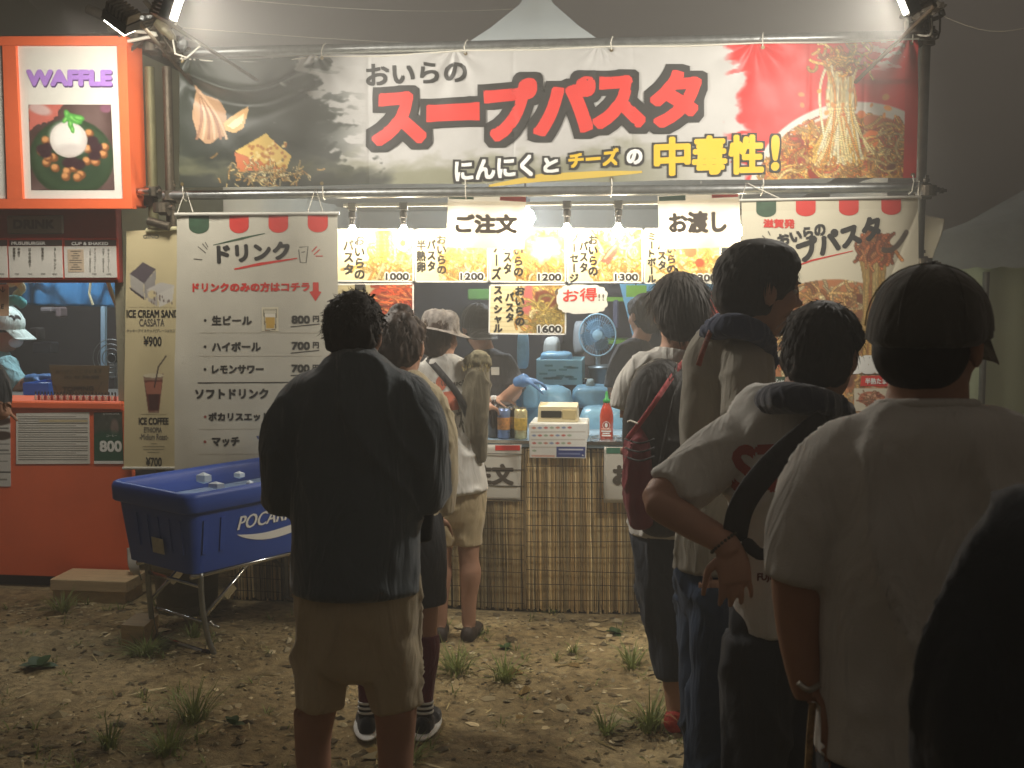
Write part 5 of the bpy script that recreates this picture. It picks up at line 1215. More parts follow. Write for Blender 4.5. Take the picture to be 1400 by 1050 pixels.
# ------------------------------------------------------------------ blue ice cart on its folding stand
C0 = PD(265,668,4.70); zr = C0.z
def cart():
    zr = .755; P0 = G(256,677,zr)      # near rim corner
    P1 = G(400,652,zr); P2 = G(138,656,zr)
    u = (P1-P0); u.z = 0; u.normalize(); v = Vector((-u.y,u.x,0))
    if v.dot(P2-P0) < 0: v = -v
    Ln, W = 1.02, .58
    C = thing('ice_cart_tub', 'blue insulated drink tub with white lettering on a folding steel stand', 'drink tub', tuple(P0+u*Ln/2+v*W/2)[:2]+(.41,))
    TB = mat('blue_tub_plastic', (48,80,164), .42, noise=.06, nscale=6, bump=.05)
    def W_(a, b, z): return P0+u*a+v*b+Vector((0,0,z-zr))
    def ringpts(in_, z, rad, n=6):
        out = []
        for (cx_, cy_, a0) in ((rad+in_, rad+in_, 180),(Ln-rad-in_, rad+in_, 270),(Ln-rad-in_, W-rad-in_, 0),(rad+in_, W-rad-in_, 90)):
            for k in range(n+1):
                a = math.radians(a0+90*k/n); out.append(W_(cx_+rad*math.cos(a), cy_+rad*math.sin(a), z))
        return out
    prof = [(0.055,.405,.05),(.045,.395,.05),(.04,.42,.06),(.018,.62,.06),(.014,.665,.06),(-.004,.668,.06),(-.010,.675,.06),(-.012,.735,.06),(-.006,.752,.06),(.004,.757,.06),(.022,.752,.05),(.03,.735,.05),(.038,.70,.05),(.055,.46,.05)]
    V = []; Fc = []; m = 28
    for (i_, z, r_) in prof: V += ringpts(i_, z, r_)
    for j in range(len(prof)-1):
        for k in range(m): Fc.append((j*m+k,j*m+(k+1)%m,(j+1)*m+(k+1)%m,(j+1)*m+k))
    Fc.append(tuple(range(m))[::-1]); Fc.append(tuple((len(prof)-1)*m+k for k in range(m)))
    smooth_by_angle(put('tub_shell', V, Fc, TB, C), 50)
    # raised ribs on the end and long faces
    def face_pt(side, s, z, o):
        inn = .04-(z-.42)*.11
        if side == 'end': return W_(inn-o, s, z)
        return W_(s, inn-o, z)
    for side, ss in (('end',(.09,.17,.25,.33,.41)),('long',(.1,.19,.86,.94))):
        for s_ in ss:
            mb = MB(); w = .012
            pp = [face_pt(side,s_-w,.47,.002),face_pt(side,s_+w,.47,.002),face_pt(side,s_+w,.47,-.02),face_pt(side,s_-w,.47,-.02),face_pt(side,s_-w,.64,.002),face_pt(side,s_+w,.64,.002),face_pt(side,s_+w,.64,-.02),face_pt(side,s_-w,.64,-.02)]
            pp = [face_pt(side,s_-w,.48,.006),face_pt(side,s_+w,.48,.006),face_pt(side,s_+w,.48,-.01),face_pt(side,s_-w,.48,-.01),face_pt(side,s_-w,.63,.006),face_pt(side,s_+w,.63,.006),face_pt(side,s_+w,.63,-.01),face_pt(side,s_-w,.63,-.01)]
            mb.hexa(pp).build('rib', TB, C)
    # sticker on the end face
    q = [face_pt('end',.205,.535,.0145),face_pt('end',.29,.535,.0145),face_pt('end',.29,.465,.0145),face_pt('end',.205,.465,.0145)]
    put('sticker', q+[face_pt('end',.205,.535,.013),face_pt('end',.29,.535,.013),face_pt('end',.29,.465,.013),face_pt('end',.205,.465,.013)], [(0,1,2,3),(0,4,5,1),(1,5,6,2),(2,6,7,3),(3,7,4,0)], mat('old_sticker',(190,184,160),.7,noise=.25,nscale=40), C)
    # lettering and the wave on the long face
    Vt, T = glyph('POCARI SWEAT'); mn, mx_ = Vt.min(0), Vt.max(0); h = .062; LT = []
    for off_, bx_ in ((0,0),(.0004,.0022),(.0008,-.0022)):
        for vv in Vt:
            s_ = .27+(vv[0]-mn[0])/(mx_[0]-mn[0])*.56; z = .555+(vv[1]-mn[1])/(mx_[1]-mn[1])*h; LT.append(face_pt('long', s_+bx_+(z-.555)*.25, z, .003+off_))
    nT = len(Vt); put('lettering', LT, np.concatenate([T, T+nT, T+2*nT]), WHITEI, C)
    LT = []; Fc = []
    for k in range(25):
        s_ = k/24; x_ = .27+s_*.56; zm = .535-.012*math.sin(s_*6.28)-.02*s_; th = .038*math.sin(math.pi*s_)**.7+.001
        LT += [face_pt('long',x_,zm,.003), face_pt('long',x_,zm-th,.003)]
        if k: Fc.append((2*k-2,2*k,2*k+1,2*k-1))
    put('wave_print', LT, Fc, WHITEI, C)
    # ice water and bottles' caps inside
    put('ice', [W_(a,b,.66) for a,b in ((.05,.05),(Ln-.05,.05),(Ln-.05,W-.05),(.05,W-.05))], [(0,1,2,3)], mat('ice_water',(150,176,206),.1,noise=.2,bump=.4,bscale=30), C)
    rg = random.Random(8)
    for k, (a_, b_) in enumerate(((.42,.12),(.62,.12),(.22,.1),(.8,.16),(.5,.3),(.3,.3),(.7,.34))):
        p = W_(a_, b_, .70); tag(MB().ell(p+Vector((0,0,.030+.012*(k%3))), (X*(.02+.012*(k%3)), Yv*.02, Z*(.018+.01*(k%2))), 5, 3).build('ice_lump', mat('ice_white',(210,222,232),.3), None), ['white ice lump under the tub rim, middle of the near side','white ice lump sticking up beside the lettering end','small ice lump by the near tub corner','ice lump toward the far end of the tub','ice lump in the centre of the tub','ice lump behind the near corner one','ice lump at the far back of the tub'][k], 'ice lump', 'ice in the blue tub')
    # folding stand
    S_ = thing('folding_stand', 'folding tubular steel stand under the blue tub', 'stand', tuple(P0+u*Ln/2+v*W/2)[:2]+(0,))
    r = .0125
    def leg(a_, b0, b1, sp):
        top0 = W_(a_, b0, .395); top1 = W_(a_, b1, .395); f0 = W_(a_+sp, b0-.02, .02); f1 = W_(a_+sp, b1+.02, .02)
        MB().tube([Vector(p) for p in crom([top0, W_(a_+sp*.1,b0,.25), W_(a_+sp*.55,b0-.01,.10), f0+Z*.02, f0], 4)], r, 10).build('leg', STEEL, S_, True)
        MB().tube([Vector(p) for p in crom([top1, W_(a_+sp*.1,b1,.25), W_(a_+sp*.55,b1+.01,.10), f1+Z*.02, f1], 4)], r, 10).build('leg', STEEL, S_, True)
        MB().tube([f0, f1], r, 10).build('foot_bar', CHROME, S_, True); MB().tube([f0, f0+(f1-f0)*.15], r*1.35, 10).build('rubber_grip', BLACKP, S_, True)
        MB().tube([W_(a_+sp*.05,b0,.33), W_(a_+sp*.05,b1,.33)], r*.7, 8).build('cross_bar', CHROME, S_, True)
    leg(.10,.06,.46,.04); leg(.90,.06,.46,.02)
    for b_ in (.06,.46):
        MB().tube([W_(.12,b_,.2), W_(.36,b_,.385)], r*.8, 8).build('brace', CHROME, S_, True); MB().tube([W_(.88,b_,.2), W_(.66,b_,.385)], r*.8, 8).build('brace', CHROME, S_, True)
        MB().bar(W_(.22,b_,.26), W_(.27,b_,.30), .02, .035).build('lock_plate', CHROME, S_)
        MB().tube([W_(.05,b_,.383), W_(.97,b_,.383)], r*.9, 8).build('top_rail', CHROME, S_, True)
    MB().tube([Vector(p) for p in crom([W_(.14,.06,.17), W_(.15,.05,.15), W_(.17,.06,.14), W_(.17,.44,.14), W_(.15,.46,.15)], 4)], r*.6, 8).build('u_bar', CHROME, S_, True)
cart()
# grey bin under the tub
p = G(243,842); t = thing('grey_bin', 'grey plastic bin with a liner standing behind the cart stand', 'bin', (p.x,p.y+.12,0))
MB().lathe((p.x,p.y+.12,0), [(.14,0),(.145,.01),(.165,.30),(.172,.302),(.172,.325),(.16,.325),(.15,.05)], 28).build('bin_body', mat('grey_bin_plastic',(120,116,104),.6,noise=.12), t, True)
MB().lathe((p.x,p.y+.12,.30), [(.176,-.07),(.18,0),(.176,.03),(.165,.03)], 28).build('liner', mat('bin_liner',(180,176,160),.5,noise=.2,translucent=.3,bump=.4,bscale=20), t, True)
t = thing('plastic_bag', 'limp white plastic bag against the kiosk corner', 'plastic bag', tuple(G(188,800))); sheet('bag_cloth', [(172,750),(190,745),(192,795),(187,795)], .0, 10, 14, mat('white_bag',(200,198,188),.5,translucent=.3), t, disp=lambda x,z: .02*np.sin(z*30)+.015*np.sin(x*40), thick=.003)
# ------------------------------------------------------------------ people
SKIN = mat('skin', (174,132,108), .55, noise=.08, nscale=12, bump=.05, bscale=150)
SKIND = mat('tanned_skin', (176,134,112), .55, noise=.1, nscale=12, bump=.05, bscale=150)
HAIR = mat('black_hair', (50,43,36), .7, spec=.3, noise=.3, nscale=40)
HAIRB = mat('dark_brown_hair', (66,50,38), .6, spec=.3, noise=.3, nscale=40)
def cloth(nm, c, r=.85, sheen=.3, ns=.08, b=.25):
    if nm in MATS: return MATS[nm]
    m = mat(nm, c, r, sheen=sheen, noise=ns, nscale=7, bump=b, bscale=420, spec=.2); N = m.node_tree.nodes; L = m.node_tree.links
    tc = N.new('ShaderNodeTexCoord'); mp = N.new('ShaderNodeMapping'); mp.inputs['Scale'].default_value = (1,1,.3); L.new(tc.outputs['Object'], mp.inputs[0])
    n = N.new('ShaderNodeTexNoise'); n.inputs['Scale'].default_value = 11; n.inputs['Detail'].default_value = 3; n.inputs['Distortion'].default_value = .9; L.new(mp.outputs[0], n.inputs['Vector'])
    bp = N.new('ShaderNodeBump'); bp.inputs['Strength'].default_value = .85; bp.inputs['Distance'].default_value = .03; L.new(n.outputs['Fac'], bp.inputs['Height'])
    old = [x for x in N if x.type == 'BUMP' and x != bp][0]; L.new(bp.outputs[0], old.inputs['Normal']); return m
FW = np.array(fwd); RT = np.array(rgt); UP = np.array((0,0,1.0))
FH = np.array((-math.sin(YAW), math.cos(YAW), 0))
def chain_tube(ch, seg=24, n=5, cap=True):
    """ch: (px, py, depth m, half-width px, depth/width ratio) -> closed loft in world space"""
    C = crom([np.array((c[0], c[1], c[2], c[3], (c[4] if len(c) > 4 else 1.0))) for c in ch], n)
    P = [np.array(PD(c[0], c[1], c[2])) for c in C]; A = [c[3]*c[2]/F for c in C]; R = [c[4] for c in C]
    rows = []; V = []; Fc = []
    def ring(p, t, a, b):
        s = np.cross(t, FW); nrm = np.linalg.norm(s)
        s = s/nrm if nrm > .15 else RT; q = np.cross(s, t); q /= np.linalg.norm(q); s = np.cross(t, q)
        th = np.linspace(0, 2*math.pi, seg, endpoint=False)
        return p+np.outer(np.cos(th), s)*a+np.outer(np.sin(th), q)*b
    T = []
    for i in range(len(P)):
        t = P[min(i+1,len(P)-1)]-P[max(i-1,0)]; T.append(t/(np.linalg.norm(t)+1e-9))
    for k in (.35, .75, .95): rows.append(ring(P[0]-T[0]*A[0]*.55*math.sqrt(1-k*k)*(1 if cap else .15), T[0], A[0]*k, A[0]*R[0]*k))
    for i in range(len(P)): rows.append(ring(P[i], T[i], A[i], A[i]*R[i]))
    for k in (.95, .75, .35): rows.append(ring(P[-1]+T[-1]*A[-1]*.55*math.sqrt(1-k*k)*(1 if cap else .15), T[-1], A[-1]*k, A[-1]*R[-1]*k))
    V = np.concatenate(rows); m = len(rows)
    for j in range(m-1):
        for k in range(seg): Fc.append((j*seg+k, j*seg+(k+1)%seg, (j+1)*seg+(k+1)%seg, (j+1)*seg+k))
    Fc.append(tuple(range(seg))[::-1]); Fc.append(tuple((m-1)*seg+k for k in range(seg)))
    return V, Fc
def ellv(c, R3, r, seg=20, rings=14):
    mb = MB(); M = np.array(R3); mb.ell(Vector(c), [Vector(M[0]*r[0]), Vector(M[1]*r[1]), Vector(M[2]*r[2])], seg, rings)
    return np.array([tuple(v) for v in mb.V]), mb.F
def fuse(name, parts, vox, sm, m, parent, disp=None, smooth=True, label=None):
    V = []; Fc = []; n = 0
    for v, f in parts:
        V.append(np.asarray(v)); Fc += [tuple(int(i)+n for i in q) for q in f]; n += len(v)
    V = np.concatenate(V); me = bpy.data.meshes.new('tmp'); me.from_pydata(V.tolist(), [], Fc); me.update()
    import bmesh
    bm = bmesh.new(); bm.from_mesh(me); bmesh.ops.recalc_face_normals(bm, faces=bm.faces); bm.to_mesh(me); bm.free()
    o = bpy.data.objects.new('tmp', me); COL.objects.link(o)
    md = o.modifiers.new('r', 'REMESH'); md.mode = 'VOXEL'; md.voxel_size = vox; md.adaptivity = 0
    if sm: ms = o.modifiers.new('s', 'SMOOTH'); ms.factor = .5; ms.iterations = sm
    dg = bpy.context.evaluated_depsgraph_get(); r = bpy.data.meshes.new_from_object(o.evaluated_get(dg))
    bpy.data.objects.remove(o); bpy.data.meshes.remove(me)
    k = len(r.vertices); co = np.empty(k*3); r.vertices.foreach_get('co', co); co = co.reshape(-1, 3)
    if disp is not None:
        nm = np.empty(k*3); r.vertex_normals.foreach_get('vector', nm); nm = nm.reshape(-1, 3)
        co = co+nm*np.array((1,1,.1))*disp(co, nm)[:, None]
    org = ORG[parent.name]; co = co-np.array(org); r.vertices.foreach_set('co', co.ravel())
    r.name = name; r.polygons.foreach_set('use_smooth', [smooth]*len(r.polygons)); r.update()
    o = bpy.data.objects.new(name, r); COL.objects.link(o); o.parent = parent; ORG[o.name] = Vector(org)
    r.materials.clear(); r.materials.append(m)
    if label: o['label'] = label
    return o
def tuck(par):
    from mathutils.bvhtree import BVHTree
    kids = [o for o in bpy.data.objects if o.parent == par and o.type == 'MESH']
    body = [o for o in kids if o.name.split('.')[0] == 'body'][0]; me = body.data; n = len(me.vertices)
    co = np.empty(n*3); me.vertices.foreach_get('co', co); co = co.reshape(-1,3); nm = np.empty(n*3); me.vertex_normals.foreach_get('vector', nm); nm = nm.reshape(-1,3)
    for g in kids:
        if g.name.split('.')[0] not in ('shirt','tee_shirt','top','shorts','skirt','trousers','jeans','knee_sock','ankle_sock','shoe','red_shoe','sandal','collar'): continue
        bv = BVHTree.FromPolygons([v.co for v in g.data.vertices], [tuple(p.vertices) for p in g.data.polygons])
        bb = np.array([v.co for v in g.data.vertices]); lo, hi = bb.min(0)-.01, bb.max(0)+.01
        for i in np.nonzero(((co > lo) & (co < hi)).all(1))[0]:
            h, q, _, dist = bv.find_nearest(co[i], .05)
            if h is None: continue
            q = np.array(q); s = float(np.dot(co[i]-np.array(h), q))
            if s > -.006 and s < .03 and np.dot(q, nm[i]) > .6: co[i] = np.array(h)-q*.007
    me.vertices.foreach_set('co', co.ravel()); me.update()
def folds(seed, amp=.007, vs=5.0, hs=16.0, dg=.5):
    """drapery: long ridges that fall and fan out, as noise stretched down the cloth"""
    def f(co, nm):
        x, y, z = co[:,0], co[:,1], co[:,2]
        u = x+dg*.35*vn(x*2.2, y*2.2, z*2.2, seed+7)
        a = vn(u*hs, y*hs, z*vs, seed); r = 1-np.abs(a)*2.2
        b = vn((u+z*.6)*hs*.7, y*hs*.7, (z-x*.5)*vs*1.6, seed+3)
        c = vn(x*34, y*34, z*22, seed+5)
        return amp*(1.7*np.clip(r,-.3,1)**3+.7*b+.3*c)
    return f
def frame_of(yaw, pitch=0, roll=0):
    """local right, forward, up; yaw 0 looks away from the camera, +90 looks to the photo's right edge"""
    y = math.radians(yaw); f = FH*math.cos(y)+RT*math.sin(y); r = np.cross(f, UP); p = math.radians(pitch)
    f2 = f*math.cos(p)-UP*math.sin(p); u2 = np.cross(r, f2); q = math.radians(roll)
    r3 = r*math.cos(q)+u2*math.sin(q); u3 = np.cross(r3, f2); return np.array((r3, f2, u3))
class Head:
    def __init__(s, px, py, d, hpx, yaw=0, pitch=0, roll=0):
        s.c = np.array(PD(px, py, d)); s.k = hpx*d/F/.235; s.M = frame_of(yaw, pitch, roll)
    def L(s, r, f, u): return s.c+(s.M[0]*r+s.M[1]*f+s.M[2]*u)*s.k
    def E(s, c, r, seg=20, rings=14): return ellv(s.L(*c), s.M, [q*s.k for q in r], seg, rings)
    def flesh(s):
        P = [s.E((0,-.012,.030),(.074,.094,.086)), s.E((0,.026,-.040),(.057,.060,.074)), s.E((0,.052,-.092),(.030,.028,.022)),
             s.E((0,.074,.026),(.050,.018,.016)), s.E((0,.078,-.060),(.024,.016,.009)), s.E((0,.076,-.073),(.021,.015,.008)),
             s.E((.034,.056,-.020),(.024,.028,.030)), s.E((-.034,.056,-.020),(.024,.028,.030)), s.E((0,-.030,-.050),(.052,.052,.060)),
             s.E((0,.088,.0),(.010,.016,.028)), s.E((0,.102,-.024),(.013,.014,.012)), s.E((0,.091,-.028),(.019,.012,.010))]
        for q in (-1, 1):
            P.append(s.E((q*.077,-.004,-.008),(.009,.019,.031))); P.append(s.E((q*.083,-.012,.004),(.006,.010,.022)))
        return P
    def eyes(s, par):
        for q in (-1, 1):
            V, Fc = s.E((q*.030,.077,.004),(.011,.008,.007), 10, 8); put('eye', V, Fc, mat('eye_white',(220,214,204),.3), par, True)
            V, Fc = s.E((q*.030,.0845,.004),(.0045,.002,.0045), 8, 6); put('iris', V, Fc, BLACKP, par, True)
            V, Fc = s.E((q*.031,.086,.026),(.017,.004,.003), 8, 6); put('eyebrow', V, Fc, HAIR, par, True)
def hair(H, par, m, vol=1.0, length=.05, seed=0, n=1500, frizz=.3, back=0.0, top=0.0, fringe=True, nape=-.07, clumps=.010, extra=(), curl=0.0):
    """a hair mass over the skull plus many tapering locks that follow it down"""
    k = H.k
    P = [H.E((0,-.016,.040),(.084*vol,.103*vol,.088*vol)), H.E((0,-.040,-.010),(.080*vol,.078*vol,.078*vol))]
    if nape < -.05: P.append(H.E((0,-.052,nape+.02),(.060*vol,.048*vol,.042)))
    if fringe: P.append(H.E((0,.040,.066),(.070*vol,.050*vol,.040*vol)))
    for e in extra: P.append(H.E(*e))
    def dsp(co, nm):
        return k*(clumps*vn(co[:,0]*45, co[:,1]*45, co[:,2]*16, seed)+clumps*.6*vn(co[:,0]*110, co[:,1]*110, co[:,2]*30, seed+2))
    o = fuse('hair', P, .006, 1, m, par, dsp)
    rg = np.random.default_rng(seed+50); V = []; Fc = []
    for i in range(n):
        u = rg.uniform(-1,1); a = rg.uniform(0, 2*math.pi); st = math.sqrt(1-u*u); d = np.array((st*math.cos(a), st*math.sin(a), u))
        if d[1] > .35 and d[2] < .30: continue
        if d[2] < -.62: continue
        base = np.array((0,-.018,.034)); r_ = np.array((.080,.100,.086))*vol; p = base+d*r_*.96
        if abs(d[0]) > .75 and d[1] > 0 and d[2] < .0: continue
        down = np.array((0,-.25,-1.0)); tan = down-d*np.dot(down,d); tan /= np.linalg.norm(tan)+1e-6
        sw = np.array((rg.normal(0,1), rg.normal(0,1), rg.normal(0,.7)))*frizz
        dr = tan+d*(.18+.25*frizz)+sw; dr /= np.linalg.norm(dr); L = length*rg.uniform(.5,1.25)/.235*.235
        pts = []; q = p.copy(); nseg = 5; ph = rg.uniform(0,6.28)
        for j in range(nseg+1):
            pts.append(q.copy()); dd = dr+np.array((0,0,-.22))*j+curl*np.array((math.cos(ph+j*1.7), math.sin(ph+j*1.7), .3*math.sin(ph+j))); q = q+dd/np.linalg.norm(dd)*L/nseg
            e = (q-base)/(r_*.99); ee = np.linalg.norm(e)
            if ee < 1: q = base+(q-base)/ee
        w = .0034*rg.uniform(.6,1.3); s_ = np.cross(dr, d); s_ /= np.linalg.norm(s_)+1e-6; k0 = len(V)
        for j, q in enumerate(pts):
            ww = w*(1-(j/nseg)**2)+.0002; V.append(H.L(*(q-s_*ww))); V.append(H.L(*(q+s_*ww)))
        for j in range(nseg): Fc.append((k0+2*j,k0+2*j+1,k0+2*j+3,k0+2*j+2))
    put('hair_locks', V, Fc, m, par, True)
    return o
def hand(base, dr, palm_n, side, size, curl=.6, spread=.25):
    """wrist point, direction of the fingers, palm normal (towards the curl), thumb side vector; returns closed pieces"""
    b = np.asarray(base, float); d = np.asarray(dr, float); d = d/np.linalg.norm(d); n = np.asarray(palm_n, float); n = n-d*np.dot(n,d); n /= np.linalg.norm(n)
    s = np.cross(d, n); s = s*(1 if np.dot(s, np.asarray(side, float)) > 0 else -1); P = []
    def tube3(pts, rs, fl=1.0):
        mb = MB(); mb.tube([Vector(p) for p in crom([np.asarray(p) for p in pts], 3)], [float(x) for x in np.interp(np.linspace(0,1,3*(len(pts)-1)+1), np.linspace(0,1,len(rs)), rs)], 10)
        return np.array([tuple(v) for v in mb.V]), mb.F
    L = size
    for q, w in ((-.33,.15),(-.1,.16),(.12,.16),(.33,.15)):
        P.append(tube3([b+s*q*L*.25-d*.02*L, b+d*L*.22+s*q*L*.42, b+d*L*.48+s*q*L*.50], [L*.11,L*.12,L*.085]))
    for q, ln, r_ in ((-.40,.36,.043),(-.13,.45,.048),(.13,.48,.050),(.40,.44,.048)):
        c0 = b+d*L*.45+s*q*L*.5; dd = d+s*q*spread; a = 0; pts = [c0]; p = c0.copy()
        for j in range(3):
            a += curl*(.45 if j == 0 else .65); v = dd*math.cos(a)+n*math.sin(a); p = p+v/np.linalg.norm(v)*ln*L*(.42,.32,.26)[j]; pts.append(p.copy())
        P.append(tube3(pts, [L*r_*1.12, L*r_*1.05, L*r_, L*r_*.85])); P.append(ellv(pts[-1], np.eye(3), (L*r_*.86,)*3, 10, 8))
    t0 = b+d*L*.12+s*L*.16; P.append(tube3([t0, t0+(d*.5+s*.75+n*.25)*L*.25, t0+(d*.85+s*.62+n*.5)*L*.42, t0+(d*1.1+s*.55+n*.75)*L*.52], [L*.085,L*.066,L*.052,L*.038]))
    return P
def footp(ankle, yaw, L=.25, w=.045, z=0.0, cl=1.0):
    """a shoe-shaped foot under the ankle point"""
    M = frame_of(yaw); a = np.array(ankle); a[2] = z; f = M[1]; r = M[0]
    P = [ellv(a+f*L*.05+UP*.035, M, (w*.85,L*.26,.042)), ellv(a+f*L*.42+UP*.025, M, (w,L*.36,.032)), ellv(a-f*L*.10+UP*.035, M, (w*.75,L*.14,.042)), ellv(a+f*L*.62+UP*.02,M,(w*.85,L*.14,.022))]
    return P
def person(label, px, py, d, group='people queuing at the stall'):
    p = PD(px, py, d); return thing('person', label, 'person', (p.x, p.y, 0.0), group)
def scale_ch(ch, k): return [(c[0], c[1], c[2], c[3]*k)+tuple(c[4:]) for c in ch]
def groundpy(d):     # photo row where the ground is at optical depth d
    lo, hi = 400, 3000
    for _ in range(40):
        m_ = (lo+hi)/2; z = PD(700, m_, d).z
        if z > 0: lo = m_
        else: hi = m_
    return lo
TUB = chain_tube

# --- the man in the dark shirt, seen from behind, looking down at his phone
d = 2.95; gp = groundpy(d)
A = person('man in dark short sleeved shirt and khaki shorts, seen from behind', 487, 900, d)
H = Head(485, 458, d+.03, 106, 4, 20)
torso = [(487,495,d+.01,36,1.0),(487,504,d,54,.85),(487,515,d,74,.68),(487,531,d,90,.58),(487,556,d,100,.56),(487,590,d,98,.56),(486,640,d,90,.60),(486,700,d,88,.68),(486,760,d,89,.78),(486,808,d,87,.84)]
armL = [(428,560,d,24),(400,612,d+.02,24),(391,668,d+.05,21),(410,660,d+.20,20),(450,632,d+.33,16)]
armR = [(546,560,d,24),(572,612,d+.02,24),(580,668,d+.05,21),(562,660,d+.20,20),(524,632,d+.33,16)]
legL = [(446,860,d,44,1),(432,960,d,31,1),(428,1010,d+.01,25,1.05),(429,1060,d,23,1.1),(430,1130,d,17,1),(431,gp-14,d,13,1)]
legR = [(530,860,d,44,1),(540,960,d,31,1),(541,1010,d+.01,26,1.05),(541,1060,d,23,1.1),(541,1130,d,17,1),(541,gp-14,d,13,1)]
neck = [(486,470,d+.03,30),(486,500,d+.01,32),(486,530,d,36)]
hl = np.array(PD(456,628,d+.36)); hr = np.array(PD(520,628,d+.36))
fuse('body', H.flesh()+[TUB(neck),TUB(scale_ch(torso,.85)),TUB(armL),TUB(armR),TUB(legL),TUB(legR)]+hand(hl, RT*.8+UP*.5, -FH, UP, .17, .9)+hand(hr, -RT*.8+UP*.5, -FH, UP, .17, .9)+footp(PD(431,gp,d),-6)+footp(PD(541,gp,d),6), .0075, 3, SKIND, A)
H.eyes(A)
sleeveL = [(456,522,d,26,.9),(418,546,d,34,.9),(398,590,d,37,.95),(391,636,d+.01,32,1.05),(391,668,d+.02,31,1.15),(392,688,d+.04,30,1.2)]
sleeveR = [(518,522,d,26,.9),(556,546,d,34,.9),(575,590,d,37,.95),(581,636,d+.01,32,1.05),(581,666,d+.02,31,1.15),(580,686,d+.04,30,1.2)]
NAVY = cloth('charcoal_navy_cloth', (88,98,104), .7, .5)
fuse('shirt', [TUB(torso,cap=False),TUB(sleeveL,cap=False),TUB(sleeveR,cap=False)], .009, 4, NAVY, A, folds(1,.008,2.0,11))
fuse('collar', [TUB([(486,490,d+.01,34,.95),(486,499,d,40,.9),(486,508,d,50,.8)])], .008, 2, NAVY, A, folds(2,.003))
KH = cloth('khaki_cloth', (200,184,152), .75, .3)
hips = [(487,770,d,76,.72),(487,800,d,83,.72),(487,850,d,84,.72),(487,892,d,78,.68)]
fuse('shorts', [TUB(hips),TUB([(447,880,d,42,1),(440,920,d,38,1),(437,966,d,34,1)],cap=False),TUB([(527,880,d,44,1),(535,920,d,40,1),(540,968,d,33,1)],cap=False)], .009, 3, KH, A, folds(4,.010,4,11))
hair(H, A, HAIR, 1.03, .05, 1, 3600, .55, clumps=.013, curl=.9, nape=-.04)
for x0, q in ((431,-6),(541,6)): fuse('shoe', footp(PD(x0,gp,d),q,.28,.052), .008, 2, BLACKP, A)
t = thing('mobile_phone', 'phone held in front of the man in the dark shirt', 'phone', tuple(PD(488,625,d+.42))); p = PD(488,618,d+.42); M = frame_of(0,-35)
q = MB(); q.V = [Vector(np.array(p)+M[0]*a+M[1]*b+M[2]*c_) for a,b,c_ in ((-.036,-.004,-.075),(.036,-.004,-.075),(.036,.004,-.075),(-.036,.004,-.075),(-.036,-.004,.075),(.036,-.004,.075),(.036,.004,.075),(-.036,.004,.075))]; q.F = [(3,2,1,0),(4,5,6,7),(0,1,5,4),(1,2,6,5),(2,3,7,6),(3,0,4,7)]; q.build('phone_body', BLACKP, t)
t = person('x', 578, 715, d+.05); t['label'] = 'small dark pouch hanging at the hip of the man in the dark shirt'; t['category'] = 'pouch'; t.name = 'hip_pouch'; ORG[t.name] = Vector(t.location); del t['group']
fuse('pouch_bag', [TUB([(577,684,d+.08,14,.6),(577,700,d+.08,15,.7),(577,735,d+.08,14,.7)])], .006, 2, cloth('black_nylon',(30,30,32),.5,.1), t, folds(9,.002)); MB().tube([PD(574,684,d+.08),PD(560,600,d+.13),PD(520,520,d+.1)], .006, 6).build('strap', BLACKP, t)

# --- the woman behind him with tied hair
d = 4.0; gp = groundpy(d)
A = person('woman with tied up hair, beige top, black skirt and maroon knee socks', 552, 900, d)
H = Head(549,474,d,92, 18, 6)
torso = [(552,506,d,20,1),(552,522,d,38,.8),(552,542,d,55,.6),(552,590,d,57,.62),(552,660,d,52,.66),(553,712,d,50,.68)]
armR = [(600,556,d,16),(607,620,d,14),(604,690,d+.05,11),(588,706,d+.12,9)]
armL = [(506,556,d,16),(502,620,d,14),(508,690,d+.05,11),(520,706,d+.12,9)]
legR = [(578,800,d,24),(582,860,d,16),(582,890,d,18,1.1),(580,930,d,13),(579,gp-6,d,9)]
legL = [(524,800,d,24),(508,860,d,16),(504,890,d,18,1.1),(503,930,d,13),(503,gp-6,d,9)]
fuse('body', H.flesh()+[TUB([(552,484,d,18),(552,510,d,19),(552,530,d,24)]),TUB(scale_ch(torso,.85)),TUB(armL),TUB(armR),TUB(legL),TUB(legR)]+hand(PD(590,704,d+.12),-UP+RT*.1,FH,RT,.15,.5)+hand(PD(518,704,d+.12),-UP,FH,-RT,.15,.5)+footp(PD(579,gp,d),8,.21,.038)+footp(PD(503,gp,d),-8,.21,.038), .0075, 3, SKIN, A)
H.eyes(A)
BEI = cloth('beige_cotton', (186,172,140), .8)
fuse('top', [TUB(torso,cap=False),TUB([(590,548,d,22,.8),(602,590,d,22,.9),(606,650,d,20,1),(604,700,d+.03,18,1)],cap=False),TUB([(514,548,d,22,.8),(504,590,d,22,.9),(502,650,d,20,1),(504,700,d+.03,18,1)],cap=False)], .009, 3, BEI, A, folds(12,.006,5,15))
fuse('skirt', [TUB([(556,702,d,50,.7),(560,740,d,50,.7),(562,800,d,49,.7),(563,826,d,48,.7)],cap=False)], .009, 3, cloth('black_cloth',(62,64,68),.9,.1), A, folds(13,.005,3,12))
MAR = cloth('maroon_knit',(104,34,46),.8,.3); BK = cloth('black_knit',(30,30,34))
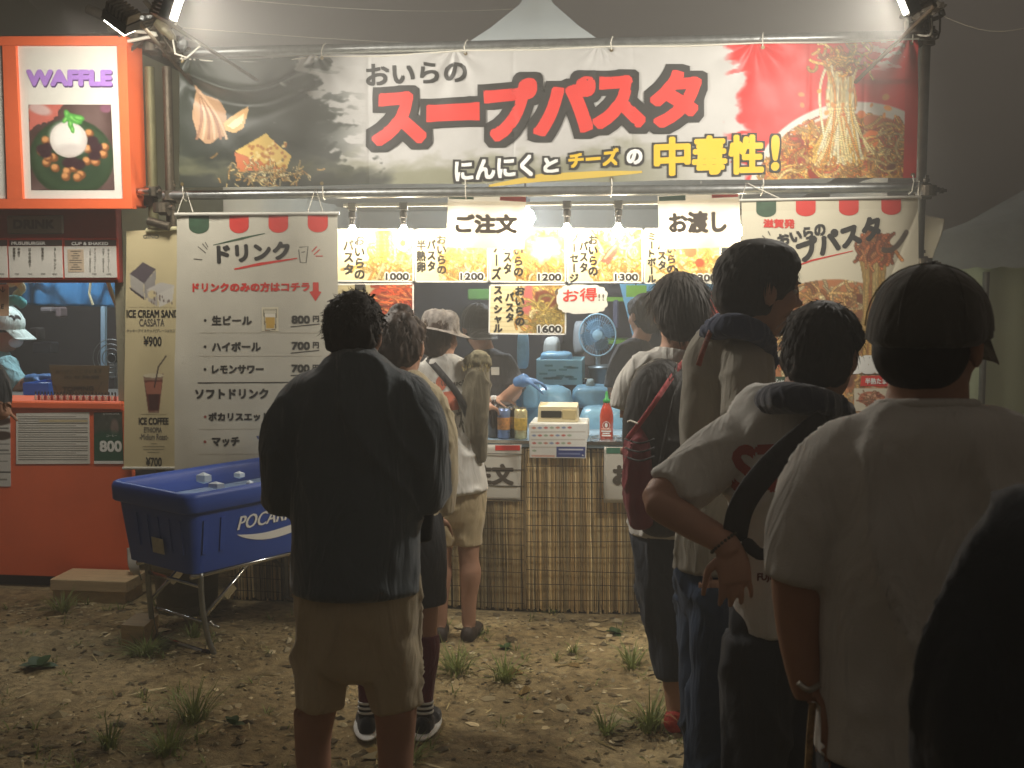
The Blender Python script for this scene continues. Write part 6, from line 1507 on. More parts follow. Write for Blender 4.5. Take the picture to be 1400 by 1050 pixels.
for q, ch in ((1,legR),(-1,legL)):
    x0 = 582 if q > 0 else 504
    fuse('knee_sock', [TUB([(x0,868,d,18.5,1),(x0,890,d,19.5,1.1),(x0-1,930,d,14.5,1),(x0-2,962,d,11.5,1)],cap=False)], .006, 2, MAR, A)
    fuse('ankle_sock', [TUB([(x0-2,956,d,12,1),(x0-2,980,d,12,1)],cap=False)], .006, 1, BK, A)
    for k in range(3):
        V, Fc = TUB([(x0-2,958+k*6.5,d,12.9,1),(x0-2,960.5+k*6.5,d,12.9,1)],cap=False); put('sock_stripe', V, Fc, WHITEI, A, True)
    an = PD(x0-2,gp,d); fp = footp(an,8*q,.23,.043); fuse('shoe', fp, .007, 2, BK, A)
    M = frame_of(8*q); a0 = np.array(an); a0[2] = .008; V, Fc = ellv(a0+M[1]*.045+UP*.004, M, (.05,.135,.013)); put('sole', V, Fc, WHITEI, A, True)
hair(H, A, HAIRB, 1.0, .035, 12, 1400, .5, clumps=.010, nape=-.05, extra=[((0,-.02,.115),(.045,.045,.035)),((.03,-.05,.09),(.03,.03,.03))])

# --- hat wearer at the counter
d = 5.05; gp = groundpy(d)
A = person('person in patterned hat, white printed tee and khaki shorts at the counter', 620, 800, d)
H = Head(603,462,d,66, 28, 8)
torso = [(606,484,d,16,1),(606,492,d,28,.8),(607,504,d,37,.62),(608,540,d,38,.64),(613,600,d,41,.66),(622,645,d,42,.76),(626,674,d,42,.8)]
armR = [(642,508,d,12),(650,550,d+.05,10),(652,575,d+.2,9),(660,560,d+.35,7)]
armL = [(573,508,d,12),(568,550,d+.05,10),(572,590,d+.12,8),(590,585,d+.25,7)]
legR = [(640,700,d,20),(641,760,d,14),(643,785,d,15,1.1),(641,820,d,11),(641,gp-6,d,9)]
legL = [(606,700,d,20),(603,760,d,14),(603,785,d,15,1.1),(602,820,d,11),(602,gp-6,d,9)]
fuse('body', H.flesh()+[TUB([(604,470,d,13),(606,488,d,14),(606,500,d,17)]),TUB(scale_ch(torso,.85)),TUB(armL),TUB(armR),TUB(legL),TUB(legR)]+hand(PD(662,558,d+.36),FH+UP*.1,-UP,RT,.16,.5)+hand(PD(592,584,d+.27),FH,-UP,-RT,.16,.5)+footp(PD(641,gp,d),10,.24,.042)+footp(PD(602,gp,d),-5,.24,.042), .0075, 3, SKIN, A)
H.eyes(A)
WT = cloth('white_cotton', (214,211,203), .85, .2, .05)
fuse('tee_shirt', [TUB(torso,cap=False),TUB([(634,500,d,15,.9),(644,520,d,15,.95),(650,548,d+.03,15,1)],cap=False),TUB([(580,500,d,15,.9),(571,520,d,15,.95),(566,548,d+.03,15,1)],cap=False)], .009, 3, WT, A, folds(22,.009,4,12))
def backprint(par, s, quad, dd, m, bold=.5):
    """print laid on the back of a garment at depth dd (a thin raised sheet that follows its curve)"""
    V, T = glyph(s); mn, mx_ = V.min(0), V.max(0); u = (V[:,0]-mn[0])/(mx_[0]-mn[0]); v = (mx_[1]-V[:,1])/(mx_[1]-mn[1]); X_, Y_ = bil(quad, u, v)
    P2, T = split_long(np.stack([X_,Y_],1), T, 4.0); dg = bpy.context.evaluated_depsgraph_get()
    sh = [c for c in bpy.data.objects if c.parent == par and c.name.split('.')[0] in ('tee_shirt',)][0]
    from mathutils.bvhtree import BVHTree
    bv = BVHTree.FromPolygons([tuple(v.co+Vector(ORG[par.name])) for v in sh.data.vertices], [tuple(p.vertices) for p in sh.data.polygons])
    out = []; ok = True; n = 0; TT_ = []
    for i_, (dx, dy) in enumerate(((0,0),(bold,0),(-bold,0),(0,bold),(0,-bold))):
        for x, y in P2:
            r_ = ray(x+dx, y+dy).normalized(); h, nn_, _, dist = bv.ray_cast(CAM, r_)
            out.append(h+nn_*(.0015+.0001*i_) if h is not None else PD(x, y, dd-.15)); 
        TT_.append(T+n); n += len(P2)
    return put('lettering', out, np.concatenate(TT_), m, par)
backprint(A, "Joel's Robuchi", [(568,521),(640,519),(640,529),(568,531)], d, INKG, .3)
OR_ = mat('faded_orange_print',(196,110,84),.8); backprint(A, '●', rect(596,514,610,534), d, OR_, 0); backprint(A, '■', [(606,536),(622,534),(628,560),(612,562)], d, OR_, 0)
backprint(A, 'タネ', [(612,562),(630,556),(638,590),(620,596)], d, INKG, .4)
KH2 = cloth('light_khaki', (186,168,132), .8)
fuse('shorts', [TUB([(626,662,d,36,.72),(625,690,d,37,.72),(624,706,d,35,.7)]),TUB([(640,700,d,21,1),(641,745,d,18.5,1)],cap=False),TUB([(606,700,d,21,1),(603,745,d,18.5,1)],cap=False)], .008, 3, KH2, A, folds(24,.006,7,15))
for x0, q in ((641,10),(602,-5)):
    an = PD(x0,gp,d); fuse('sandal', footp(an,q,.25,.046), .007, 2, mat('dark_sandal',(60,50,42),.6), A)
hair(H, A, HAIRB, .98, .06, 23, 700, .3, nape=-.08, fringe=False)
HM = mat('patterned_hat_cloth', (150,142,134), .8, noise=.7, nscale=34, bump=.3, bscale=50)
nt = HM.node_tree
V = []; Fc = []; n_ = 36
prof = [(.0,.135),(.05,.132),(.082,.120),(.094,.095),(.096,.05),(.098,.035),(.118,.028),(.150,.018),(.151,.015),(.118,.024),(.096,.030)]
for j, (r_, h) in enumerate(prof):
    for k in range(n_):
        a = 2*math.pi*k/n_; wv = 1+.05*math.sin(a*5+j*.7)*(j < 6)+.03*math.sin(a*11)*(j < 6); rr = r_*wv; hh = h+.006*math.sin(a*7+j)*(j in (1,2,3,4))+(-.012*math.cos(2*a) if j > 5 else 0)
        V.append(H.L(rr*math.cos(a)*.90, -.012+rr*math.sin(a)*1.06+(.02 if r_ > .11 and math.sin(a) > 0 else 0)*math.sin(a), hh))
    if j:
        for k in range(n_): Fc.append(((j-1)*n_+k,(j-1)*n_+(k+1)%n_,j*n_+(k+1)%n_,j*n_+k))
t = thing('sun_hat', 'grey patterned sun hat with brim on the person at the counter', 'hat', tuple(H.L(0,0,.05))); put('hat_shell', V, Fc, HM, t, True)
BKS = cloth('black_strap',(52,50,50),.6,.1)
def strap(par, pts, w, m, th=.006, name='strap'):
    """flat band through (px,py,depth) points, w px wide"""
    P = crom([np.array(p, float) for p in pts], 5); V = []; Fc = []
    W3 = [np.array(PD(*p)) for p in P]
    for i, p in enumerate(W3):
        t_ = W3[min(i+1,len(W3)-1)]-W3[max(i-1,0)]; t_ /= np.linalg.norm(t_); s_ = np.cross(t_, FW); s_ /= np.linalg.norm(s_)+1e-9; hw = w*P[i][2]/F/2
        V += [p-s_*hw, p+s_*hw, p+s_*hw+FW*th, p-s_*hw+FW*th]
        if i:
            a = 4*(i-1)
            for q in range(4): Fc.append((a+q,a+(q+1)%4,a+4+(q+1)%4,a+4+q))
    Fc += [(3,2,1,0), tuple(4*(len(W3)-1)+k for k in range(4))]
    return put(name, V, Fc, m, par, True)
t = thing('canvas_bag', 'long grey beige cloth bag with frayed top on the hat wearer\'s shoulder', 'bag', tuple(PD(652,600,d-.05)))
strap(t, [(585,490,d-.05),(606,514,d-.11),(626,540,d-.12),(640,570,d-.1),(650,592,d-.07)], 9, BKS)
BAGM = cloth('grey_beige_canvas', (112,104,84), .85)
fuse('bag_body', [TUB([(652,500,d-.07,15,.7),(652,530,d-.08,18,.7),(651,570,d-.08,17,.7),(654,610,d-.06,11,.7),(658,630,d-.05,6,.7)])], .008, 2, BAGM, t, folds(31,.007,5,20))
rg = random.Random(3); V = []; Fc = []
for k in range(60):
    a = rg.uniform(634,670); b = PD(a, 505+rg.uniform(-4,4), d-.1+rg.uniform(-.02,.03)); e = b+Vector((rg.uniform(-.03,.03), rg.uniform(-.03,.02), rg.uniform(.01,.05))); n0 = len(V); V += [b-Vector((.002,0,0)), b+Vector((.002,0,0)), e]; Fc.append((n0,n0+1,n0+2))
put('fringe', V, Fc, mat('straw_fringe',(186,170,120),.8), t); crk = TUB([(640,496,d-.08,8,.9),(654,492,d-.08,14,.7),(666,500,d-.07,6,.9)]); fuse('rolled_top', [crk], .007, 1, mat('beige_bag_top',(134,126,100),.8,noise=.5,nscale=60), t, folds(33,.008,20,30))

# --- stall worker in black tee and cap behind the counter
d = 6.15
A = person('stall worker in a black cap and black tee bending over the blue tubs', 665, 600, d, 'stall workers')
H = Head(655,449,d,62, 165, 10)
torso = [(664,478,d,14,1),(665,488,d,28,.8),(667,500,d,37,.62),(668,540,d,37,.65),(668,600,d,35,.7),(668,680,d,34,.7),(668,760,d,33,.8)]
armR = [(698,506,d,12),(704,535,d-.1,10),(690,545,d-.35,9),(715,522,d-.45,7)]
armL = [(634,506,d,12),(622,545,d-.05,10),(640,556,d-.25,8),(668,548,d-.35,7)]
gpd = groundpy(d)
fuse('body', H.flesh()+[TUB([(658,462,d,12),(663,482,d,14),(664,496,d,18)]),TUB(scale_ch(torso,.88)),TUB(armL),TUB(armR),TUB([(652,750,d,18),(650,gpd-6,d,9)]),TUB([(684,750,d,18),(686,gpd-6,d,9)])]+hand(PD(672,546,d-.37),RT,-UP,-FH,.15,.5)+footp(PD(650,gpd,d),180,.25)+footp(PD(686,gpd,d),180,.25), .0085, 3, SKIN, A)
H.eyes(A)
BT_ = cloth('black_tee', (60,58,60), .85, .3)
fuse('tee_shirt', [TUB(torso[:6],cap=False),TUB([(690,498,d,15,.9),(700,515,d,14,.95),(705,532,d-.06,14,1)],cap=False),TUB([(642,498,d,15,.9),(632,515,d,14,.95),(626,536,d-.03,14,1)],cap=False)], .010, 3, BT_, A, folds(41,.006,5,13))
p = PD(677,506,d-.13); MB().box((p.x-.014,p.y-.06,p.z-.022),(p.x+.03,p.y-.052,p.z+.02)).build('chest_print', mat('grey_print',(180,176,166),.7), A)
hair(H, A, HAIR, .97, .05, 43, 500, .1, nape=-.08, fringe=False)
def cap(par_label, H, m, brim_yaw=0, tall=1.0, label_cat='cap', name='cap'):
    t = thing(name, par_label, label_cat, tuple(H.L(0,0,.08)))
    V = []; Fc = []; n_ = 32
    for j in range(10):
        th = math.pi*.5*j/9; r_ = math.sin(th); h = math.cos(th)
        for k in range(n_):
            a = 2*math.pi*k/n_; V.append(H.L(.095*r_*math.cos(a), -.014+.117*r_*math.sin(a)+.004, .010+.124*tall*h**.8+(.012*math.sin(a) if j > 6 else 0)))
        if j:
            for k in range(n_): Fc.append(((j-1)*n_+k,(j-1)*n_+(k+1)%n_,j*n_+(k+1)%n_,j*n_+k))
    for k in range(n_):   # inner rim
        a = 2*math.pi*k/n_; V.append(H.L(.084*math.cos(a), -.014+.103*math.sin(a)+.004, .0+.012*math.sin(a)))
    for k in range(n_): Fc.append((9*n_+k,9*n_+(k+1)%n_,10*n_+(k+1)%n_,10*n_+k))
    put('crown', V, Fc, m, t, True)
    V = []; Fc = []; m_ = 16
    for lay in (0,1):
        for j in range(6):
            for k in range(m_+1):
                a = math.pi*(.14+.72*k/m_); u = j/5; r1 = np.array((.088*math.cos(a), -.010+.108*math.sin(a))); r2 = np.array((.082*math.cos(a), .035+.150*math.sin(a)**.8)); q = r1*(1-u)+r2*u
                V.append(H.L(q[0], q[1], .026-.030*u-.10*q[0]**2*20*u-.004*lay+.012*(1-u)*math.sin(a)-.012))
    W_ = m_+1
    for lay in (0,1):
        for j in range(5):
            for k in range(m_): a0 = lay*6*W_+j*W_+k; f_ = (a0,a0+1,a0+W_+1,a0+W_); Fc.append(f_ if lay else f_[::-1])
    for k in range(m_): a0 = 5*W_+k; Fc.append((a0,a0+1,a0+6*W_+1,a0+6*W_))
    put('brim', V, Fc, m, t, True)
    for k in range(6):
        a = math.pi*2*k/6+.5; pts = [H.L(.0960*math.sin(th)*math.cos(a), -.010+.1180*math.sin(th)*math.sin(a), .010+.1255*tall*max(0,math.cos(th))**.8) for th in np.linspace(.05,1.5,10)]; MB().tube([Vector(p) for p in pts], .0012*H.k, 4, False).build('seam', m, t)
    MB().ell(Vector(H.L(0,-.010,.010+.126*tall)), (X*.006, Yv*.006, Z*.004), 8, 5).build('button', m, t); return t
X, Yv, Z = Vector((1,0,0)), Vector((0,1,0)), Vector((0,0,1))
CAPB = cloth('black_cap_cloth',(44,42,40),.8,.3)
cap('black cap on the stall worker bending over the tubs', H, CAPB)
GLV = mat('blue_nitrile_glove', (84,122,172), .35, noise=.15, nscale=20, bump=.2)
t = thing('rubber_glove', 'blue rubber glove on the cap worker\'s hand over the wrapped tub', 'glove', tuple(PD(725,516,d-.47)))
fuse('glove_hand', hand(PD(716,520,d-.46), RT*.9-UP*.1+FH*.1, -UP, -FH, .15, .6, .12)+[TUB([(708,524,d-.43,9,1),(718,519,d-.46,9,1)])], .006, 2, GLV, t)

# --- second worker, dark, facing away
d = 6.3
A = person('stall worker in black seen from behind beside the slanting blue strip', 872, 600, d, 'stall workers')
H = Head(880,432,d,58, -30, 4)
torso = [(874,464,d,13,1),(872,474,d,24,.8),(870,486,d,32,.62),(869,530,d,30,.65),(869,600,d,32,.7),(869,760,d,30,.7)]
gpd = groundpy(d)
fuse('body', H.flesh()+[TUB([(880,450,d,12),(876,470,d,13),(874,482,d,16)]),TUB(scale_ch(torso,.88)),TUB([(842,492,d,11),(840,530,d,10),(845,570,d+.1,8)]),TUB([(900,492,d,11),(903,530,d,10),(898,570,d+.1,8)]),TUB([(855,750,d,17),(853,gpd-6,d,9)]),TUB([(884,750,d,17),(886,gpd-6,d,9)])]+hand(PD(845,572,d+.1),FH-UP,-UP,RT,.15,.5)+hand(PD(898,572,d+.1),FH-UP,-UP,-RT,.15,.5)+footp(PD(853,gpd,d),0)+footp(PD(886,gpd,d),0), .0085, 3, SKIN, A)
H.eyes(A)
fuse('tee_shirt', [TUB(torso,cap=False),TUB([(850,486,d,13,.9),(843,505,d,13,1),(840,530,d,13,1)],cap=False),TUB([(892,486,d,13,.9),(900,505,d,13,1),(903,530,d,13,1)],cap=False)], .010, 3, BT_, A, folds(45,.006,5,13))
hair(H, A, HAIR, 1.0, .05, 47, 700, .3, nape=-.08)
# --- red cap person far behind
d = 6.6; A = person('stall worker in a red cap half hidden behind the profile man\'s head', 965, 600, d, 'stall workers'); H = Head(975,432,d,58, -20, 0)
torso = [(966,458,d,13,1),(964,466,d,22,.8),(962,480,d,32,.62),(960,560,d,32,.65),(960,740,d,30,.7)]; gpd = groundpy(d)
fuse('body', H.flesh()+[TUB([(972,446,d,11),(967,470,d,14)]),TUB(scale_ch(torso,.88)),TUB([(934,486,d,11),(932,560,d,8)]),TUB([(990,486,d,11),(992,560,d,8)]),TUB([(946,730,d,17),(944,gpd-6,d,9)]),TUB([(975,730,d,17),(977,gpd-6,d,9)])]+footp(PD(944,gpd,d),0)+footp(PD(977,gpd,d),0), .009, 3, SKIN, A); H.eyes(A)
fuse('tee_shirt', [TUB(torso,cap=False)], .010, 3, BT_, A, folds(46,.006,5,13)); hair(H, A, HAIR, .97, .04, 48, 400, .3)
cap('red cap half hidden behind the profile man\'s head', H, cloth('red_cap_cloth',(196,50,44),.8))

# --- backpack wearer with bobbed hair
d = 4.05; gp = groundpy(d)
A = person('person with bobbed hair and white tee carrying a black and maroon backpack', 915, 800, d)
H = Head(928,428,d,98, -6, 4)
torso = [(922,478,d,24,1),(920,490,d,40,.8),(916,506,d,56,.6),(912,550,d,56,.62),(912,620,d,52,.66),(912,700,d,52,.78),(912,730,d,52,.84)]
armL = [(868,520,d,18),(862,575,d,15),(862,640,d,13),(866,690,d,11),(868,706,d,10)]
armR = [(966,520,d,18),(972,575,d,15),(970,640,d,13),(966,690,d,11)]
legL = [(890,760,d,28),(905,860,d,20),(918,910,d,16),(924,gp-10,d,11)]
legR = [(936,760,d,28),(950,860,d,20),(958,910,d,16),(962,gp-10,d,11)]
fuse('body', H.flesh()+[TUB([(926,450,d,20),(923,484,d,21),(922,500,d,26)]),TUB(scale_ch(torso,.85)),TUB(armL),TUB(armR),TUB(legL),TUB(legR)]+hand(PD(868,702,d),-UP,RT,FH,.17,.5)+hand(PD(966,694,d),-UP,-RT,FH,.17,.5)+footp(PD(924,gp,d),20,.24)+footp(PD(962,gp,d),10,.24), .0075, 3, SKIN, A)
H.eyes(A)
WT2 = cloth('white_cotton', (214,211,203), .85, .2, .05)
fuse('tee_shirt', [TUB(torso,cap=False),TUB([(882,506,d,26,.85),(862,530,d,24,.95),(853,560,d,22,1)],cap=False),TUB([(956,506,d,24,.9),(970,530,d,22,.95),(975,560,d,20,1)],cap=False)], .009, 3, WT2, A, folds(52,.007,5,14))
DJ = cloth('dark_trouser_cloth', (52,56,64), .9, .1)
fuse('trousers', [TUB([(912,700,d,48,.75),(912,740,d,47,.75),(913,770,d,44,.75)]),TUB([(890,750,d,26,1),(898,800,d,28,1),(912,860,d,26,1),(924,924,d,25,1)],cap=False),TUB([(936,750,d,26,1),(948,830,d,25,1),(960,924,d,24,1)],cap=False)], .009, 3, DJ, A, folds(54,.009,5,11))
for x0, q in ((924,20),(962,8)): fuse('red_shoe', footp(PD(x0,gp,d),q,.27,.055), .007, 2, mat('red_shoe_mesh',(168,54,44),.7,noise=.2,nscale=50), A)
hair(H, A, HAIR, 1.09, .085, 55, 2400, .16, nape=-.075, clumps=.008)
BP = cloth('black_backpack_nylon', (60,58,56), .55, .1, .15); RDB = cloth('maroon_nylon', (122,42,48), .55, .1, .15)
t = thing('backpack', 'black backpack with maroon lower part and red cords on the bobbed hair person', 'backpack', tuple(PD(900,700,d-.2)))
fuse('pack_body', [TUB([(912,508,d-.16,28,.7),(906,530,d-.19,44,.55),(904,580,d-.21,50,.55),(904,640,d-.22,49,.58),(906,690,d-.2,44,.6),(908,716,d-.18,34,.6)])], .009, 3, BP, t, folds(57,.005,5,12))
fuse('lower_pocket', [TUB([(874,588,d-.24,14,.8),(872,620,d-.27,19,.9),(874,680,d-.26,20,.9),(878,716,d-.23,15,.8)])], .008, 2, RDB, t, folds(58,.006,6,20))
strap(t, [(978,452,d-.05),(955,478,d-.16),(930,500,d-.2),(905,536,d-.30),(880,572,d-.33),(858,600,d-.33)], 7, cloth('red_webbing',(176,58,60),.6)); strap(t, [(945,500,d-.2),(925,535,d-.32),(912,590,d-.34),(902,640,d-.35)], 5, BP, name='side_strap')
MB().tube([PD(*p) for p in ((918,498,d-.2),(912,508,d-.24),(916,520,d-.26),(924,508,d-.24),(926,496,d-.2))], .003, 6).build('carabiner', CHROME, t)
for k in range(3): strap(t, [(854,600+k*12,d-.29),(875,606+k*12,d-.37),(895,600+k*12,d-.34)], 2.5, BKS, name='cord')
MB().tube([PD(854,578,d-.18),PD(862,575,d-.3),PD(872,579,d-.34)], .003, 6).build('pale_cord', WCORD, t)

# --- tall man in profile
d = 3.15; gp = groundpy(d)
A = person('tall man in profile facing the noodle banner, grey tee, blue neck cloth and jeans', 985, 800, d)
H = Head(1040,398,d,126, 82, 4)
torso = [(1005,452,d,32,1),(1000,466,d,48,.9),(998,486,d,60,.72),(996,530,d,62,.68),(990,620,d,58,.7),(982,700,d,56,.84),(978,780,d,56,.9)]
armR = [(1018,500,d-.12,28),(1016,560,d-.14,23),(1006,625,d-.12,18),(1040,650,d+.05,15),(1070,640,d+.15,12)]
armL = [(985,500,d+.16,26),(985,580,d+.18,20),(985,660,d+.16,16),(985,720,d+.16,13)]
legR = [(980,790,d-.04,38),(978,950,d-.04,30),(976,1000,d-.03,27),(972,gp-14,d,16)]
legL = [(965,790,d+.10,38),(962,950,d+.12,29),(962,1000,d+.12,26),(962,gp-30,d+.14,15)]
fuse('body', H.flesh()+[TUB([(1024,425,d,33),(1012,455,d,33),(1004,480,d,38)]),TUB(scale_ch(torso,.85)),TUB(armL),TUB(armR),TUB(legL),TUB(legR)]+hand(PD(1072,640,d+.16),RT*.6+FH*.4,-UP,UP,.18,.5)+hand(PD(985,724,d+.16),-UP,RT,FH,.18,.4)+footp(PD(972,gp,d),50)+footp(PD(962,groundpy(d+.14),d+.14),30), .0062, 3, SKIN, A)
H.eyes(A)
GT = cloth('grey_marl_cotton', (160,154,140), .85, .25)
fuse('tee_shirt', [TUB(torso,cap=False),TUB([(1012,484,d-.06,32,.9),(1018,515,d-.11,31,.95),(1014,572,d-.15,31,1)],cap=False),TUB([(984,484,d+.12,30,.9),(985,560,d+.18,26,1)],cap=False)], .009, 3, GT, A, folds(62,.006,4,12))
JE = cloth('blue_denim', (58,72,94), .9, .08, .2)
fuse('jeans', [TUB([(978,760,d,50,.8),(976,800,d,50,.8),(975,830,d,46,.8)]),TUB([(980,800,d-.04,38,1),(979,900,d-.05,34,1),(976,1000,d-.04,31,1),(974,gp-20,d,28,1)],cap=False),TUB([(964,800,d+.1,38,1),(962,900,d+.11,33,1),(962,1000,d+.12,29,1),(962,gp-40,d+.14,26,1)],cap=False)], .009, 3, JE, A, folds(64,.009,5,10))
for x0, dd_ in ((972,d),(962,d+.14)): fuse('shoe', footp(PD(x0,groundpy(dd_),dd_),45,.28,.05), .008, 2, BLACKP, A)
hair(H, A, HAIR, 1.05, .05, 65, 2600, .14, nape=-.05, clumps=.005, extra=[((0,.062,.072),(.060,.036,.026)),((0,.0,.075),(.082,.09,.060))])
SC = cloth('blue_patterned_cloth', (56,66,92), .85, .2, .3)
t = thing('neck_cloth', 'blue patterned cloth wrapped round the profile man\'s neck', 'neck cloth', tuple(PD(1005,455,d)))
fuse('cloth_roll', [TUB([(968,462,d+.02,16,.9),(985,448,d-.09,17,.9),(1010,446,d-.15,18,.9),(1036,456,d-.12,15,.9),(1052,478,d-.03,12,.9),(1056,502,d+.02,9,.9)]),TUB([(970,460,d+.05,14,.9),(990,440,d+.13,14,.9),(1030,446,d+.12,14,.9),(1052,476,d+.02,12,.9)])], .007, 2, SC, t, folds(67,.007,14,26))
t = strap(thing('shoulder_strap', 'thin orange brown strap over the profile man\'s shoulder', 'strap', tuple(PD(975,500,d))), [(972,452,d-.1),(962,478,d-.2),(955,500,d-.22)], 7, cloth('rust_webbing',(150,76,52),.7))

# --- person with hand on hip, white tee with red print
d = 2.72; gp = groundpy(d)
A = person('person in white tee with red lettering and neck towel, hand on hip', 1070, 900, d)
H = Head(1126,486,d,132, 38, 8)
torso = [(1104,540,d,38,1),(1098,552,d,62,.85),(1090,572,d,92,.62),(1086,620,d,96,.6),(1080,690,d,86,.64),(1070,760,d,74,.68),(1066,812,d,70,.88),(1074,856,d,68,.94)]
armL = [(1000,610,d,36),(952,650,d-.03,30),(902,682,d-.06,25),(940,712,d-.12,22),(985,738,d-.16,19),(998,752,d-.17,18)]
armR = [(1172,610,d+.05,34),(1190,680,d+.1,28),(1190,760,d+.2,24),(1180,800,d+.35,18)]
legL = [(1040,840,d,50),(1036,960,d,38),(1030,1060,d,33),(1022,gp-14,d,18)]
legR = [(1100,840,d+.05,50),(1096,960,d+.05,38),(1092,1060,d+.05,33),(1090,gp-24,d+.05,18)]
wr = np.array(PD(1000,752,d-.17))
fuse('body', H.flesh()+[TUB([(1112,515,d,36),(1106,545,d,38),(1102,565,d,44)]),TUB(scale_ch(torso,.86)),TUB(armL),TUB(armR),TUB(legL),TUB(legR)]+hand(wr, -UP*1.0+RT*.12-FH*.12, FH, -RT, .155, .5, .3)+hand(PD(1180,804,d+.36),-UP,-RT,FH,.18,.4)+footp(PD(1022,gp,d),10)+footp(PD(1090,groundpy(d+.05),d+.05),20), .0048, 2, SKIND, A)
H.eyes(A)
fuse('tee_shirt', [TUB(torso,cap=False),TUB([(1070,585,d,40,.85),(1020,598,d,42,.85),(980,624,d-.01,42,.9),(945,652,d-.03,39,.95),(922,672,d-.05,36,1)],cap=False),TUB([(1150,590,d+.03,38,.9),(1176,630,d+.06,36,1),(1188,690,d+.1,32,1)],cap=False)], .009, 3, WT, A, folds(72,.011,4,9))
RP = mat('faded_red_print',(170,74,56),.85)
backprint(A, 'STAFF', [(1003,611),(1196,606),(1196,668),(1003,672)], d, RP, 3.0)
backprint(A, 'FUJI ROCK', [(1036,784),(1092,780),(1092,792),(1036,797)], d, mat('dull_maroon_print',(110,66,60),.85), .6)
fuse('trousers', [TUB([(1068,790,d,56,.76),(1068,850,d,64,.80),(1068,900,d,60,.78)]),TUB([(1040,870,d,48,1),(1036,960,d,44,1),(1028,1080,d,38,1),(1024,gp-24,d,34,1)],cap=False),TUB([(1102,870,d+.05,48,1),(1098,960,d+.05,44,1),(1094,1080,d+.05,38,1),(1092,gp-34,d+.05,34,1)],cap=False)], .009, 3, cloth('black_cloth',(62,64,68),.9,.1), A, folds(74,.010,5,9))
for x0, dd_ in ((1022,d),(1090,d+.05)): fuse('shoe', footp(PD(x0,groundpy(dd_),dd_),14,.28,.05), .008, 2, BLACKP, A)
hair(H, A, HAIR, 1.06, .05, 75, 2600, .3, nape=-.065, clumps=.009)
t = thing('neck_towel', 'navy towel round the neck of the person with hand on hip', 'towel', tuple(PD(1100,548,d)))
fuse('towel_roll', [TUB([(1040,556,d+.02,20,1),(1062,545,d-.11,22,1),(1100,546,d-.16,22,1),(1138,556,d-.12,19,1),(1158,568,d-.02,14,1)]),TUB([(1048,550,d+.05,18,1),(1080,538,d+.13,18,1),(1130,545,d+.12,17,1),(1154,566,d+.02,14,1)])], .008, 2, cloth('navy_towel',(52,56,70),.9,.5), t, folds(77,.006,14,24))
t = thing('sling_bag', 'black sling bag band across the white tee with red lettering', 'sling bag', tuple(PD(1060,640,d-.2)))
strap(t, [(1160,556,d-.08),(1120,582,d-.19),(1070,622,d-.22),(1032,664,d-.22),(1012,700,d-.20),(1004,740,d-.16)], 34, BKS, .012)
fuse('bag_body', [TUB([(1020,742,d-.17,10,.6),(1040,758,d-.19,9,.6),(1062,752,d-.19,6,.6)])], .006, 1, BKS, t)
t = thing('bracelet', 'thin beaded bracelet on the wrist of the hand on hip', 'bracelet', tuple(wr)); mb = MB()
cc_ = Vector(PD(990,742,d-.165)); ax = (Vector(PD(985,738,d-.16))-Vector(PD(998,754,d-.17))).normalized(); uu = ax.cross(Vector((0,0,1))).normalized(); vv = ax.cross(uu)
for k in range(22): a = 2*math.pi*k/22; mb.ell(cc_+(uu*math.cos(a)+vv*math.sin(a))*.036, (X*.004, Yv*.004, Z*.004), 6, 4)
mb.build('bead_ring', DSTEEL, t)

# --- big man in a cap and white tee
d = 1.85; gp = groundpy(d)
A = person('man in a dark cap and loose white tee, largest figure, seen from behind', 1270, 900, d)
H = Head(1272,470,d,196, 42, 4)
torso = [(1262,548,d,54,1),(1262,560,d,76,.9),(1264,574,d,106,.78),(1268,598,d,142,.64),(1274,640,d,162,.58),(1272,740,d,164,.6),(1256,860,d,150,.64),(1240,960,d,130,.78),(1232,1036,d,122,.86)]
armL = [(1115,660,d,50),(1094,760,d,40),(1092,850,d,32),(1100,930,d-.01,22),(1108,955,d-.01,18)]
armR = [(1440,660,d+.05,50),(1462,760,d+.06,40),(1462,850,d+.1,32),(1440,930,d+.15,22)]
legL = [(1180,1060,d,74),(1172,1240,d,56),(1168,1400,d,48),(1160,gp-14,d,26)]
legR = [(1300,1060,d,74),(1304,1240,d,56),(1306,1400,d,48),(1308,gp-14,d,26)]
fuse('body', H.flesh()+[TUB([(1270,520,d,52),(1266,560,d,56),(1264,590,d,66)]),TUB(scale_ch(torso,.86)),TUB(armL),TUB(armR),TUB(legL),TUB(legR)]+hand(PD(1110,952,d-.01),-UP+RT*.12,RT,FH,.185,.5)+hand(PD(1440,934,d+.15),-UP,-RT,FH,.185,.5)+footp(PD(1160,gp,d),-5)+footp(PD(1308,gp,d),5), .007, 3, SKIN, A)
H.eyes(A)
GT2 = cloth('white_cotton', (214,211,203), .85, .2, .05)
fuse('tee_shirt', [TUB(torso,cap=False),TUB([(1210,604,d,46,.8),(1160,630,d,56,.85),(1124,680,d,58,.9),(1102,740,d,52,.95),(1090,796,d,45,1)],cap=False),TUB([(1330,600,d,46,.8),(1386,628,d,56,.85),(1430,690,d+.04,56,.9),(1460,800,d+.06,46,1)],cap=False)], .010, 4, GT2, A, folds(82,.013,2.2,7))
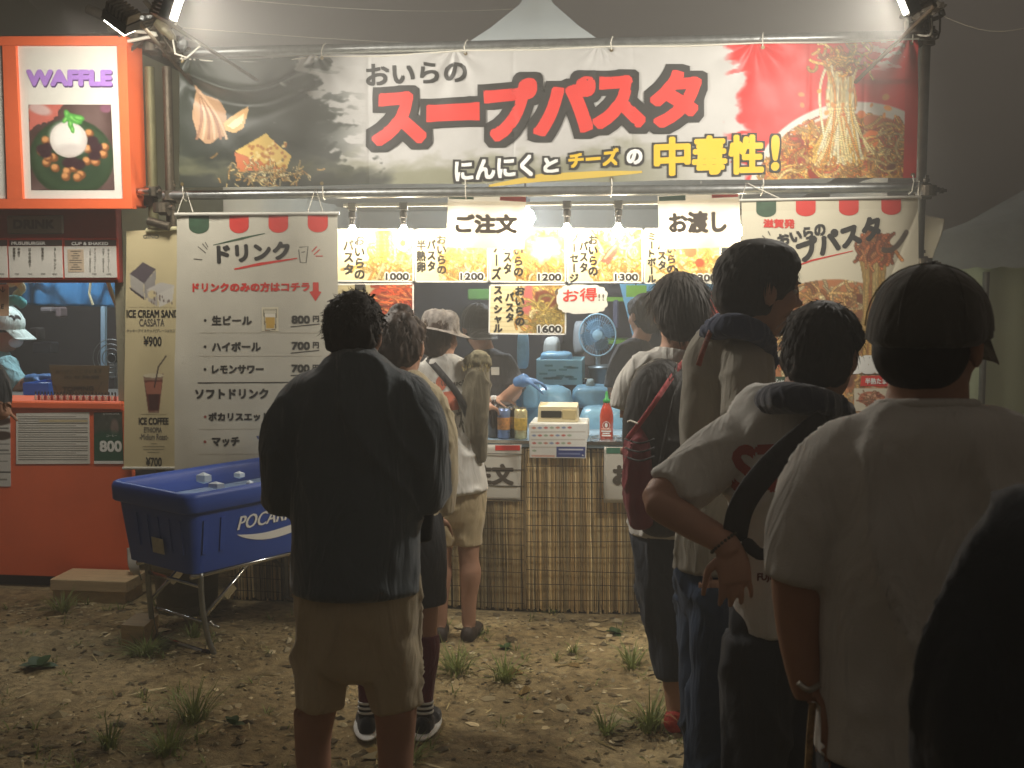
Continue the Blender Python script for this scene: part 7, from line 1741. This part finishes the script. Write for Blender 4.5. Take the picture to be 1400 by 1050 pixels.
fuse('trousers', [TUB([(1238,1010,d,106,.75),(1240,1060,d,112,.75),(1240,1120,d,106,.75)]),TUB([(1182,1090,d,74,1),(1174,1250,d,64,1),(1164,gp-40,d,48,1)],cap=False),TUB([(1300,1090,d,74,1),(1304,1250,d,64,1),(1308,gp-40,d,48,1)],cap=False)], .011, 3, cloth('black_cloth',(62,64,68),.9,.1), A, folds(84,.010,5,9))
for x0 in (1160,1308): fuse('shoe', footp(PD(x0,gp,d),5,.28,.05), .009, 2, BLACKP, A)
hair(H, A, HAIR, .955, .018, 85, 2200, .06, nape=-.045, fringe=False, clumps=.002)
cap('dark baseball cap on the largest man', H, cloth('charcoal_cap_cloth',(78,74,64),.85,.4), tall=.96)
strap(A, [(1092,934,d-.06),(1106,944,d-.07),(1122,936,d-.05)], 7, mat('silver_bracelet',(190,186,176),.3,.8), name='wristband')
strap(A, [(1112,962,d-.03),(1108,1010,d-.03),(1105,1070,d-.03)], 9, mat('tan_patterned_ribbon',(176,146,104),.8,noise=.6,nscale=80), name='ribbon')

def neckband(par, px, py, dd, w, m, name='neckband', tilt=.12, r=.006, rat=1.0):
    c0 = np.array(PD(px, py, dd)); a = w*dd/F
    MB().tube([Vector(c0+RT*a*math.cos(t)+FH*a*rat*math.sin(t)-UP*tilt*a*math.sin(t)) for t in np.linspace(0, 2*math.pi, 41)], r, 8, False).build(name, m, par, True)
neckband(A, 1266, 553, d, 62, GT2, r=.009)
# --- dark shoulder of someone closer
d = 1.22; gp = groundpy(d)
A = person('person in black cut off by the photo corner in front of the largest man', 1560, 1000, d)
H = Head(1585,560,d,290, -10, 10)
torso = [(1570,690,d,80,1),(1570,712,d,140,.85),(1560,745,d,215,.6),(1552,830,d,235,.56),(1552,1000,d,225,.6),(1552,1200,d,215,.62),(1552,1400,d,205,.66)]
fuse('body', H.flesh()+[TUB([(1585,640,d,72),(1576,700,d,78),(1572,740,d,90)]),TUB(scale_ch(torso,.88)),TUB([(1350,800,d,66),(1322,960,d,54),(1330,1130,d,46),(1360,1220,d+.1,32)]),TUB([(1760,800,d,66),(1790,960,d,54),(1780,1130,d,46),(1750,1220,d+.1,32)]),TUB([(1480,1400,d,100),(1480,gp-20,d,40)]),TUB([(1630,1400,d,100),(1630,gp-20,d,40)])]+footp(PD(1480,gp,d),0)+footp(PD(1630,gp,d),0), .010, 3, SKIN, A)
H.eyes(A); BLT = cloth('black_jersey',(62,66,70),.8,.35)
fuse('shirt', [TUB(torso,cap=False),TUB([(1470,740,d,76,.85),(1404,768,d,84,.85),(1358,830,d,76,.9),(1330,900,d,72,.95),(1320,985,d,66,1),(1328,1100,d,60,1)],cap=False),TUB([(1720,752,d,82,.85),(1768,840,d,74,.9),(1790,985,d,64,1)],cap=False)], .011, 4, BLT, A, folds(92,.008,3,9))
fuse('trousers', [TUB([(1552,1360,d,200,.7),(1552,1480,d,195,.7)]),TUB([(1480,1450,d,100,1),(1480,gp-40,d,60,1)]),TUB([(1630,1450,d,100,1),(1630,gp-40,d,60,1)])], .013, 2, BLT, A)
hair(H, A, HAIR, 1.05, .05, 95, 800, .3)
# --- arm of someone at the other picture edge
d = 4.4; gp = groundpy(d)
A = person('person in black before the orange kiosk, only a bare elbow showing', -70, 800, d)
H = Head(-70,420,d,84, 10, 0)
torso = [(-70,462,d,20,1),(-70,474,d,34,.85),(-70,490,d,56,.6),(-70,560,d,56,.6),(-70,640,d,52,.65),(-70,700,d,50,.68)]
fuse('body', H.flesh()+[TUB([(-70,445,d,18),(-70,480,d,20)]),TUB(scale_ch(torso,.86)),TUB([(-20,505,d,16),(-1,545,d,12.5),(2,562,d,12),(-16,560,d+.25,10)]),TUB([(-122,505,d,16),(-138,560,d,12),(-124,600,d+.2,10)]),TUB([(-92,720,d,26),(-92,gp-8,d,11)]),TUB([(-48,720,d,26),(-48,gp-8,d,11)])]+hand(PD(-18,560,d+.26),FH,-UP,RT,.17,.5)+footp(PD(-92,gp,d),0)+footp(PD(-48,gp,d),0), .0075, 3, SKIN, A)
H.eyes(A); hair(H, A, HAIR, 1.03, .04, 97, 600, .3)
fuse('shirt', [TUB(torso,cap=False),TUB([(-34,496,d,22,.85),(-14,512,d,21,.9),(-4,532,d,19,1),(-2,552,d,16,1)],cap=False),TUB([(-108,496,d,22,.85),(-130,540,d,18,1)],cap=False)], .009, 3, BLT, A, folds(98,.005))
fuse('trousers', [TUB([(-70,690,d,48,.7),(-70,740,d,50,.7)]),TUB([(-92,740,d,27,1),(-92,gp-20,d,18,1)]),TUB([(-48,740,d,27,1),(-48,gp-20,d,18,1)])], .011, 2, DJ, A)
# --- kiosk worker with twisted towel
d = 6.72
A = person('kiosk worker with white cap, face mask and pale teal shirt inside the hatch', 10, 560, d, 'stall workers')
H = Head(6,450,d,58, 95, 12)
torso = [(-4,478,d,14,1),(-6,488,d,22,.9),(-8,500,d,30,.75),(-8,545,d,30,.75),(-8,640,d,30,.75),(-8,780,d,28,.75)]; gpd = groundpy(d)
fuse('body', H.flesh()+[TUB([(0,466,d,12),(-4,490,d,14)]),TUB(scale_ch(torso,.88)),TUB([(10,505,d-.12,12),(22,530,d-.15,10),(45,518,d-.2,8)]),TUB([(-10,505,d+.15,12),(5,540,d+.15,10),(40,530,d+.1,8)]),TUB([(-20,770,d,18),(-20,gpd-6,d,9)]),TUB([(6,770,d,18),(6,gpd-6,d,9)])]+footp(PD(-20,gpd,d),90)+footp(PD(6,gpd,d),90), .0085, 3, SKIN, A); H.eyes(A)
TEAL = cloth('pale_teal_cotton', (150,196,202), .85); fuse('shirt', [TUB(torso,cap=False),TUB([(4,496,d-.1,16,.9),(14,515,d-.14,15,1),(26,528,d-.16,12,1)],cap=False)], .009, 3, TEAL, A, folds(101,.008))
fuse('face_mask', [H.E((0,.070,-.050),(.048,.044,.040))], .006, 1, mat('white_mask',(220,222,224),.7), A)
hair(H, A, HAIR, 1.0, .04, 103, 400, .3)
cap('white cap on the kiosk worker with the face mask', H, cloth('white_cap_cloth',(206,220,212),.8))
for k, (x, y, dy) in enumerate(((46,518,.2),(42,528,-.1))):
    t = thing('rubber_glove', ['bright blue glove of the kiosk worker reaching over the tray','second blue glove of the kiosk worker, lower one'][k], 'glove', tuple(PD(x,y,d-dy))); fuse('glove_hand', hand(PD(x,y,d-dy), RT*.95+UP*.15, -UP, -FH, .2, .3, .3)+[TUB([(x-8,y+2,d-dy,8,1),(x+2,y,d-dy,8,1)])], .006, 2, GLV, t)
t = thing('towel_decoration', 'twisted teal and cream towels hanging in the kiosk hatch', 'towel', tuple(PY(24,400,YK+.4)))
MB().tube([Vector(p) for p in crom([PY(14,388,YK+.4),PY(24,386,YK+.36),PY(30,395,YK+.4),PY(22,404,YK+.42),PY(28,412,YK+.38)], 5)], .022, 10).build('cream_twist', cloth('cream_towel',(196,186,140)), t, True)
MB().tube([Vector(p) for p in crom([PY(12,412,YK+.4),PY(22,410,YK+.36),PY(31,416,YK+.4)], 5)], .03, 10).build('teal_twist', cloth('teal_towel',(90,186,190)), t, True)

for o in [o for o in bpy.data.objects if o.get('category') == 'person']: tuck(o)
# ------------------------------------------------------------------ thin even haze volume, added to veil the scene and lift its dark tones
if HAZE > 0:
    hm = bpy.data.materials.new('tone_lift_haze'); hm.use_nodes = True; N = hm.node_tree.nodes; N.clear()
    pv = N.new('ShaderNodeVolumePrincipled'); pv.inputs['Color'].default_value = (.9,.88,.82,1); pv.inputs['Density'].default_value = HAZE; pv.inputs['Anisotropy'].default_value = .3
    om = N.new('ShaderNodeOutputMaterial'); hm.node_tree.links.new(pv.outputs[0], om.inputs['Volume'])
    tag(MB().box((-62,-42,-1),(62,62,6)).build('haze', hm), kind='stuff')
